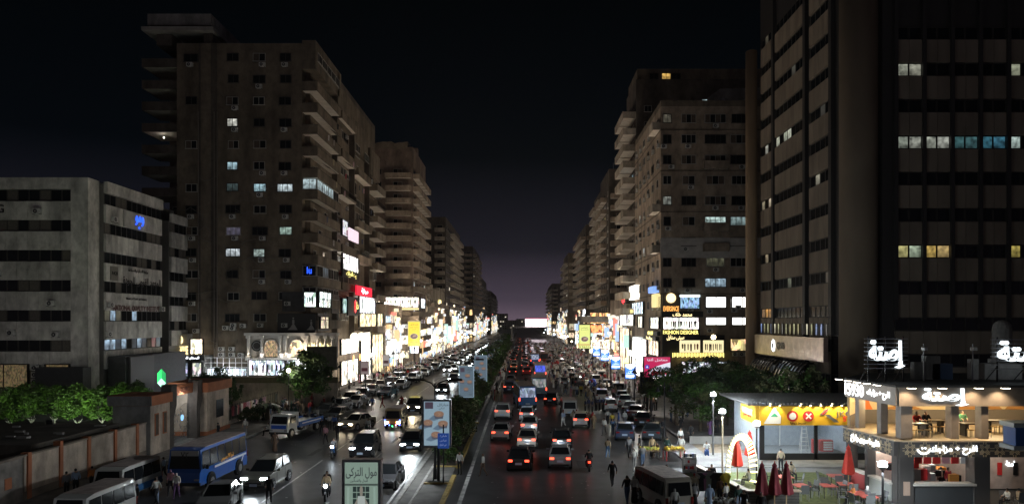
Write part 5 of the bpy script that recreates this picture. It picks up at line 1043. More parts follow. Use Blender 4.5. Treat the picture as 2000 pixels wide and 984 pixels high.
for x, k in ((1545, 0), (1576, 1)):
    b = MB().disc((0, 0, 0), .42, red, 20, 'y', .06)
    if k: b.add([(-.24, -.05, -.16), (-.16, -.05, -.24), (.24, -.05, .16), (.16, -.05, .24)], [(0, 1, 2, 3)], wht).add([(-.24, -.052, .16), (-.16, -.052, .24), (.24, -.052, -.16), (.16, -.052, -.24)], [(0, 1, 2, 3)], wht)
    else: b.disc((0, -.04, 0), .27, wht, 16, 'y', .03)
    b.build('round_emblem', YS, place(YS, FY, FRONT, px(x, y0), pz(811, y0), .04))
steelc = mat('letters_steel', (.25, .27, .30), .35, .6)
letters(YS, FY, FRONT, px(1556, y0), pz(825, y0), 'ضبط زوايا', mat('letters_black'), .22, 1.2)
lg = MB().add([(-.8, 0, -.05), (-.35, 0, .45), (.0, 0, .45), (-.4, 0, -.05)], [(0, 1, 2, 3)], steelc).add([(-.4, -.02, -.02), (.35, -.02, -.6), (.75, -.02, -.6), (0, -.02, 0)], [(0, 1, 2, 3)], steelc).add([(-.62, -.03, 0), (-.2, -.03, .45), (-.1, -.03, .45), (-.5, -.03, 0)], [(0, 1, 2, 3)], red); lg.build('chevron_emblem', YS, place(YS, FY, FRONT, px(1617, y0), pz(808, y0), .06))
letters(YS, FY, FRONT, px(1651, y0), pz(808, y0), 'JKOT', steelc, .55, 1.7); letters(YS, FY, FRONT, px(1661, y0), pz(816.5, y0), 'STEEL', mat('letters_red_paint', (.7, .03, .03), .5, em=(1, .05, .05), es=.25), .4, 1.4)
letters(YS, (xa-.3, y1-2.6), RSIDE, 1.9, (fz0+fz1)/2+.1, 'HANKOOK', wht, .5, 2.6); letters(YS, (xa-.3, y1-2.6), RSIDE, 1.9, (fz0+fz1)/2-.25, 'محمد حسن', red, .3, 2.0)
# things inside the shop
LD = MB()
for s in (-1, 1): LD.cyl((.35*s, 0, 0), (.17*s, .25, 2.1), .035, .035, white_metal, 5).cyl((.3*s, .6, 0), (.17*s, .3, 2.1), .025, .025, white_metal, 5)
for i in range(6): z = .25+.33*i; LD.box(-.34+.028*i, z*.12-.04, z, .34-.028*i, z*.12+.08, z+.05, white_metal)
LD.build('step_ladder', None, (px(1573, 58), 58, .17), label='white step ladder inside the glazed yellow-sign shop', cat='ladder')
TC = thing('tool_chest', 'red tool chest with pale drawers inside the glazed shop', 'tool chest', (px(1613, 58.5), 58.5, .17)); MB().box(-.5, -.25, .1, .5, .25, 1.0, red).build('cabinet', TC)
for i in range(4): MB().box(-.3, -.28, .2+.19*i, .42, -.25, .34+.19*i, wht).build('drawer', TC)
CB = MB().box(-.2, -.2, 0, .2, .2, 1.1, red).cyl((0, 0, 1.1), (0, 0, 1.3), .08, .05, dark_metal, 8).build('gas_cylinder', None, (px(1591, 58.3), 58.3, .17), label='tall red cabinet standing beside the white step ladder', cat='cabinet')
MB().tube([(0, 0, 4), (0, 0, 1.2), (-.1, 0, .9), (-.1, 0, .15)], .06, white_metal, 8).build('drain_pipe', YS, (px(1538, 60)-22, 61.8-58, -1.0))
MB().disc((0, 0, 0), .5, mat('fan_dark', (.12, .13, .14), .6), 18).build('wall_fan', YS, (px(1612, 61.5)-22, 3.7, 2.4))
# plaza lamp posts (lit)
def plaza_lamp(x, y, h, power, post, label):
    t = thing('lamp_post', label, 'street lamp', (x, y, 0)); MB().cyl((0, 0, 0), (0, 0, h-.15), .075, .06, post, 8).cyl((0, 0, 0), (0, 0, .12), .2, .2, post, 8).build('post', t)
    MB().cyl((0, 0, h-.2), (0, 0, h), .10, .26, grey_metal, 12).cyl((0, 0, h+.24), (0, 0, h+.30), .28, .05, grey_metal, 12).build('lamp_cup', t); MB().ball((0, 0, h+.08), .23, glow('led_lamp', 30, (.9, .97, 1)), 10, 7).build('lamp_bulb', t)
    lamp('lamp_light', t, (0, 0, h-.25), 'SPOT', power, (.86, .95, 1), .12, None, R(172), .35); lamp('lamp_glow', t, (0, 0, h+.40), 'POINT', power*.22, (.86, .95, 1), .12); return t
plaza_lamp(px(1393, 57.7), 57.7, 4.85, 4600, grey_metal, 'tall grey lamp post shining on the plaza below the big tree'); plaza_lamp(px(1411, 50.8), 50.8, 4.35, 4300, mat('post_tan', (.45, .36, .26), .6), 'tan lamp post shining beside the light arch')
plaza_lamp(px(1478, 47.6), 47.6, 3.95, 1800, dark_metal, 'dark lamp post shining under the left end of the yellow sign'); plaza_lamp(px(1724, 38.2), 38.2, 3.1, 3000, dark_metal, 'dark lamp post shining in front of the restaurant corner')
# arch of light hoops
LA = thing('light_arch', 'tall arch of two glowing hoops joined by lit rungs', 'arch', (px(1447, 47.5), 47.5, .0)); b = MB(); e1 = glow('fairy_light', 4, (1, .86, .42))
for k, yy in ((0, -.35), (1, .35)):
    pts = [((1.05, .66)[k]*math.cos(t)*(1+.06*math.sin(t)), yy*.6, .25+(3.2, 2.75)[k]*max(0, math.sin(t))**.75) for t in [math.pi*i/26 for i in range(27)]]
    b.tube(pts, .03, white_metal, 5)
    if k == 0: P0_ = pts
b.build('hoop', LA); b = MB()
for p, q in zip(P0_, pts): MB().cyl(p, q, .05, .05, e1, 6).build('lit_rung', LA)
lamp('arch_light', LA, (0, -.6, 2.0), 'POINT', 40, (1, .88, .55), .4)
# restaurant
RS = thing('restaurant', 'two-storey corner restaurant with patterned band, glowing signs and open upper dining room', 'restaurant', (28, 46, 0))
clad = mat('restaurant_cladding', (.18, .15, .125), .6, noise=.12); clad_d = mat('restaurant_column', (.075, .07, .068), .55); stone = mat('ledge_stone', (.42, .34, .25), .6)
cA, cB = (21.45, 47.4), (22.0, 42.0); ang = math.atan2(cB[1]-cA[1], cB[0]-cA[0]); LF = math.hypot(cB[0]-cA[0], cB[1]-cA[1])   # slightly skewed left face
XE = 37.0
def slab(name, z0, z1, m, e_=0.): return MB().prism([(22.05-28-e_, 42.05-46-e_), (XE-28, 42.05-46-e_), (XE-28, 5.9), (25.0-28, 5.9), (21.55-28-e_, 47.45-46)], z0, z1, m).build(name, RS)
slab('upper_floor', 3.45, 3.78, mat('dining_floor', (.38, .30, .2), .5, noise=.2)); slab('roof', 6.97, 7.1, mat('roof_felt', (.035, .033, .032), .9), .25); slab('upper_ceiling', 5.85, 5.9, mat('dining_ceiling', (.5, .42, .3), .8))
cream_w = mat('dining_wall', (.62, .47, .27), .8, noise=.08); mural = mat('mural_brown', (.36, .17, .05), .8); dado_m = mat('dining_dado', (.12, .10, .085), .7)
body(RS, [(23.2, 49.5, 3.8, XE, 49.7, 5.85)], cream_w, 'dining_wall'); body(RS, [(23.3, 49.4, 3.8, XE, 49.48, 4.75)], dado_m, 'dado')
dg = math.atan2(49.6-47.5, 23.3-21.7); MB().box(0, 0, 3.8, 2.65, .15, 5.85, cream_w).box(0, -.03, 3.8, 2.65, -.005, 4.6, dado_m).build('end_wall', RS, (21.7-28, 47.5-46, 0), dg)
mu = MB(); r = random.Random(6)
for x, w, h in ((23.4, 1.5, 1.0), (26.2, 2.8, .35), (31.5, 3.2, 1.0), (34.5, 2.5, .7)):
    mu.add([(x+w*(k/8-.5), 0, h*math.sin(math.pi*k/8)*(1+.3*math.sin(k*2.3))) for k in range(9)]+[(x+w/2, 0, 0), (x-w/2, 0, 0)], [tuple(range(11))], mural if x > 24 else mat('mural_orange', (.75, .16, .03), .8))
mu.build('mural', RS, (-28, 49.38-46, 4.78))
def skew(u, out, z): c, s = math.cos(ang), math.sin(ang); return (cA[0]+u*c+out*s-28, cA[1]+u*s-out*c-46, z)
def sk_box(name, u0, u1, o0, o1, z0, z1, m): return MB().box(u0, -o1, z0, u1, -o0, z1, m).build(name, RS, (cA[0]-28, cA[1]-46, 0), ang)
def skl(txt, m, u, z, h, w, out): inst('lettering', text_mesh(txt, m, h, w), RS, skew(u, out, z), ang)
# upper fascia, lower patterned band
sk_box('fascia', 0, LF, -.3, .12, 5.88, 6.97, clad); body(RS, [(22.0, 41.85, 5.88, XE, 42.15, 6.96)], clad, 'fascia')
sk_box('band', 0, LF, -.3, .25, 2.93, 3.82, clad_d); body(RS, [(22.0, 41.7, 2.93, XE, 42.15, 3.82)], clad_d, 'band'); sk_box('ledge', 0, LF+.2, -.5, .32, 3.82, 3.9, stone); body(RS, [(22.1, 41.6, 3.82, XE, 42.4, 3.9)], stone, 'ledge')
gold = mat('lattice_gold', (.45, .36, .24), .6)
def lattice():
    b = MB()
    for a in range(4):
        M = Matrix.Rotation(math.pi/4+a*math.pi/2, 4, 'Y')
        for d in (-.08, 0, .08): b.box(.09, -.03, d-.022, .40-abs(d)*.8, 0, d+.022, gold, M)
        M2 = Matrix.Rotation(a*math.pi/2, 4, 'Y'); b.box(.30, -.03, -.09, .43, 0, -.05, gold, M2).box(.30, -.03, .05, .43, 0, .09, gold, M2)
    return b.mesh('lattice_tile')
LTm = lattice()
for i in range(16): inst('lattice_tile', LTm, RS, (22.55+.87*i-28, 41.7-46, 3.375))
for i in range(6): inst('lattice_tile', LTm, RS, skew(.5+.87*i, .25, 3.375), ang)
skl('15930', L_white, 1.2, 6.42, .8, 2.1, .2); skl('افرح ÷ مزاجك', L_white, 3.8, 6.38, .55, 2.3, .2); skl('شاورما سورى وفراخ', L_white, 2.6, 3.35, .55, 3.1, .33)
FR = (0, 41.85)
def big_sign(x, z, h, w, out, root=RS, O=FR):            # the house name with its upright stroke and dots
    return inst('lettering', text_mesh('إصتة', glow('letters_house', 2.2, (.85, .95, 1)), h, w, .1, .03), root, place(root, O, FRONT, x, z, out))
big_sign(px(1842, 42), 6.42, 1.05, 2.7, .1)
inst('lettering', text_mesh('افرح ÷ مزاجك', L_white, .55, 2.75), RS, place(RS, (0, 41.7), FRONT, px(1854, 42), 3.36, .1))
sm = MB().tube([(.36*math.cos(t), 0, .30*math.sin(t)) for t in [math.pi*(1.05+.9*k/10) for k in range(11)]], .05, L_white, 6).ball((-.09, 0, .02), .055, L_white).ball((.09, 0, .02), .055, L_white); sm.build('smile_emblem', RS, place(RS, (0, 41.7), FRONT, px(1797, 42), 3.45, .1))
for n_, x0_ in enumerate((px(1735, 44), px(1985, 44))):   # roof signs on slatted frames
    f = thing('roof_sign', ('white glowing name sign on slats above the restaurant corner', 'larger white glowing name sign on slats further along the restaurant roof')[n_], 'sign', (x0_+(.0, .8)[n_], 44.2, 7.1)); b = MB(); W_ = (1.35, 2.2)[n_]; zt = (1.0, .95)[n_]
    for k in range(8): b.box(-W_, .05, zt-.2+.26*k, W_, .10, zt-.2+.26*k+.05, grey_metal)
    for x in (-W_*.8, 0, W_*.8): b.box(x-.04, .1, 0, x+.04, .16, zt+1.8, dark_metal); b.cyl((x, .1, zt), (x, 1.2, 0), .03, .03, dark_metal, 5)
    b.build('slat_frame', f); inst('lettering', text_mesh('إصتة', glow('letters_house', 2.2, (.85, .95, 1)), (1.75, 1.75)[n_], (2.2, 3.7)[n_], .12, .03), f, (0, -.05, zt+.7))
# columns
for x, w in ((1763, .68), (1862, .45), (1921, .42), (2035, .42)): body(RS, [(px(x, 42), 42.2, 3.9, px(x, 42)+w, 42.8, 5.88)], clad, 'column')
for u in (.5, 2.9): sk_box('column', u, u+.42, -.75, -.3, 3.9, 5.88, clad)
body(RS, [(22.1, 42.0, 0, 22.95, 42.9, 2.93), (px(1904, 42), 42.0, 0, px(1934, 42), 42.9, 2.93)], clad_d, 'column'); body(RS, [(22.95, 42.15, 0, px(1904, 42), 42.5, 1.2)], mat('counter_front', (.07, .075, .08), .5), 'counter'); body(RS, [(22.9, 41.9, 1.2, px(1904, 42)+.05, 42.6, 1.32)], stucco_l, 'counter_top')
kb = glow('kitchen_back', .55, (1, .78, .6), .9, 1.4); body(RS, [(22.6, 46, .1, XE, 46.2, 2.93)], mat('kitchen_wall', (.5, .42, .38), .5, noise=.2, scale=2), 'kitchen_wall')
eq = MB(); r = random.Random(14)
for i in range(26): x = r.uniform(23, 26.6); w = r.uniform(.2, .6); z = r.uniform(1.2, 1.9); eq.cbox((x-28, r.uniform(43.2, 45.5)-46, z), (w, .4, r.uniform(.3, .8)), r.choice((grey_metal, dark_metal, red, stucco, mat('food_orange', (.6, .25, .05), .7))))
for i in range(7): eq.cbox((23.2+.55*i-28, 43-46, 2.55), (.45, .05, .5), r.choice((mat('menu_pink', (.6, .3, .35), .6), wht, red)))
eq.build('kitchen_equipment', RS, kind='stuff')
MB().box(-.18, -.08, -.4, .18, 0, .4, mat('meter_box', (.45, .33, .26), .6)).build('meter_box', RS, (22.5-28, 41.99-46, 1.05))
for u0, u1, m in ((.3, 1.9, mat('panel_crimson', (.28, .03, .03), .5)), (2.4, 4.6, mat('panel_lattice', (.38, .40, .38), .6))): sk_box('side_counter', u0, u1, -.4, -.1, .1, 1.1, m); sk_box('side_counter_top', u0-.05, u1+.05, -.5, 0, 1.1, 1.2, stucco_l)
for u in (0, 2.0, 5.0): sk_box('side_pier', u, u+.3, -.6, -.05, .1, 2.93, clad_d)
for x, y in ((23.5, 44.5), (25.5, 44.5), (29.5, 44.5), (22.9, 46.0)): lamp('kitchen_light', RS, (x-28, y-46, 2.7), 'POINT', 85, (1, .88, .75), .2)
for x in (23.0, 25.5, 28, 30.5, 33): lamp('dining_light', RS, (x-28, 46.2-46, 5.6), 'POINT', 270, (1, .78, .44), .15); MB().disc((0, 0, 0), .16, G12, 10, 'z').build('ceiling_spot', RS, (x-28, .2, 5.82), color=(1, .85, .55))
fb = MB().box(-.25, -.22, 0, .25, .1, .06, black).box(-.2, -.2, -.03, .2, .05, -.005, G12).mesh('floodlight')
for x in (1778, 1838, 1909, 1961): inst('floodlight', fb, RS, (px(x, 41.3)-28, 41.25-46, 7.0), color=(1, .86, .6)); lamp('fascia_light', RS, (px(x, 41.3)-28, 41.2-46, 6.93), 'SPOT', 260, (1, .74, .46), .08, (R(22), 0, 0), R(110), .7)
for i in range(5): inst('floodlight', fb, RS, skew(.5+1.05*i, .75, 7.05), ang, color=(1, .9, .75))
# rooftop clutter
for x, w, h, d in ((1797, .7, 1.1, .5), (1823, .9, 1.5, .6), (1841, 1.3, 1.0, .8), (1904, .5, 1.3, .4), (1960, 2.4, 1.0, 1)): MB().box(-w/2, 0, 0, w/2, d, h, random.Random(x).choice((grey_metal, w_grey, mat('unit_blue', (.05, .10, .2), .6)))).build('roof_unit', RS, (px(x, 46)-28, 46-46, 7.1))
for x in (1804, 1900): MB().cyl((0, 0, 0), (0, 0, 2.3), .05, .04, grey_metal, 6).box(-.1, -.3, 1.9, .1, .1, 2.1, white_metal).build('camera_mast', RS, (px(x, 45)-28, -1, 7.1))
MB().cyl((0, 0, 0), (0, 0, 2.6), .75, .75, w_grey, 14).ball((0, 0, 2.6), .75, w_grey, 14, 8).build('water_tank', None, (px(1957, 62), 62, 7.6), label='domed grey vent shaft rising behind the larger roof sign', cat='vent')
MB().box(-.75, -.75, -7.6, .75, .75, 0, w_grey).build('base', bpy.data.objects['water_tank'], (0, 0, 0))
# right-hand terrace awning and posters
AW = thing('blue_awning', 'blue and white fascia of the neighbouring kiosk beside the restaurant', 'awning', (px(2003, 39), 39.2, 4.6)); MB().box(-.75, -.5, -.5, 1.5, .5, .5, mat('awning_blue', (.02, .08, .25), .5)).build('fascia', AW); MB().box(-.9, -.6, .5, 1.6, .6, .75, mat('awning_grey', (.30, .34, .36), .6)).box(-.9, -.6, -.72, 1.6, .6, -.5, mat('awning_grey')).build('trim', AW); MB().disc((0, 0, 0), .32, glow('awning_disc', 2, (.4, .3, 1)), 16).build('disc_emblem', AW, (.52, -.55, .05)); MB().box(.9, .2, -4.6, 1.2, .5, -.72, dark_metal).build('post', AW)
for x, c in ((1953, red), (1984, black)): MB().box(-.14, -.04, -.4, .14, 0, .4, c).build('drink_poster', RS, (px(x, 45.9)-28, 45.95-46, pz(915, 45.9)))
letters(RS, (0, 46), FRONT, px(1972, 46), pz(904, 46), 'اصتة', L_white, .35, .55, .06)
# terrace: turf, low bar wall, tables, chairs, closed parasols
sheet('terrace_turf', 13.2, 39, 21.4, 51.5, .012, mat('turf', (.11, .13, .04), .9, noise=.4, scale=4, bump=.4))
TB = thing('bar_wall', 'low dark plank bar wall with pale ledge round the terrace corner', 'wall', (13.2, 42, 0)); plk = mat('dark_planks', (.055, .05, .046), .7, noise=.3, scale=3)
for i in range(5): MB().box(0, -.1, .02+.17*i, 3.0, .1, .175+.17*i, plk).build('plank', TB); MB().slabx([(-.1, .02+.17*i), (.1, .02+.17*i), (.1, .175+.17*i), (-.1, .175+.17*i)], -7.4, 0, plk).build('plank', TB, (0, .1, 0), R(-81))
MB().box(-.1, -.2, .88, 3.1, .25, .95, stone).build('ledge', TB); MB().box(-7.4, -.2, .88, .05, .2, .945, stone).build('ledge', TB, (0, .1, 0), R(-81))
pc = [mat('parasol_red', (.55, .04, .025), .8, noise=.15), mat('parasol_crimson', (.16, .012, .022), .8, noise=.2)]
def parasol_mesh(m):
    b = MB(); n = 12; prof = [(1.0, .05), (.93, .14), (.86, .12), (.80, .17), (.45, .27), (.0, .36), (-.04, .3)]
    vs = []
    for z, q in prof:
        for i in range(n): t = 6.283*i/n; rr = q*(1+(.22 if i % 2 else -.16)*(1-z)); vs.append((rr*math.cos(t), rr*math.sin(t), z*1.75+(.06 if i % 2 else 0)*(z < .1)))
    b.add(vs, [(j*n+i, j*n+(i+1) % n, (j+1)*n+(i+1) % n, (j+1)*n+i) for j in range(len(prof)-1) for i in range(n)]+[tuple(range(n))], m); return b.mesh('canopy')
pmesh = [parasol_mesh(m) for m in pc]; pole = MB().cyl((0, 0, 0), (0, 0, 2.5), .035, .03, mat('pole_wood', (.5, .36, .18), .6), 8).cyl((0, 0, 0), (0, 0, .1), .3, .25, concrete, 12).mesh('pole'); tip = MB().cyl((0, 0, 0), (0, 0, .12), .03, .012, pc[0], 6).mesh('tip')
for x, y, k, zz, l in ((13.78, 41.2, 1, .92, 'first'), (14.5, 41.2, 1, .92, 'middle'), (15.2, 41.25, 1, .92, 'last'), (px(1440, 48.6), 48.6, 0, 1.05, None), (px(1464, 53), 53, 0, .95, None), (px(1657, 45.6), 45.6, 0, 1.15, None)):
    t = thing('closed_parasol', 'closed crimson parasol, %s of three before the plank bar wall' % {'first': 'the one by the light arch,', 'middle': 'the middle one', 'last': 'the one beside the red tables,'}[l] if k else ('closed bright red parasol framed by the light arch' if x < 16 and y < 50 else 'closed bright red parasol behind the light arch' if x < 18 else 'closed bright red parasol by the restaurant counter'), 'parasol', (x, y, .02), 0, 'crimson parasols by the bar wall' if k else None)
    inst('pole', pole, t).scale = (1, 1, (zz+1.75)/2.5); inst('canopy', pmesh[k], t, (0, 0, zz), RND.uniform(0, 6)); inst('tip', tip, t, (0, 0, zz+1.75))
tt = MB().box(-.45, -.45, .70, .45, .45, .74, mat('table_red', (.50, .10, .08), .5)).mesh('table_top'); tl = MB().box(-.02, -.02, 0, .02, .02, .70, dark_metal).mesh('leg')
def table(x, y, rz):
    t = thing('terrace_table', 'square red-topped table on the terrace turf', 'table', (x, y, .02), rz, 'red terrace tables'); inst('table_top', tt, t)
    for a in (-.4, .4):
        for c in (-.4, .4): inst('leg', tl, t, (a, c, 0))
mesh_f = mat('chair_mesh', (.10, .105, .11), .7)
cs = MB().box(-.25, -.24, .42, .25, .25, .45, mesh_f).mesh('seat'); cbk = MB().slabx([(-.22, .45), (-.20, .45), (-.32, .98), (-.34, .98)], -.24, .24, mesh_f).mesh('backrest')
cl4 = MB().box(-.015, -.015, 0, .015, .015, .42, grey_metal).mesh('leg'); car_ = MB().tube([(0, .2, .42), (0, .2, .64), (0, -.26, .66)], .018, dark_metal, 5).mesh('armrest')
def chair(x, y, rz):
    t = thing('terrace_chair', 'grey mesh armchair on the terrace turf', 'chair', (x, y, .02), rz, 'mesh armchairs on the terrace'); inst('seat', cs, t); inst('backrest', cbk, t)
    for a in (-.23, .23):
        inst('armrest', car_, t, (a*1.08, 0, 0))
        for c in (-.22, .22): inst('leg', cl4, t, (a, c, 0))
r = random.Random(17)
TBL = [gp(1613, 968), gp(1628, 948), gp(1672, 984), gp(1560, 968), gp(1648, 965), gp(1690, 990), gp(1530, 950)]
for x, y in TBL:
    y -= .3; table(x, y, r.uniform(-.2, .2))
    for a in r.sample((0, 90, 180, 270), 3): t = R(a+r.uniform(-20, 20)); chair(x+.85*math.sin(t), y-.85*math.cos(t), t)
# street stalls of the plaza
rail = thing('clothes_rail', 'long market rail hung with shirts beside the parked van', 'clothes rail', (px(1372, 43.2), 43.2, 0)); b = MB()
for x in (-1.5, 1.5): b.cyl((x, 0, 0), (x, 0, 1.72), .025, .025, grey_metal, 6).cyl((x, -.4, .02), (x, .4, .02), .02, .02, grey_metal, 5)
b.cyl((-1.6, 0, 1.72), (1.6, 0, 1.72), .025, .025, grey_metal, 6); b.build('rail_frame', rail)
GS = garment(); 
for i, (c, nm) in enumerate((((.10, .02, .025), 'maroon'), ((.16, .13, .08), 'khaki'), ((.2, .25, .16), 'sage'), ((.5, .48, .45), 'off-white'), ((.04, .04, .05), 'charcoal'), ((.52, .22, .42), 'pink'), ((.35, .42, .38), 'pale green'), ((.03, .03, .045), 'navy'), ((.02, .02, .022), 'black'), ((.62, .52, .05), 'yellow'))):
    o = inst('hung_shirt', GS, None, (rail.location.x-1.4+.31*i, 43.2+(0 if nm != 'yellow' else -.15), 1.70), RND.uniform(-.3, .3), color=c, label=nm+' shirt hanging on the long market rail', cat='shirt'); o.scale = (1.15, 1.3, 1.05)
SR = thing('goods_rack', 'white wire rack of small packets behind the clothes rail', 'rack', (px(1347, 47), 47, 0)); b = MB()
for k in range(5): b.box(-.42, -.1, .3+.4*k, .42, .2, .33+.4*k, white_metal)
b.box(-.44, -.1, 0, -.41, .2, 1.95, white_metal).box(.41, -.1, 0, .44, .2, 1.95, white_metal).box(-.42, .2, .2, .42, .22, 1.95, white_metal); b.build('shelf_frame', SR); b = MB(); r = random.Random(8)
for k in range(5):
    for i in range(6): b.cbox((-.35+.14*i, 0, .45+.4*k), (.11, .12, r.uniform(.15, .28)), r.choice((red, wht, black, mat('pack_blue', (.2, .25, .4), .6), wht)))
b.build('packets', SR, kind='stuff')
def stall(x, y, label, cols, seed, w=1.6, h=.8, legs=dark_metal):
    t = thing('street_stall', label, 'stall', (x, y, 0), RND.uniform(-.2, .2)); b = MB().box(-w/2, -.5, h-.06, w/2, .5, h, mat('stall_wood', (.2, .13, .08), .8, noise=.3))
    for a in (-.45, .45):
        for c in (-.42, .42): b.box(a*w-.03, c-.03, 0, a*w+.03, c+.03, h-.06, legs)
    b.build('tray', t); r = random.Random(seed); b = MB()
    for i in range(90): b.ball((r.uniform(-.45, .45)*w, r.uniform(-.42, .42), h+.07+.09*r.random()), r.uniform(.05, .11), mat('goods_%d_%d' % (seed, i % len(cols)), cols[i % len(cols)], .7), 6, 4)
    b.build('goods', t, kind='stuff'); return t
stall(*gp(1268, 897), 'street stall heaped with greenish yellow fruit by the parked dark sedans', [(.5, .42, .06), (.25, .3, .05), (.4, .3, .05)], 1); stall(*gp(1316, 897), 'red-legged stall heaped with yellow fruit at the kerb', [(.6, .45, .04), (.55, .35, .03)], 2, legs=mat('legs_red', (.4, .03, .03), .6))
stall(px(1368, 45), 45.2, 'table heaped with yellow and pink goods behind the clothes rail', [(.6, .5, .1), (.6, .55, .45), (.5, .1, .3)], 3, 1.8, .95); stall(px(1420, 40.6), 40.6, 'low table of small black and white wares before the plank bar wall', [(.05, .05, .05), (.6, .6, .6), (.3, .3, .3)], 4, 2.4, .6)
# wooden cart and the big plaza trees
CT = thing('handcart', 'grey wooden handcart parked under the dark light box', 'cart', gp(1240, 790)+(0,)); MB().box(-1.0, -.5, .75, 1.0, .5, .95, mat('cart_wood', (.26, .23, .19), .8, noise=.3)).cyl((-.6, -.4, 0), (-.7, -.4, .75), .03, .03, dark_metal, 5).cyl((.6, .4, 0), (.7, .4, .75), .03, .03, dark_metal, 5).build('tray', CT)
for x in (-.45, .45):
    MB().disc((x, .0, .33), .33, black, 14, 'x', .06).build('wheel', CT)
bc = [crown_mesh(3.2, 2.8, 2.2, 6500, [leaf_o, leaf_d, leaf_g], 101+i, .17, 34, .4) for i in range(2)]; bt = trunk_mesh(3.0, .17, bark, 41, 1.7, .08, 6)
for i, (x, Y, cz, s) in enumerate(((1322, 74, 4.4, 1.02), (1368, 70, 4.1, .95), (1418, 74, 4.5, 1.05), (1470, 77, 4.3, .92), (1392, 79, 4.9, 1.05))):
    tree('plaza_tree', ('spreading dark tree overlapping the crimson laboratory billboard', 'spreading tree lit by the tall grey plaza lamp in front of it', 'spreading dark tree behind the left end of the yellow sign', 'spreading dark tree against the bowed canopies of the bank', 'taller dark tree below the row of hanging light drops')[i], px(x, Y), Y, 3, bc[i % 2], cz, bt, 'tree', 'spreading trees behind the plaza', s, i*1.7)
for i, (x, Y) in enumerate(((1535, 64), (1560, 64.5), (1500, 65), (1585, 65))): tree('roof_side_bush', 'pale-tipped bush growing behind the yellow sign roof', px(x, Y), Y, 2.2, sc_[(i+1) % 3], 4.2, trunk_mesh(3.6, .08, bark, i+60, .5), 'shrub', 'bushes behind the yellow sign roof', 1.2)
sheet('sand_bank', 14.8, 58.5, 18.6, 62.6, .12, mat('sand', (.30, .24, .17), .95, noise=.3, scale=1.5, bump=.4))
body(inst('planter_wall', None, None, (16, 63, 0), label='low rough planter wall under the big plaza trees', cat='wall'), [(14.7, 62.9, .1, 24, 63.2, .75)], concrete)

# ================================================================ vehicles
paint = mat('car_paint', rough=.32, objcol=True, spec=.5, coat=.6); tyre = mat('tyre', (.015, .015, .016), .8); rimm = mat('alloy', (.42, .43, .44), .35, .8); plate_b = mat('plate_blue_white', (.45, .55, .68), .5)
HL = glow('headlight_on', 40, (.85, .95, 1)); HLW = glow('headlight_warm', 30, (1, .85, .6)); TL = glow('taillight_on', 5, (1, .07, .03)); TLF = glow('taillight_dim', 2.2, (1, .10, .05)); AMB = glow('indicator', 6, (1, .4, .05)); lens = mat('lamp_lens', (.35, .36, .38), .1, spec=.8); rlens = mat('tail_lens', (.22, .01, .01), .2)
wheel_m = MB().cyl((-.1, 0, 0), (.1, 0, 0), .325, .325, tyre, 16).cyl((-.108, 0, 0), (.108, 0, 0), .21, .21, rimm, 12).cyl((-.112, 0, 0), (.112, 0, 0), .07, .07, black, 8)
for k in range(5): wheel_m.box(-.112, -.02, .07, .112, .02, .2, black, Matrix.Rotation(6.283*k/5, 4, 'X'))
wheel_m = wheel_m.mesh('wheel'); bigwheel_m = MB().cyl((-.14, 0, 0), (.14, 0, 0), .46, .46, tyre, 18).cyl((-.148, 0, 0), (.148, 0, 0), .26, .26, rimm, 12).mesh('wheel')
def solid(b, poly, W, m, inset, z_in):
    """side profile across the car, drawn in towards the top and at the nose and tail so the corners read round"""
    n = len(poly); L0, L1 = min(p[0] for p in poly), max(p[0] for p in poly); vs = []
    def hw(p): t = max(0, (p[1]-z_in)); e_ = min(p[0]-L0, L1-p[0]); return W/2-t*inset-(.10*(1-min(1, e_/.5))**2)
    for s in (-1, 1):
        for p in poly: vs.append((s*hw(p), p[0], p[1]))
    b.add(vs, [tuple(range(n)), tuple(range(2*n-1, n-1, -1))]+[(i, (i+1) % n, (i+1) % n+n, i+n) for i in range(n)], m)
KINDS_ = {
 'sedan': dict(L=4.5, W=1.78, low=[(.0, .42), (.03, .80), (.10, .95), (.75, 1.0), (1.3, .97), (3.15, .95), (4.1, .80), (4.42, .66), (4.5, .42), (4.4, .24), (.1, .24)], cab=[(.72, .96), (1.32, 1.43), (1.8, 1.47), (2.45, 1.45), (3.25, .94)], roof=(1.22, 2.52, 1.455), wy=(.85, 3.58), hl=.66, tl=.82),
 'hatch': dict(L=4.0, W=1.74, low=[(.0, .42), (.02, .85), (.10, 1.0), (.5, 1.02), (2.8, .97), (3.6, .84), (3.92, .66), (4.0, .42), (3.9, .24), (.1, .24)], cab=[(.12, 1.0), (.45, 1.46), (1.1, 1.51), (2.1, 1.48), (2.95, .96)], roof=(.40, 2.15, 1.495), wy=(.68, 3.15), hl=.68, tl=.92),
 'suv': dict(L=4.65, W=1.90, low=[(.0, .50), (.02, .95), (.10, 1.12), (.5, 1.13), (3.2, 1.10), (4.2, 1.02), (4.58, .84), (4.65, .48), (4.5, .30), (.1, .30)], cab=[(.14, 1.1), (.42, 1.66), (1.2, 1.73), (2.5, 1.70), (3.35, 1.08)], roof=(.36, 2.55, 1.715), wy=(.85, 3.70), hl=.86, tl=1.02),
}
CARS = {}
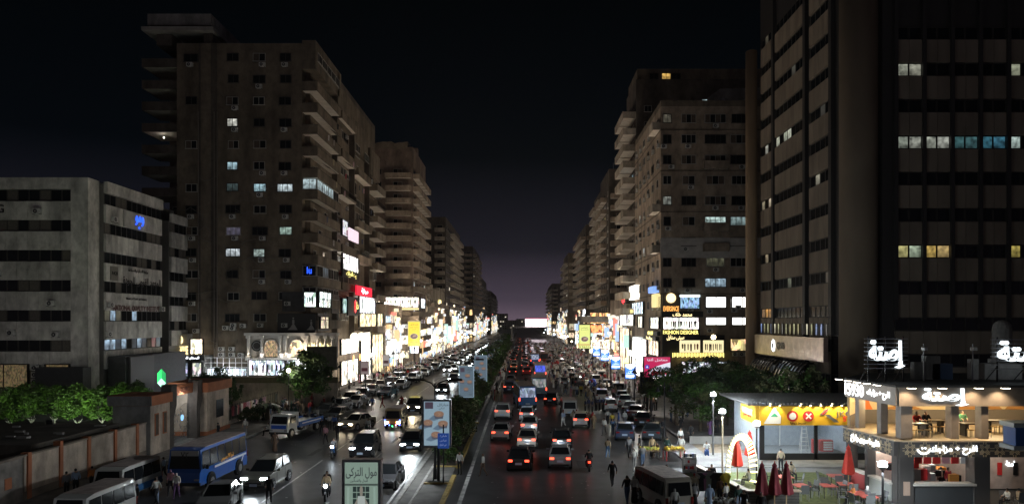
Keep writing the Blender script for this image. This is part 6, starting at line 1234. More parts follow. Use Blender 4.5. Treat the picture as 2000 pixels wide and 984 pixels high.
def car_parts(kind):
    if kind in CARS: return CARS[kind]
    K = KINDS_[kind]; L, W = K['L'], K['W']; b = MB()
    solid(b, K['low'], W, paint, .16, .72)
    y0, y1, zr = K['roof']; cab = K['cab']; cw = W-.16
    b.add([(s*(cw/2-.20+e_), y, z) for y, z, e_ in ((y0, zr-.02, 0), (y1, zr-.02, 0)) for s in (-1, 1)]+[(s*(cw/2-.26), y, zr+.02) for y in (y0+.12, y1-.15) for s in (-1, 1)], [(0, 1, 3, 2), (4, 6, 7, 5), (0, 4, 5, 1), (2, 3, 7, 6), (0, 2, 6, 4), (1, 5, 7, 3)], paint)
    zb = cab[0][1]
    for s in (-1, 1):                                    # pillars
        for ya, yb in ((cab[0][0]+.02, y0+.02), (cab[-1][0]-.05, y1-.02), ((cab[0][0]+cab[-1][0])/2-.1, (y0+y1)/2)): b.cyl((s*(cw/2-.055), ya, zb-.02), (s*(cw/2-.205), yb, zr-.02), .045, .04, paint, 5)
        b.cbox((s*(W/2+.08), cab[-1][0]-.32, zb+.06), (.2, .12, .14), paint)
        for y in ((cab[0][0]+cab[-1][0])/2-.1, cab[-1][0]-.25): b.box(s*(W/2-.01)-.006, y-.012, .34, s*(W/2-.01)+.006, y+.012, zb-.06, black)
        for y in K['wy']: b.disc((s*(W/2-.1), y, .33), .40, black, 16, 'x', .215)
    b.box(-W/2+.22, L-.03, .30, W/2-.22, L+.02, .46, black).box(-W/2+.25, -.02, .28, W/2-.25, .03, .42, black).box(-.5, L-.02, .52, .5, L+.012, .66, dark_metal)
    g_ = MB(); solid(g_, cab, cw, glass_dark, .31, zb)
    hl = {}
    for nm, m in (('off', lens), ('on', HL), ('warm', HLW)): hl[nm] = MB().box(-.20, -.08, -.06, .20, .015, .07, m).mesh('headlight')
    tl = {nm: MB().box(-.15, -.012, -.07, .15, .07, .07, m).mesh('taillight') for nm, m in (('off', rlens), ('on', TL))}
    pl = MB().box(-.24, -.012, -.08, .24, .012, .08, plate_b).mesh('licence_plate')
    # one-mesh version for the far distance
    def far(front, rear):
        f = MB(); f.v, f.f, f.mi, f.mats = list(b.v), list(b.f), list(b.mi), list(b.mats); f.add(g_.v, g_.f, glass_dark)
        for s in (-1, 1):
            f.cbox((s*(W/2-.3), L-.02, K['hl']), (.36, .1, .14), front); f.cbox((s*(W/2-.27), .0, K['tl']), (.22, .08, .11), rear)
            for y in K['wy']: f.disc((s*(W/2-.08), y, .32), .32, tyre, 10, 'x', .2)
        return f.mesh('car')
    CARS[kind] = dict(K=K, body=b.mesh('body'), glass=g_.mesh('windows'), hl=hl, tl=tl, pl=pl, far={'head': far(HL, rlens), 'tail': far(lens, TLF), None: far(lens, rlens)}); return CARS[kind]
def car(kind, x, y, heading, color, label, lights=None, group=None, far=False, cat='car', name=None, spot=0., bike=None):
    """heading: 0 = away from the bridge, 180 = towards it; x, y is the middle of the car"""
    C = car_parts(kind); K = C['K']; L, W = K['L'], K['W']; rz = R(heading)
    nm = name or ('suv' if kind == 'suv' else 'car')
    ox, oy = x+math.sin(rz)*L/2, y-math.cos(rz)*L/2
    if far: return inst(nm, C['far'][lights], None, (ox, oy, 0), rz, color, label, cat, group)
    t = thing(nm, label, cat, (ox, oy, 0), rz, group); inst('body', C['body'], t, color=color); inst('windows', C['glass'], t)
    for s in (-1, 1):
        inst('headlight', C['hl'][{'head': 'on', 'warm': 'warm'}.get(lights, 'off')], t, (s*(W/2-.32), L-.06, K['hl'])); inst('taillight', C['tl']['on' if lights == 'tail' else 'off'], t, (s*(W/2-.29), .02, K['tl']))
        for yy in K['wy']: inst('wheel', wheel_m, t, (s*(W/2-.09), yy, .325))
    inst('licence_plate', C['pl'], t, (0, -.02, .62)); inst('licence_plate', C['pl'], t, (0, L+.02, .48))
    if spot: lamp('headlight_beam', t, (0, L+.12, K['hl']), 'SPOT', spot, (.85, .95, 1) if lights != 'warm' else (1, .8, .5), .25, (R(80), 0, 0), R(75), .8)
    if lights == 'tail' and y < 75: lamp('taillight_glow', t, (0, -.35, .6), 'POINT', .5, (1, .06, .03), .4)
    return t
def box_van(name, x, y, heading, color, label, L=4.7, W=1.75, Hh=1.98, stripe=None, lights=None, group=None, cat='minibus', nose=.55, wins=3, roof_rack=True, accents=None, big=False, dest=None, roofc=None, rear_glow=None, spot=0.):
    rz = R(heading); t = thing(name, label, cat, (x+math.sin(rz)*L/2, y-math.cos(rz)*L/2, 0), rz, group); zf = .34 if not big else .42; zw = Hh*.53
    b = MB(); solid(b, [(.0, zf+.12), (.02, Hh*.55), (.10, Hh-.12), (.28, Hh), (L-nose-.35, Hh), (L-nose*.62, Hh-.10), (L-.18, zw), (L-.05, zw-.22), (L, zf+.2), (L-.12, zf), (.1, zf)], W, paint, .10, zw)
    if stripe: 
        for s in (-1, 1): b.box(s*(W/2+.004)-.006, .15, zf+.05, s*(W/2+.004)+.006, L-.35, zw-.30, mat('stripe_%s' % (stripe,), stripe, .4))
    for s in (-1, 1):
        for yy in (L*.2, L*.79): b.disc((s*(W/2-.1), yy, .36 if not big else .48), .43 if not big else .58, black, 14, 'x', .215)
        b.cbox((s*(W/2+.12), L-.62, zw+.08), (.18, .1, .26), black)
    b.box(-W/2+.05, L-.08, zf+.02, W/2-.05, L+.05, zf+.22, black).box(-W/2+.05, -.05, zf+.02, W/2-.05, .08, zf+.2, black)
    if roof_rack:
        for i in range(8): b.box(-W/2+.15, .35+i*(L-1.4)/8, Hh-.005, W/2-.15, .40+i*(L-1.4)/8, Hh+.03, paint)
    inst('body', b.mesh('body'), t, color=color)
    if roofc: MB().box(-W/2+.12, .25, Hh-.002, W/2-.12, L-nose-.45, Hh+.035, mat('roof_grime', roofc, .7, noise=.3)).build('roof', t)
    w0, w1 = .28, L-nose-.95; inw = lambda z: W/2-max(0, z-zw)*.10
    for s in (-1, 1):
        for i in range(wins):
            a, c = w0+(w1-w0)*i/wins+.05, w0+(w1-w0)*(i+1)/wins-.05
            za, zb = zw+.02, Hh-.2
            MB().add([(s*(inw(za)+.008), a, za), (s*(inw(za)+.008), c, za), (s*(inw(zb)+.008), c, zb), (s*(inw(zb)+.008), a, zb), (s*(inw(za)-.02), a, za), (s*(inw(za)-.02), c, za), (s*(inw(zb)-.02), c, zb), (s*(inw(zb)-.02), a, zb)], [(0, 1, 2, 3), (0, 4, 5, 1), (3, 2, 6, 7), (0, 3, 7, 4), (1, 5, 6, 2)], glass_dark).build('side_window', t)
        a, c = w1+.05, L-nose*.95; MB().add([(s*(inw(zw)+.009), a, zw), (s*(inw(zw)+.009), L-nose*.55, zw), (s*(inw(Hh-.2)+.009), c, Hh-.22), (s*(inw(Hh-.2)+.009), a, Hh-.2)], [(0, 1, 2, 3)], glass_dark).build('door_window', t)
        inst('headlight', MB().box(-.16, -.05, -.09, .16, .03, .09, {'head': HL, 'warm': HLW}.get(lights, lens)).mesh('headlight'), t, (s*(W/2-.28), L-.04, zf+.36)); inst('taillight', MB().box(-.07, -.03, -.2, .07, .05, .2, TL if lights == 'tail' else rlens).mesh('taillight'), t, (s*(W/2-.13), .0, zw-.25))
        for yy in (L*.2, L*.79): inst('wheel', wheel_m if not big else bigwheel_m, t, (s*(W/2-.09), yy, .325 if not big else .46))
    MB().add([(-W/2+.14, L-.155, zw+.03), (W/2-.14, L-.155, zw+.03), (W/2-.28, L-nose*.60, Hh-.16), (-W/2+.28, L-nose*.60, Hh-.16)], [(0, 1, 2, 3)], glass_dark).add([(-W/2+.14, L-.13, zw+.03), (W/2-.14, L-.13, zw+.03), (W/2-.28, L-nose*.60+.03, Hh-.16), (-W/2+.28, L-nose*.60+.03, Hh-.16)], [(0, 1, 2, 3)], glass_dark).build('windscreen', t)
    MB().add([(-W/2+.2, -.012, zw+.02), (W/2-.2, -.012, zw+.02), (W/2-.26, .055, Hh-.2), (-W/2+.26, .055, Hh-.2)], [(0, 3, 2, 1)], rear_glow or glass_dark).build('rear_window', t)
    MB().box(-.26, -.075, zf+.25, .26, -.03, zf+.42, plate_b).build('licence_plate', t)
    if dest: MB().box(-W/2+.25, L-nose*.62+.0, Hh-.62, W/2-.25, L-nose*.62+.06, Hh-.14, mat('destination_board', (.5, .5, .47), .6)).build('destination_board', t); inst('lettering', text_mesh(dest, bk_letter, .34, .5, .01), t, (0, L-nose*.62+.075, Hh-.38), R(180))
    if accents:
        for i, (xx, zz, c) in enumerate(accents): MB().ball((xx, L+.06, zz), .065, glow('accent_%d' % i, 9, c), 7, 5).build('accent_lamp', t)
    if spot: lamp('headlight_beam', t, (0, L+.15, .7), 'SPOT', spot, (.9, .95, 1), .25, (R(80), 0, 0), R(75), .8)
    return t
WHITE, CREAM, SILV, GREYC, BLK, DKB, BEI, REDC, MAR, TEAL, GOLD = (.55, .55, .53), (.50, .46, .39), (.30, .31, .32), (.12, .125, .13), (.012, .012, .014), (.03, .05, .10), (.42, .36, .27), (.30, .03, .03), (.10, .02, .025), (.03, .14, .20), (.34, .27, .12)
def at(x, y, L=4.5, back=True): X, Y = gp(x, y); return X, Y+L/2
# --- shop-side carriageway, driving away
for kind, x, y, c, l in (
    ('sedan', 1016, 922, BLK, 'glossy black sedan with red tail lights leading the lane beside the edge line'),
    ('sedan', 1097, 917, SILV, 'silver sedan braking beside the leading black sedan'),
    ('sedan', 1100, 878, BLK, 'black sedan with orange-red lights behind the silver braking sedan'),
    ('sedan', 1031, 877, CREAM, 'cream sedan with red tail lights behind the leading black sedan'),
    ('sedan', 979, 862, WHITE, 'white sedan keeping close to the median edge line'),
    ('sedan', 1035, 846, WHITE, 'white sedan with blue-lit bumper ahead of the cream sedan'),
    ('hatch', 1030, 824, SILV, 'silver hatchback ahead of the white blue-lit sedan'),
    ('suv', 983, 820, WHITE, 'white tall car just behind the blue bus near the median'),
    ('sedan', 1082, 791, BLK, 'black sedan turning out alone right of the blue buses'),
    ('hatch', 1137, 837, WHITE, 'white estate car stopped with people at its side door'),
    ('suv', 996, 768, DKB, 'dark tall car with red lights ahead of the blue bus near the median')):
    car(kind, *at(x, y), -3 if 'alone' not in l else -14, c, l, 'tail', spot=160 if y > 840 else 0)
box_van('microbus', *at(1113, 816), 0, WHITE, 'white microbus standing where the crowd spills onto the road', roofc=(.4, .33, .3))
BUS = (.02, .14, .42)
bus_l = glow('bus_window_lit', .55, (.55, .65, .95), .8, 3)
def bus(x, y, heading, label, c=BUS, L=8.2, W=2.3, Hh=2.9, glowm=None, **k):
    return box_van('bus', x, y, heading, c, label, L, W, Hh, None, k.pop('lights', 'tail'), k.pop('group', None), 'bus', .4, 5, False, None, True, k.pop('dest', None), (.2, .2, .21), glowm, **k)
bus(*at(1024, 800, 8), 6, 'blue city bus with lit rear window angled across the lane', glowm=bus_l)
bus(*at(1053, 777, 8), 0, 'pale blue bus with a wide rear window beside the angled blue bus', (.22, .34, .44), glowm=glow('bus_window_pale', .35, (.8, .85, .9), .7, 3))
bus(*at(1055, 742, 8), 0, 'white and blue coach with blue-lit rear window ahead of the pale blue bus', (.35, .42, .5), glowm=glow('bus_window_blue', .8, (.08, .15, 1), .6, 3))
bus(*at(1045, 714, 8), 0, 'blue bus deep in the red-lit jam', (.05, .16, .4), glowm=bus_l); bus(*at(1063, 712, 8), 0, 'dark red bus side by side with a blue bus in the jam', (.2, .03, .03))
# --- parked and waiting on the shop side
for i, (kind, x, y, c, h, l) in enumerate((
    ('sedan', 1227, 862, DKB, -8, 'dark blue sedan parked askew, rear to the plaza, by the fruit stall'), ('sedan', 1284, 862, (.03, .04, .05), -14, 'dark sedan with pale number plate parked behind the yellow fruit stalls'),
    ('sedan', 1266, 836, BLK, -16, 'black sedan wedged second in the parked row by the fruit stalls'), ('sedan', 1250, 820, MAR, -16, 'maroon sedan third in the parked row by the fruit stalls'),
    ('sedan', 1238, 811, GREYC, -16, 'grey sedan fourth in the parked row by the fruit stalls'), ('hatch', 1196, 805, SILV, -4, 'silver hatchback parked beside the standing crowd'),
    ('suv', 1178, 786, WHITE, -4, 'white tall car parked ahead of the silver hatchback'), ('sedan', 1226, 796, GREYC, -10, 'dark grey sedan half hidden in the kerb row'),
    ('sedan', 1219, 786, SILV, -6, 'silver sedan with greenish glass in the kerb row'), ('sedan', 1188, 760, CREAM, -6, 'cream sedan parked beside the loaded pickup'),
    ('sedan', 1102, 755, GREYC, 4, 'dark sedan standing among pedestrians in mid-road'), ('hatch', 1138, 743, SILV, -3, 'silver small car amid the market crowd'))):
    car(kind, *at(x, y), h, c, l, None)
box_van('panel_van', *at(1211, 775, 4.6), -4, GREYC, 'grey panel van in the kerb row before the lantern post', wins=1, cat='van', roof_rack=False); box_van('white_van', *at(1176, 744, 4.4), -2, WHITE, 'boxy white van parked beyond the cream sedan', wins=2, cat='van', Hh=1.9, roof_rack=False)
PU = thing('pickup', 'small white pickup loaded with blue bundles in the market crowd', 'pickup', (*at(1156, 765, 4), 0)); b = MB(); solid(b, [(-2.2, .5), (-2.2, .85), (.3, .88), (.35, 1.0), (.55, 1.6), (1.3, 1.62), (1.75, 1.05), (2.2, .95), (2.25, .45), (-2.1, .4)], 1.65, paint, .1, .9); inst('body', b.mesh('body'), PU, color=WHITE)
for s in (-1, 1):
    for yy in (-1.4, 1.4): inst('wheel', wheel_m, PU, (s*.75, yy, .325))
b = MB()
for i in range(14): b.ball((RND.uniform(-.6, .6), RND.uniform(-1.9, 0), 1.1+RND.uniform(0, .5)), RND.uniform(.25, .4), mat('bundle_%d' % (i % 3), ((.02, .06, .3), (.03, .05, .2), (.3, .03, .05))[i % 3], .8), 7, 5)
b.build('load', PU, kind='stuff')
box_van('microbus', px(1300, 41), 42.2, 14, CREAM, 'cream microbus with ribbed roof backed up to the clothes rail', roofc=(.36, .30, .26), wins=3, W=1.8, Hh=2.05)
# --- left carriageway, driving towards the bridge
for kind, x, y, c, l, lt, h, sp in (
    ('suv', 497, 962, (.10, .097, .082), 'champagne tall car with bright headlights beside the blue minibus', 'head', 178, 260),
    ('suv', 702, 897, BLK, 'black tall car with lit headlights behind the green poster', 'head', 181, 300),
    ('hatch', 798, 884, (.02, .03, .04), 'dark hatchback throwing bright headlights on the wet-looking road', 'head', 182, 700),
    ('suv', 804, 809, (.06, .055, .055), 'dark tall car with one warm headlight beside the decorated microbus', 'warm', 182, 200),
    ('sedan', 872, 814, BLK, 'dark car mostly hidden behind the first bowl poster with warm headlight', 'warm', 180, 420),
    ('hatch', 862, 770, BLK, 'black hatchback with white headlights beside the second bowl poster', 'head', 180, 600),
    ('sedan', 884, 747, (.03, .03, .035), 'dark sedan with white headlights ahead of the black hatchback', 'head', 180, 300),
    ('sedan', 743, 962, (.05, .05, .055), 'dark car half hidden behind the green poster frame', None, 180, 0),
    ('sedan', 752, 776, TEAL, 'blue taxi-like sedan pulling out of the parked row', None, 170, 0),
    ('sedan', 688, 842, BEI, 'beige sedan nosing out behind the black tall car', 'warm', 160, 60),
    ('sedan', 690, 797, (.45, .46, .47), 'pale silver sedan leaving the kerb beside pedestrians', None, 168, 0),
    ('sedan', 650, 826, (.04, .045, .05), 'dark greenish sedan parked nose out near the tow truck', None, 165, 0),
    ('hatch', 655, 806, SILV, 'silver hatchback parked beside the pale silver sedan', None, 168, 0),
    ('sedan', 628, 818, (.035, .04, .045), 'charcoal sedan parked deepest in the kerb group by the tow truck', None, 165, 0),
    ('sedan', 715, 760, BLK, 'black sedan parked ahead of the blue taxi-like sedan', None, 176, 0),
    ('sedan', 768, 755, (.08, .05, .03), 'dark car with yellow roof stripe beside the blue taxi-like sedan', 'head', 178, 60),
    ('hatch', 884, 726, WHITE, 'white hatchback on the inner lane far past the bowl posters', 'head', 180, 60)):
    X, Y = gp(x, y); L = KINDS_[kind]['L']; car(kind, X, Y+L/2, h, c, l, lt, spot=sp)
car('sedan', px(425, 41.2), 41.6, 190, (.18, .18, .18), 'pale sedan whose roof alone shows at the lower edge of the road', None)
box_van('microbus', *at(767, 838, 4.4), 180, (.5, .38, .2), 'decorated microbus with blue, orange and green lamps on its face', lights='warm', accents=[(-.75, .95, (.1, .2, 1)), (.75, .95, (.1, .2, 1)), (-.72, .48, (.1, .15, 1)), (.72, .48, (.2, .25, 1)), (-.4, .75, (1, .35, .05)), (.4, .75, (1, .35, .05)), (0, .36, (.05, 1, .2)), (.3, .48, (.1, .2, 1)), (-.35, .48, (1, .2, .3))], roofc=(.3, .27, .25), spot=30)
box_van('microbus', -22.5, 37.8, 178, WHITE, 'white microbus parked first by the cream boundary wall', roofc=(.30, .27, .24), stripe=None, W=1.85, Hh=2.08)
box_van('microbus', -24.5, 44.6, 178, WHITE, 'white and blue microbus parked behind the other against the boundary wall', roofc=(.30, .27, .24), stripe=(.03, .12, .30), W=1.85, Hh=2.08)
mb = bus(-21.3, 48.9, 178, 'blue minibus with white stripe and route board waiting at the gate', (.015, .10, .40), 7.2, 2.25, 2.75, lights=None, dest='٧٢')
for s in (-1, 1): MB().box(-.008, .4, 1.22, .008, 5.3, 1.36, wht).add([(s*.01, 1.2, .75), (s*.01, 1.4, .75), (s*.01, 1.0, 1.22), (s*.01, .8, 1.22)], [(0, 1, 2, 3)], wht).build('white_stripe', mb, (s*1.135, 0, 0)); inst('lettering', text_mesh('شبرا ٧٢ رمسيس', mat('letters_amber', (.55, .25, .05), .6, em=(1, .5, .1), es=.2), .42, 1.9, .01), mb, (s*1.13, 3.4, 1.6), R(90)*s)
# tow truck
TT = thing('tow_truck', 'white cab tow truck with blue flatbed parked by the crowd', 'truck', (*gp(580, 846), 0), R(168)); b = MB(); solid(b, [(1.5, .55), (1.5, 1.2), (1.6, 2.15), (2.7, 2.2), (3.0, 2.05), (3.25, 1.35), (3.3, .55)], 1.95, paint, .06, 1.3); b.box(-.75, 3.26, .92, .75, 3.31, 1.25, mat('cab_blue', (.02, .10, .5), .5)).box(-.95, 3.2, .45, .95, 3.34, .62, black); inst('cab', b.mesh('cab'), TT, color=(.6, .62, .62))
MB().add([(-.82, 3.262, 1.37), (.82, 3.262, 1.37), (.74, 3.03, 2.03), (-.74, 3.03, 2.03)], [(0, 1, 2, 3)], glass_dark).box(-.985, 1.9, 1.4, .985, 2.75, 2.0, glass_dark).build('windows', TT)
MB().box(-1.05, -3.3, .85, 1.05, 1.4, 1.0, mat('bed_blue', (.02, .13, .5), .5)).box(-1.06, -3.3, 1.0, -.98, 1.4, 1.35, mat('bed_blue')).box(.98, -3.3, 1.0, 1.06, 1.4, 1.35, mat('bed_blue')).box(-.9, 1.3, 1.0, .9, 1.4, 2.3, white_metal).box(-1.07, -2.8, 1.1, 1.07, .9, 1.2, wht).build('flatbed', TT)
for s in (-1, 1):
    for yy in (-2.2, 2.6): inst('wheel', bigwheel_m, TT, (s*.85, yy, .46))
    inst('headlight', MB().box(-.14, -.04, -.08, .14, .03, .08, lens).mesh('headlight'), TT, (s*.72, 3.3, .78))
# motorbikes
def bike_mesh(m):
    b = MB()
    for y in (-.62, .62): b.disc((0, y, .3), .30, tyre, 14, 'x', .12).disc((0, y, .3), .18, rimm, 10, 'x', .125)
    b.slabx([(-.75, .62), (-.55, .82), (.05, .76), (.35, .95), (.42, .80), (.30, .45), (-.2, .32), (-.55, .42)], -.14, .14, m).cyl((0, .62, .3), (0, .42, 1.02), .035, .035, dark_metal, 6).cyl((-.34, .40, 1.05), (.34, .40, 1.05), .02, .02, dark_metal, 5).cbox((0, -.25, .84), (.26, .75, .08), black).cbox((0, -.05, .38), (.26, .4, .3), dark_metal)
    return b.mesh('body')
bk = {k: bike_mesh(mat('bike_'+k, c, .4)) for k, c in (('black', (.02, .02, .022)), ('red', (.3, .03, .03)), ('blue', (.03, .08, .2)))}
bhl = MB().ball((0, 0, 0), .11, HL, 8, 6).mesh('headlight'); btl = MB().box(-.08, -.03, -.05, .08, .03, .05, TL).mesh('taillight')
BIKES = []
def bike(x, y, heading, k, label, lights='head', group=None):
    X, Y = gp(x, y) if y > 600 else (x, y)
    t = thing('motorbike', label, 'motorbike', (X, Y, 0), R(heading), group); inst('body', bk[k], t)
    if lights == 'head': inst('headlight', bhl, t, (0, .55, .95))
    if lights == 'tail': inst('taillight', btl, t, (0, -.8, .72))
    BIKES.append((X, Y, heading)); return t
bike(637, 975, 190, 'black', 'motorbike with warm headlight carrying two riders beside the green poster'); bike(651, 893, 184, 'blue', 'scooter with bluish headlight beside the black tall car'); bike(718, 848, 175, 'black', 'dark motorbike beside the beige sedan', None); bike(784, 797, 184, 'red', 'motorbike riding between the dark tall car and the pedestrians', None)
bike(1150, 917, -2, 'red', 'scooter with tail light riding beside the silver braking sedan', 'tail'); bike(1010, 757, 0, 'black', 'motorbike with yellow-clad rider near the median ahead of the cars', 'tail'); bike(1027, 752, 0, 'black', 'motorbike ahead of the blue bus with red light', 'tail')
# --- the jam further along: single-mesh cars with lights
r = random.Random(33); NAMEC = ((WHITE, 'white'), (SILV, 'silver'), (BLK, 'black'), (GREYC, 'grey'), (CREAM, 'cream'), (REDC, 'red'), (DKB, 'dark blue'), (GOLD, 'gold'))
ncar = 0
def jam(lane, y0, y1, gap, heading, lights, where, group, jit=.35):
    global ncar
    y = y0+r.uniform(0, 4)
    while y < y1 and ncar < 285:
        kind = r.choice(('sedan', 'sedan', 'hatch', 'suv')); c, cn = r.choice(NAMEC[:5] if r.random() < .85 else NAMEC)
        li = lights if r.random() < (.62 if lights == 'tail' else .9) else None
        car(kind, lane+r.uniform(-jit, jit), y, heading+r.uniform(-2, 2), c, '%s %s %s' % (cn, {'suv': 'tall car', 'hatch': 'small car', 'sedan': 'sedan'}[kind], where), li, '%s, %s %s' % (group, cn, kind), far=y > 118)
        ncar += 1; y += gap*r.uniform(.85, 1.5)
for lane in (-2.2, .7, 3.5): jam(lane, 144, 215, 12.5, 0, 'tail', 'with red tail lights on the way to the lit screen', 'traffic on the way to the screen'); jam(lane, 216, 420, 8.6, 0, 'tail', 'with red tail lights in the jam heading for the lit screen', 'jam heading for the screen')
jam(-2.2, 112, 128, 8, 0, 'tail', 'queueing beside the buses near the median', 'queue beside the buses')
for lane in (-9.6, -12.7): jam(lane, 136, 400, 9.0, 180, 'head', 'with white headlights coming from the lit screen', 'oncoming stream')
jam(-16.2, 150, 330, 11, 180, 'head', 'with white headlights on the outer oncoming lane', 'outer oncoming stream')
jam(-19.6, 112, 240, 6.2, 176, None, 'double-parked along the bright shops', 'double-parked row', .3); jam(-22.4, 92, 240, 5.9, 178, None, 'parked along the left pavement by the bright shops', 'left parked row', .2)
jam(9.6, 118, 230, 7.5, 0, None, 'parked amid the market crowd', 'market parked row', .4); jam(12.4, 122, 230, 6.5, 0, None, 'parked at the right kerb past the light boxes', 'right parked row', .3); jam(6.4, 170, 330, 9, 0, 'tail', 'with red tail lights on the crowded outer lane', 'crowded outer lane')

# ================================================================ people
p_skin = mat('skin', (.30, .18, .12), .6); p_top = mat('person_top', rough=.9, objcol=True); p_bot = mat('person_bottom', rough=.9, attr='bottom'); p_hair = mat('person_head', rough=.8, attr='head'); p_shoe = mat('shoe', (.03, .03, .032), .7)
def person_mesh(pose, robe=False, scarf=False):
    J = {'pel': (0, 0, .95, .150, .11), 'wai': (0, .0, 1.10, .135, .10), 'che': (0, .01, 1.30, .165, .115), 'nek': (0, .0, 1.47, .055, .055), 'hed': (0, .015, 1.58, .078, .09), 'top': (0, .0, 1.68, .07, .08)}
    legs = {'stand': (((.10, .01, .50), (.11, -.02, .09)), ((-.10, .0, .50), (-.11, -.02, .09))), 'walk': (((.09, .16, .52), (.09, .22, .09)), ((-.09, -.04, .50), (-.09, -.30, .14))), 'sit': (((.11, .42, .50), (.11, .42, .09)), ((-.11, .42, .50), (-.11, .44, .09))), 'ride': (((.20, .36, .62), (.19, .10, .30)), ((-.20, .36, .62), (-.19, .10, .30)))}[pose]
    arms = {'stand': (((.25, -.03, 1.13), (.24, .08, .90)), ((-.25, -.03, 1.13), (-.24, .06, .90))), 'walk': (((.25, -.12, 1.14), (.25, -.06, .92)), ((-.24, .06, 1.14), (-.22, .24, .99))), 'sit': (((.25, .05, .78), (.15, .30, .70)), ((-.25, .05, .78), (-.15, .30, .70))), 'ride': (((.27, .16, .98), (.24, .42, .98)), ((-.27, .16, .98), (-.24, .42, .98)))}[pose]
    dz = {'stand': 0, 'walk': -.02, 'sit': -.42, 'ride': -.10}[pose]; dy = {'ride': -.05}.get(pose, 0); lean = .12 if pose == 'ride' else .04 if pose == 'walk' else 0
    vs, rad, tagv, ed = [], [], [], []
    def V(p, r_, t): vs.append(p); rad.append(r_); tagv.append(t); return len(vs)-1
    def body_(k): x, y, z, a, b_ = J[k]; return (x, y+dy+lean*(z-.95), z+dz), (a, b_)
    ids = {}
    for k, t in (('pel', 'b'), ('wai', 't'), ('che', 't'), ('nek', 's'), ('hed', 'h'), ('top', 'h')):
        p, q = body_(k); ids[k] = V(p, q, t)
    for a, b_ in (('pel', 'wai'), ('wai', 'che'), ('che', 'nek'), ('nek', 'hed'), ('hed', 'top')): ed.append((ids[a], ids[b_]))
    for i, (e_, w_) in enumerate(arms):
        s = 1 if i == 0 else -1; sh = V((s*.17, .0+dy+lean*.45, 1.41+dz), (.065, .065), 't'); k = {'sit': 0, 'ride': 0}.get(pose, dz)
        el = V((e_[0], e_[1], e_[2]+k), (.048, .048), 't'); wr = V((w_[0], w_[1], w_[2]+k), (.034, .034), 's'); ha = V((w_[0]*.97, w_[1]+.04, w_[2]-.11+k), (.036, .022), 's'); ed += [(ids['che'], sh), (sh, el), (el, wr), (wr, ha)]
    if robe and pose in ('stand', 'walk'):
        a = V((0, .02, .62), (.19, .16), 'b'); b_ = V((0, .0, .30), (.22, .20), 'b'); c = V((0, .0, .06), (.24, .22), 'b'); ed += [(ids['pel'], a), (a, b_), (b_, c)]
    else:
        for i, (kn, an) in enumerate(legs):
            s = 1 if i == 0 else -1; hp = V((s*.09, dy, .90+dz), (.095, .10), 'b'); k = V(kn, (.065, .065), 'b'); f = V(an, (.045, .045), 'b'); t = V((an[0], an[1]+.14, max(.045, an[2]-.05)), (.045, .035), 'f'); ed += [(ids['pel'], hp), (hp, k), (k, f), (f, t)]
    me = bpy.data.meshes.new('person'); me.from_pydata(vs, ed, []); o = bpy.data.objects.new('person', me); COL.objects.link(o)
    o.modifiers.new('skin', 'SKIN'); sv = me.skin_vertices[0].data
    for i, q in enumerate(rad): sv[i].radius = q; sv[i].use_root = (i == 0)
    ss = o.modifiers.new('sub', 'SUBSURF'); ss.levels = 1
    out = bpy.data.meshes.new_from_object(o.evaluated_get(bpy.context.evaluated_depsgraph_get())); bpy.data.objects.remove(o)
    for m in (p_skin, p_top, p_bot, p_hair, p_shoe): out.materials.append(m)
    seg = [(Vector(vs[a]), Vector(vs[b_]), tagv[a], tagv[b_]) for a, b_ in ed]; hz = 1.58+dz; idx = []
    for f in out.polygons:
        c = f.center; best = None
        for A, B, ta, tb in seg:
            d = B-A; t = max(0, min(1, (c-A).dot(d)/max(d.length_squared, 1e-6))); dd = (c-A-d*t).length
            if best is None or dd < best[0]: best = (dd, ta if t < .55 else tb)
        t = best[1]; m = {'s': 0, 't': 1, 'b': 2, 'h': 3, 'f': 4}[t]
        if t == 'h' or (t == 's' and c.z > 1.44+dz and abs(c.x) < .12):
            fy = c.y-dy-lean*.6-.015
            face = fy > .045 and c.z < hz+.055
            m = 0 if (face or (t == 's' and not scarf)) else 3
        idx.append(m)
    out.polygons.foreach_set('material_index', idx); out.polygons.foreach_set('use_smooth', [True]*len(idx)); out.name = 'person'; return out
PM = {(p, rb, sc): person_mesh(p, rb, sc) for p, rb, sc in (('stand', 0, 0), ('walk', 0, 0), ('sit', 0, 0), ('ride', 0, 0), ('stand', 1, 1), ('walk', 1, 1), ('walk', 0, 1), ('stand', 0, 1), ('sit', 0, 1))}
CN = {'white': (.62, .62, .60), 'black': (.012, .012, .014), 'grey': (.2, .2, .21), 'navy': (.02, .03, .08), 'red': (.38, .03, .035), 'tan': (.38, .28, .17), 'blue': (.05, .12, .36), 'pink': (.55, .28, .33), 'yellow': (.6, .45, .05), 'green': (.05, .16, .08), 'brown': (.12, .07, .045), 'denim': (.08, .14, .26), 'beige': (.45, .38, .28), 'purple': (.16, .08, .2), 'orange': (.6, .2, .05), 'pale blue': (.35, .45, .62), 'dark green': (.02, .055, .045), 'dark': (.02, .02, .025)}
npers = 0
def person(x, y, label, top='white', bottom='dark', pose='walk', rz=0., robe=0, scarf=0, head=None, group=None, z=0., s=None, xy=False):
    global npers
    X, Y = (x, y) if xy else gp(x, y); npers += 1
    o = inst('person', PM[(pose, robe, scarf)], None, (X, Y, z), R(rz), CN[top], label, 'person', group); o['bottom'] = CN[bottom]; o['head'] = CN[head] if head else (CN['black'] if not scarf else CN[top])
    q = s or RND.uniform(.94, 1.05); o.scale = (q, q, q); return o
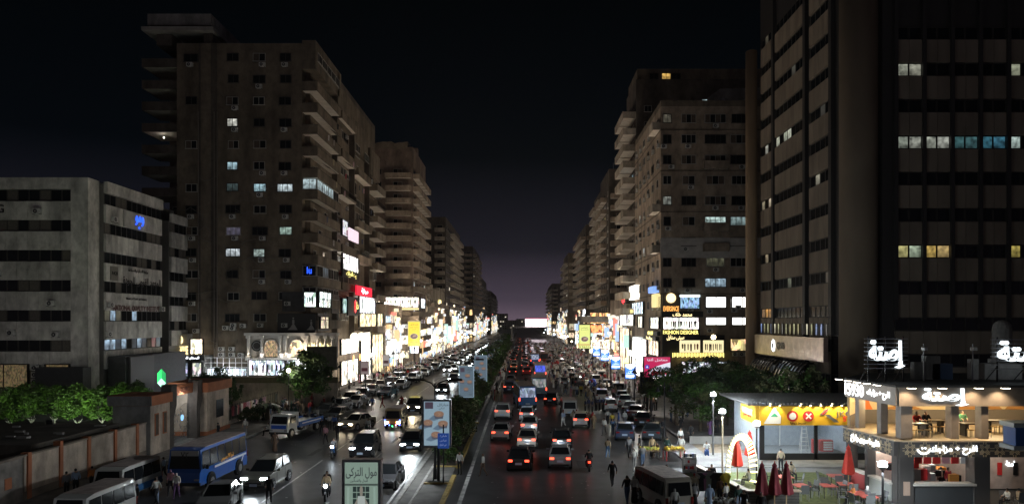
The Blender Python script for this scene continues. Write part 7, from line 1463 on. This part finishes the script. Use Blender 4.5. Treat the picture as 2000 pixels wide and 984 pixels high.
# figures one can pick out
person(898, 927, 'man in white short-sleeved shirt standing on the kerb by the median end', 'white', 'black', 'stand', 160)
person(944, 930, 'woman in white top and brown skirt hurrying across beside the edge line', 'white', 'brown', 'walk', 110, 0, 1, 'brown')
person(1196, 950, 'man all in black with a backpack walking away across the plaza', 'black', 'black', 'walk', 8)
person(1187, 894, 'person in tan shirt and jeans walking away past the stopped estate car', 'tan', 'denim', 'walk', -20)
person(1228, 893, 'woman in open jacket and dark trousers walking by the fruit stall', 'grey', 'black', 'walk', 190, 0, 1, 'brown'); person(1238, 919, 'woman in white top carrying a pink bag across the plaza', 'white', 'grey', 'walk', 185, 0, 1, 'white'); person(1255, 912, 'man in grey t-shirt and jeans walking beside the pink-bag woman', 'grey', 'denim', 'walk', 180)
person(1256, 957, 'veiled woman in black walking behind the microbus', 'black', 'black', 'walk', 185, 1, 1); person(1225, 984, 'person in dark jacket and jeans beside the white-veiled woman', 'dark', 'denim', 'walk', 10); person(1239, 985, 'woman in white blouse and white veil walking beside the dark jacket', 'white', 'black', 'walk', 15, 1, 1, 'white')
for i, (x, c) in enumerate(((1274, 'black'), (1284, 'black'), (1302, 'black'))): person(x, 962-3*i, 'woman in black veil walking in a trio beside the microbus', c, 'black', 'walk', 185, 1, 1, None, 'black veiled trio beside the microbus')
person(1303, 893, 'person in dark shirt serving at the yellow fruit stall', 'dark green', 'dark', 'stand', -30); person(1330, 893, 'man in white shirt holding a bag by the yellow fruit stall', 'white', 'beige', 'stand', 150); person(1274, 893, 'fruit seller in tan shirt bending over the greenish heap', 'tan', 'dark', 'stand', 170); person(1249, 890, 'person in dark shirt at the greenish fruit stall', 'black', 'dark', 'stand', 90); person(1284, 893, 'seated figure in brown beside the greenish fruit stall', 'brown', 'brown', 'sit', 120)
person(1380, 890, 'person in white shirt and blue trousers sitting on a stool below the tall lamp', 'white', 'blue', 'sit', 170); MB().cyl((0, 0, 0), (0, 0, .44), .18, .18, mat('stool_blue', (.05, .1, .25), .6), 10).build('stool', None, (*gp(1380, 889), 0), label='low stool under the person sitting below the tall lamp', cat='stool')
person(1349, 864, 'woman in full black robe standing on the sandy bank', 'black', 'black', 'stand', 170, 1, 1); person(1387, 850, 'woman in purple robe standing under the trees', 'purple', 'purple', 'stand', 170, 1, 1, 'black'); person(1400, 848, 'woman in black robe beside the purple one', 'black', 'black', 'stand', 190, 1, 1); person(1329, 872, 'man with white bag and black trousers leaving the parked sedans', 'white', 'black', 'stand', 190); person(1295, 845, 'seated woman in dark robe beside the parked row', 'dark', 'dark', 'sit', 150, 0, 1)
person(1390, 958, 'seller in black printed t-shirt behind the clothes rail', 'black', 'dark', 'stand', 175, s=1.03); person(1385, 960, 'helper beside the black-shirted seller', 'dark', 'dark', 'stand', 150, s=.95); person(1336, 982, 'person in red cap and white shirt between microbus and rail', 'white', 'dark', 'stand', 20, 0, 0, 'red'); person(1356, 978, 'person in red cap and pale shirt at the clothes rail', 'beige', 'dark', 'stand', 10, 0, 0, 'red')
person(1386, 1004, 'woman in pale blue veil before the low wares table', 'pale blue', 'pale blue', 'stand', 10, 1, 1); person(1357, 998, 'woman in grey veil at the clothes rail', 'grey', 'black', 'stand', 15, 1, 1, 'grey'); person(1418, 992, 'man in white t-shirt squatting by the wares table', 'white', 'dark', 'stand', 40, s=.9); person(1406, 985, 'woman in brown beside the wares table', 'brown', 'dark', 'stand', 20, 0, 1, 'brown'); person(1442, 1003, 'person in dark green top and light jeans by the bar wall', 'dark green', 'pale blue', 'stand', 200); person(1453, 1014, 'person in black jacket by the bar wall', 'black', 'black', 'stand', 150); person(1487, 1022, 'person in black seen from the chest up before the crimson parasols', 'black', 'dark', 'stand', 180); person(1318, 1010, 'person in white hood behind the microbus', 'white', 'dark', 'stand', 10, 0, 1, 'white')
person(1525, 922, 'man in beige shirt standing before the glazed shop', 'beige', 'dark', 'stand', 0); person(1545, 938, 'woman in beige sitting at the terrace edge', 'beige', 'dark', 'sit', 190, 0, 1, 'black', z=.02); person(1462, 950, 'woman with long black hair in white by the light arch', 'white', 'grey', 'sit', 40, 0, 0); person(1667, 986, 'person in orange top seated at a red table', 'orange', 'black', 'sit', 80, 0, 1, 'brown', z=.02); person(1694, 990, 'person in grey hood seated at a red table', 'grey', 'black', 'sit', -80, 0, 1, 'white', z=.02); person(1520, 948, 'woman in black seated behind the crimson parasols', 'black', 'black', 'sit', 180, 0, 1, z=.02)
person(px(1852, 43.6), 43.6, 'cook in red shirt behind the restaurant counter', 'red', 'dark', 'stand', 200, z=.25, xy=True); person(px(1838, 44.4), 44.4, 'cook in white at the back of the kitchen', 'white', 'dark', 'stand', 20, z=.25, xy=True); person(px(1698, 46.6), 46.4, 'server in orange-red shirt at the side counter', 'orange', 'dark', 'stand', 100, z=.25, xy=True)
for i, (x, c, l) in enumerate(((1968, 'white', 'man in white sitting outside the restaurant end wall'), (1990, 'beige', 'man in beige sitting across from the one in white'))): person(px(x, 41.5), 41.5, l, c, 'dark', 'sit', 90 if i == 0 else -90, xy=True)
for x in (1966, 1992): chair(px(x, 41.5), 41.5, R(0 if x > 1980 else 180))
for i, (x, y, c, l) in enumerate(((1790, 45.2, 'red', 'diner in red upstairs by the corner column'), (1808, 45.6, 'black', 'diner in black upstairs beside the one in red'), (1880, 46.5, 'green', 'diner in green upstairs near the back wall'))): person(px(x, y), y, l, c, 'dark', 'sit', 180, z=3.85, xy=True)
for i, x in enumerate((24.2, 26.0, 27.8, 30.2, 32.5)):
    t = thing('dining_table', 'long dark dining table with stools in the upper restaurant room', 'table', (x, 44.2+(i % 2)*1.4, 3.79), 0, 'dining tables upstairs'); MB().box(-.75, -.35, .72, .75, .35, .78, mat('table_dark', (.06, .045, .035), .4)).build('table_top', t)
    for a in (-.6, .6): MB().box(-.06, -.3, 0, .06, .3, .72, black).build('leg', t, (a, 0, 0))
    for a in (-.5, 0, .5):
        q = thing('dining_stool', 'pale wooden stool at an upstairs dining table' if i != 4 else 'red chair at the far upstairs dining table', 'stool', (x+a, 43.6+(i % 2)*1.4, 3.79), 0, 'stools upstairs' if i != 4 else 'red chairs upstairs'); MB().box(-.17, -.17, .42, .17, .17, .46, mat('stool_wood', (.4, .28, .13), .6) if i != 4 else red).build('seat', q)
        for u in (-.14, .14):
            for v in (-.14, .14): inst('leg', cl4, q, (u, v, 0))
# left foreground
for x, y, l, tp, bt, ps, rz, rb, sf, hd in ((305, 985, 'person in white coat with a handbag walking past the blue minibus', 'white', 'dark', 'walk', 60, 0, 0, None), (345, 974, 'woman in white blouse with pink scarf ends by the minibus bumper', 'white', 'purple', 'walk', 185, 0, 1, 'white'), (334, 968, 'woman in mauve blouse beside the white blouse', 'pink', 'dark', 'walk', 185, 0, 1, 'purple'), (306, 983, 'woman in tan top by the microbus door', 'tan', 'pale blue', 'stand', 150, 0, 1, 'brown'), (525, 984, 'person in black walking near the champagne car', 'black', 'black', 'walk', 10, 0, 0, None), (268, 1000, 'man in black jacket leaning by the microbus side', 'black', 'dark', 'stand', 130, 0, 0, None), (537, 884, 'woman in patterned brown robe alone on the dark road', 'brown', 'brown', 'stand', 190, 1, 1, 'brown'), (479, 850, 'woman in white robe beyond the minibus tail', 'white', 'grey', 'stand', 170, 1, 1, 'white'), (524, 850, 'man in white shirt sitting by the barrier', 'white', 'dark', 'sit', 120, 0, 0, None), (426, 862, 'guard in dark clothes at the second gatehouse', 'dark', 'dark', 'stand', 90, 0, 0, None), (320, 936, 'person in pale blue at the minibus front', 'pale blue', 'dark', 'walk', 150, 0, 0, None), (232, 908, 'woman in black robe by the boundary wall', 'black', 'black', 'stand', 90, 1, 1, None), (246, 902, 'person in brown by the boundary wall', 'brown', 'dark', 'stand', 90, 0, 0, None), (180, 958, 'person in orange top behind the first microbus', 'orange', 'dark', 'stand', 60, 0, 0, None), (130, 972, 'person in grey by the steel door', 'grey', 'dark', 'stand', 60, 0, 0, None), (148, 968, 'person in pale blue by the steel door', 'pale blue', 'dark', 'stand', 60, 0, 0, None)):
    person(x, y, l, tp, bt, ps, rz, rb, sf, hd)
for x, y, tp, bt, ps, rz, sf, l in ((644, 840, 'white', 'dark', 'walk', 10, 0, 'man in white shirt walking away among cars near the tow truck'), (653, 842, 'blue', 'dark', 'walk', 15, 0, 'man in blue shirt beside the white shirt near the tow truck'), (636, 868, 'pink', 'dark', 'walk', 170, 1, 'woman in pink blouse walking before the blue scooter'), (659, 862, 'black', 'black', 'walk', 20, 0, 'man in black beside the beige sedan nose'), (629, 850, 'dark', 'dark', 'walk', 170, 0, 'man in dark shirt beside the tow truck bed'), (712, 800, 'white', 'beige', 'walk', 10, 0, 'man in pale clothes crossing before the silver sedan'), (727, 802, 'blue', 'dark', 'walk', 10, 0, 'woman in blue crossing beside the pale man'), (747, 796, 'red', 'red', 'walk', 100, 1, 'woman in red robe crossing the left lanes'), (897, 836, 'dark', 'dark', 'stand', 90, 0, 'man in dark shirt standing in the median shrubs'), (886, 842, 'black', 'black', 'stand', 100, 0, 'man in black standing behind the first bowl poster')):
    person(x, y, l, tp, bt, ps, rz, 0, sf)
# riders sit on the motorbikes already built
RID = (('tan', 'rider in tan on the warm-lit motorbike'), ('grey', 'rider in grey on the bluish scooter'), ('white', 'rider in white on the motorbike beside the beige sedan'), ('red', 'rider in red between the tall car and the pedestrians'), ('black', 'rider in black with a pale bag on the tail-lit scooter'), ('yellow', 'rider in yellow vest near the median'), ('dark', 'rider in dark clothes ahead of the blue bus'))
for (X, Y, h), (c, l) in zip(BIKES, RID): a = R(h); person(X+math.sin(a)*.2, Y-math.cos(a)*.2, l, c, 'dark', 'ride', h, xy=True)
X, Y, h = BIKES[0]; a = R(h); person(X+math.sin(a)*.62, Y-math.cos(a)*.62, 'passenger in black behind the rider in tan', 'black', 'dark', 'ride', h, xy=True)
# people round the stopped cars on the shop side
r = random.Random(44)
for x, y, tp, bt, rb, sf, l in ((1100, 833, 'pale blue', 'white', 0, 0, 'man in pale blue shirt and white trousers beside the microbus'), (1120, 830, 'beige', 'beige', 0, 0, 'man in beige behind the standing microbus'), (1158, 835, 'red', 'dark', 0, 1, 'woman in red beside the estate car door'), (1160, 838, 'tan', 'tan', 0, 1, 'child-sized figure in tan by the estate car'), (1150, 836, 'brown', 'dark', 0, 0, 'person in brown holding the estate car door'), (1180, 850, 'white', 'grey', 0, 0, 'man in white with bag crossing from the estate car'), (1196, 836, 'yellow', 'black', 0, 0, 'man in bright yellow shirt in the standing crowd'), (1208, 838, 'blue', 'blue', 1, 1, 'woman in blue robe beside the yellow shirt'), (1187, 828, 'white', 'dark', 0, 0, 'man in white beside the yellow shirt'), (1197, 852, 'denim', 'denim', 0, 0, 'person in denim near the dark blue sedan'), (1220, 832, 'white', 'grey', 0, 1, 'woman in white near the grey parked sedan'), (1098, 768, 'white', 'white', 0, 0, 'man in white robe-like clothes crossing mid-road'), (1118, 772, 'pale blue', 'white', 0, 0, 'man in pale shirt crossing with companions mid-road'), (1135, 774, 'yellow', 'black', 0, 0, 'worker in yellow striped vest mid-road'), (1086, 760, 'black', 'dark', 0, 0, 'person in black beside the mid-road sedan'), (1330, 846, 'black', 'black', 1, 1, 'woman in black robe by the tree trunk')):
    person(x, y, l, tp, bt, 'walk' if rb == 0 else 'stand', r.choice((0, 180, 90, 150, 20)), rb, sf)
for i in range(6): person(1143+7*i, 803+r.uniform(-4, 4), 'person in dark blue clothes gathered in the group beside the hatchback', 'navy', 'dark', 'stand', r.uniform(0, 360), 0, i % 2, None, 'dark blue group beside the hatchback')
def crowd(n, x0, x1, y0, y1, where, grp, cols, still=.4, robe=.3):
    for i in range(n):
        tp = r.choice(cols); rb = r.random() < robe; bt = tp if rb else r.choice(('dark', 'denim', 'black', 'beige', 'grey')); ps = 'stand' if r.random() < still else 'walk'
        person(r.uniform(x0, x1), y0+(y1-y0)*r.random()**1.15, ('woman in %s robe %s' if rb else 'person in %s top '+('standing' if ps == 'stand' else 'walking')+' %s') % (tp, where), tp, bt, ps, r.uniform(0, 360), 1 if rb else 0, 1 if rb else 0, group='%s, %s %s' % (grp, tp, 'robe' if rb else ps), z=.13 if (x1 < -25 or x0 > 14) else 0, xy=True)
dk = ('black', 'dark', 'navy', 'brown', 'grey', 'white', 'dark green', 'red', 'black')
mx = ('white', 'black', 'white', 'grey', 'red', 'white', 'beige', 'pale blue', 'beige', 'brown', 'pink')
crowd(48, -30.2, -25.8, 76, 108, 'in the clothes market on the left pavement', 'left clothes market', dk); crowd(16, -25, -21.5, 72, 96, 'on the road edge by the clothes market', 'left road edge', dk); crowd(12, -30, -25.8, 108, 128, 'before the bright left shops', 'before the left shops', mx)
crowd(26, 6.0, 13.5, 96, 112, 'among the cars of the shop-side market', 'shop-side market', mx); crowd(20, 14.8, 20.2, 76, 112, 'on the pavement of the fashion shops', 'fashion shop pavement', mx); crowd(22, 5, 14, 112, 128, 'in the thick of the street market', 'thick of the market', mx); crowd(10, -4.4, -2.8, 96, 112, 'waiting at the median opening', 'median waiters', mx)
# beyond that nobody could count them
b = MB(); cm_ = [mat('crowd_%d' % i, c, .9) for i, c in enumerate([CN[k] for k in ('white', 'black', 'white', 'grey', 'red', 'beige', 'navy', 'white', 'beige', 'pink')])]
def fig(x, y, z=0.):
    m = r.choice(cm_); k = r.choice(cm_); h = r.uniform(.92, 1.05); a = r.uniform(-.06, .06)
    b.cyl((x-.08, y+a, z), (x-.07, y, z+.85*h), .06, .09, k, 5); b.cyl((x+.08, y-a, z), (x+.07, y, z+.85*h), .06, .09, k, 5)
    b.cyl((x, y, z+.8*h), (x, y, z+1.42*h), .16, .19, m, 7); b.cyl((x-.24, y+a, z+.85*h), (x-.2, y, z+1.4*h), .04, .06, m, 4); b.cyl((x+.24, y-a, z+.85*h), (x+.2, y, z+1.4*h), .04, .06, m, 4)
    b.ball((x, y, z+1.6*h), .115, p_skin if r.random() < .3 else r.choice(cm_[:4]), 6, 5)
for i in range(640): fig(r.uniform(4.6, 20), 128+r.random()**1.3*200, 0)
for i in range(330): fig(r.uniform(-30, -20.8), 126+r.random()**1.3*170, 0)
for i in range(60): fig(r.uniform(-4.6, -3.2), 130+r.random()*120, 0)
b.build('crowd', label='dense evening crowd filling the far pavements and road edges', cat='crowd', kind='stuff')
# small globe lights and lanterns strung along the far shop fronts, each a real lamp body
gl = MB().ball((0, 0, 0), .28, G12, 7, 5).mesh('globe')
for i in range(46):
    L_ = i % 2; y = 150+r.random()*380; x = (r.uniform(-25.5, -23.5) if L_ else r.uniform(14.2, 20)); zz = r.uniform(3.2, 6.5)
    t = thing('shop_lantern', 'white globe lantern on a thin post before the far shops', 'lantern', (x, y, 0), 0, 'globe lanterns before the far shops'); MB().cyl((0, 0, 0), (0, 0, zz), .05, .04, dark_metal, 5).build('post', t); inst('globe', gl, t, (0, 0, zz), color=r.choice(((1, .95, .85), (.85, .95, 1), (1, .85, .6))))

# laundry and junk on the balconies of the near towers
for i in range(26):
    k = r.choice(range(3)); zf = F0(r.choice((2, 3, 4, 5, 7, 8)))-1.35; y = 101.5+r.uniform(0, 10) if k == 0 else r.uniform(114, 144)
    o = inst('laundry', GM, None, ((XR+.45 if k == 0 else XR+.65), y, zf+(1.0 if k == 0 else r.uniform(.2, .5))), R(90)+r.uniform(-.2, .2), color=r.choice(cl_cols), label='cloth hung to dry over a balcony wall of the brown tower', cat='laundry', group='laundry on the brown tower'); o.scale = (1.3, 1, .8)

# ================================================================ evening haze along the avenue
hz = bpy.data.materials.new('haze'); hz.use_nodes = True; t_ = hz.node_tree; t_.nodes.clear()
ho = t_.nodes.new('ShaderNodeOutputMaterial'); hv = t_.nodes.new('ShaderNodeVolumePrincipled'); hv.inputs['Density'].default_value = .00011; hv.inputs['Color'].default_value = (.85, .85, .9, 1); hv.inputs['Anisotropy'].default_value = .3
t_.links.new(hv.outputs[0], ho.inputs['Volume'])
MB().box(-140, -30, -1.2, 140, 1500, 68, hz).build('haze', kind='stuff', label='thin glowing haze hanging over the whole avenue', cat='haze')
cy.volume_step_rate = 4; cy.volume_bounces = 0
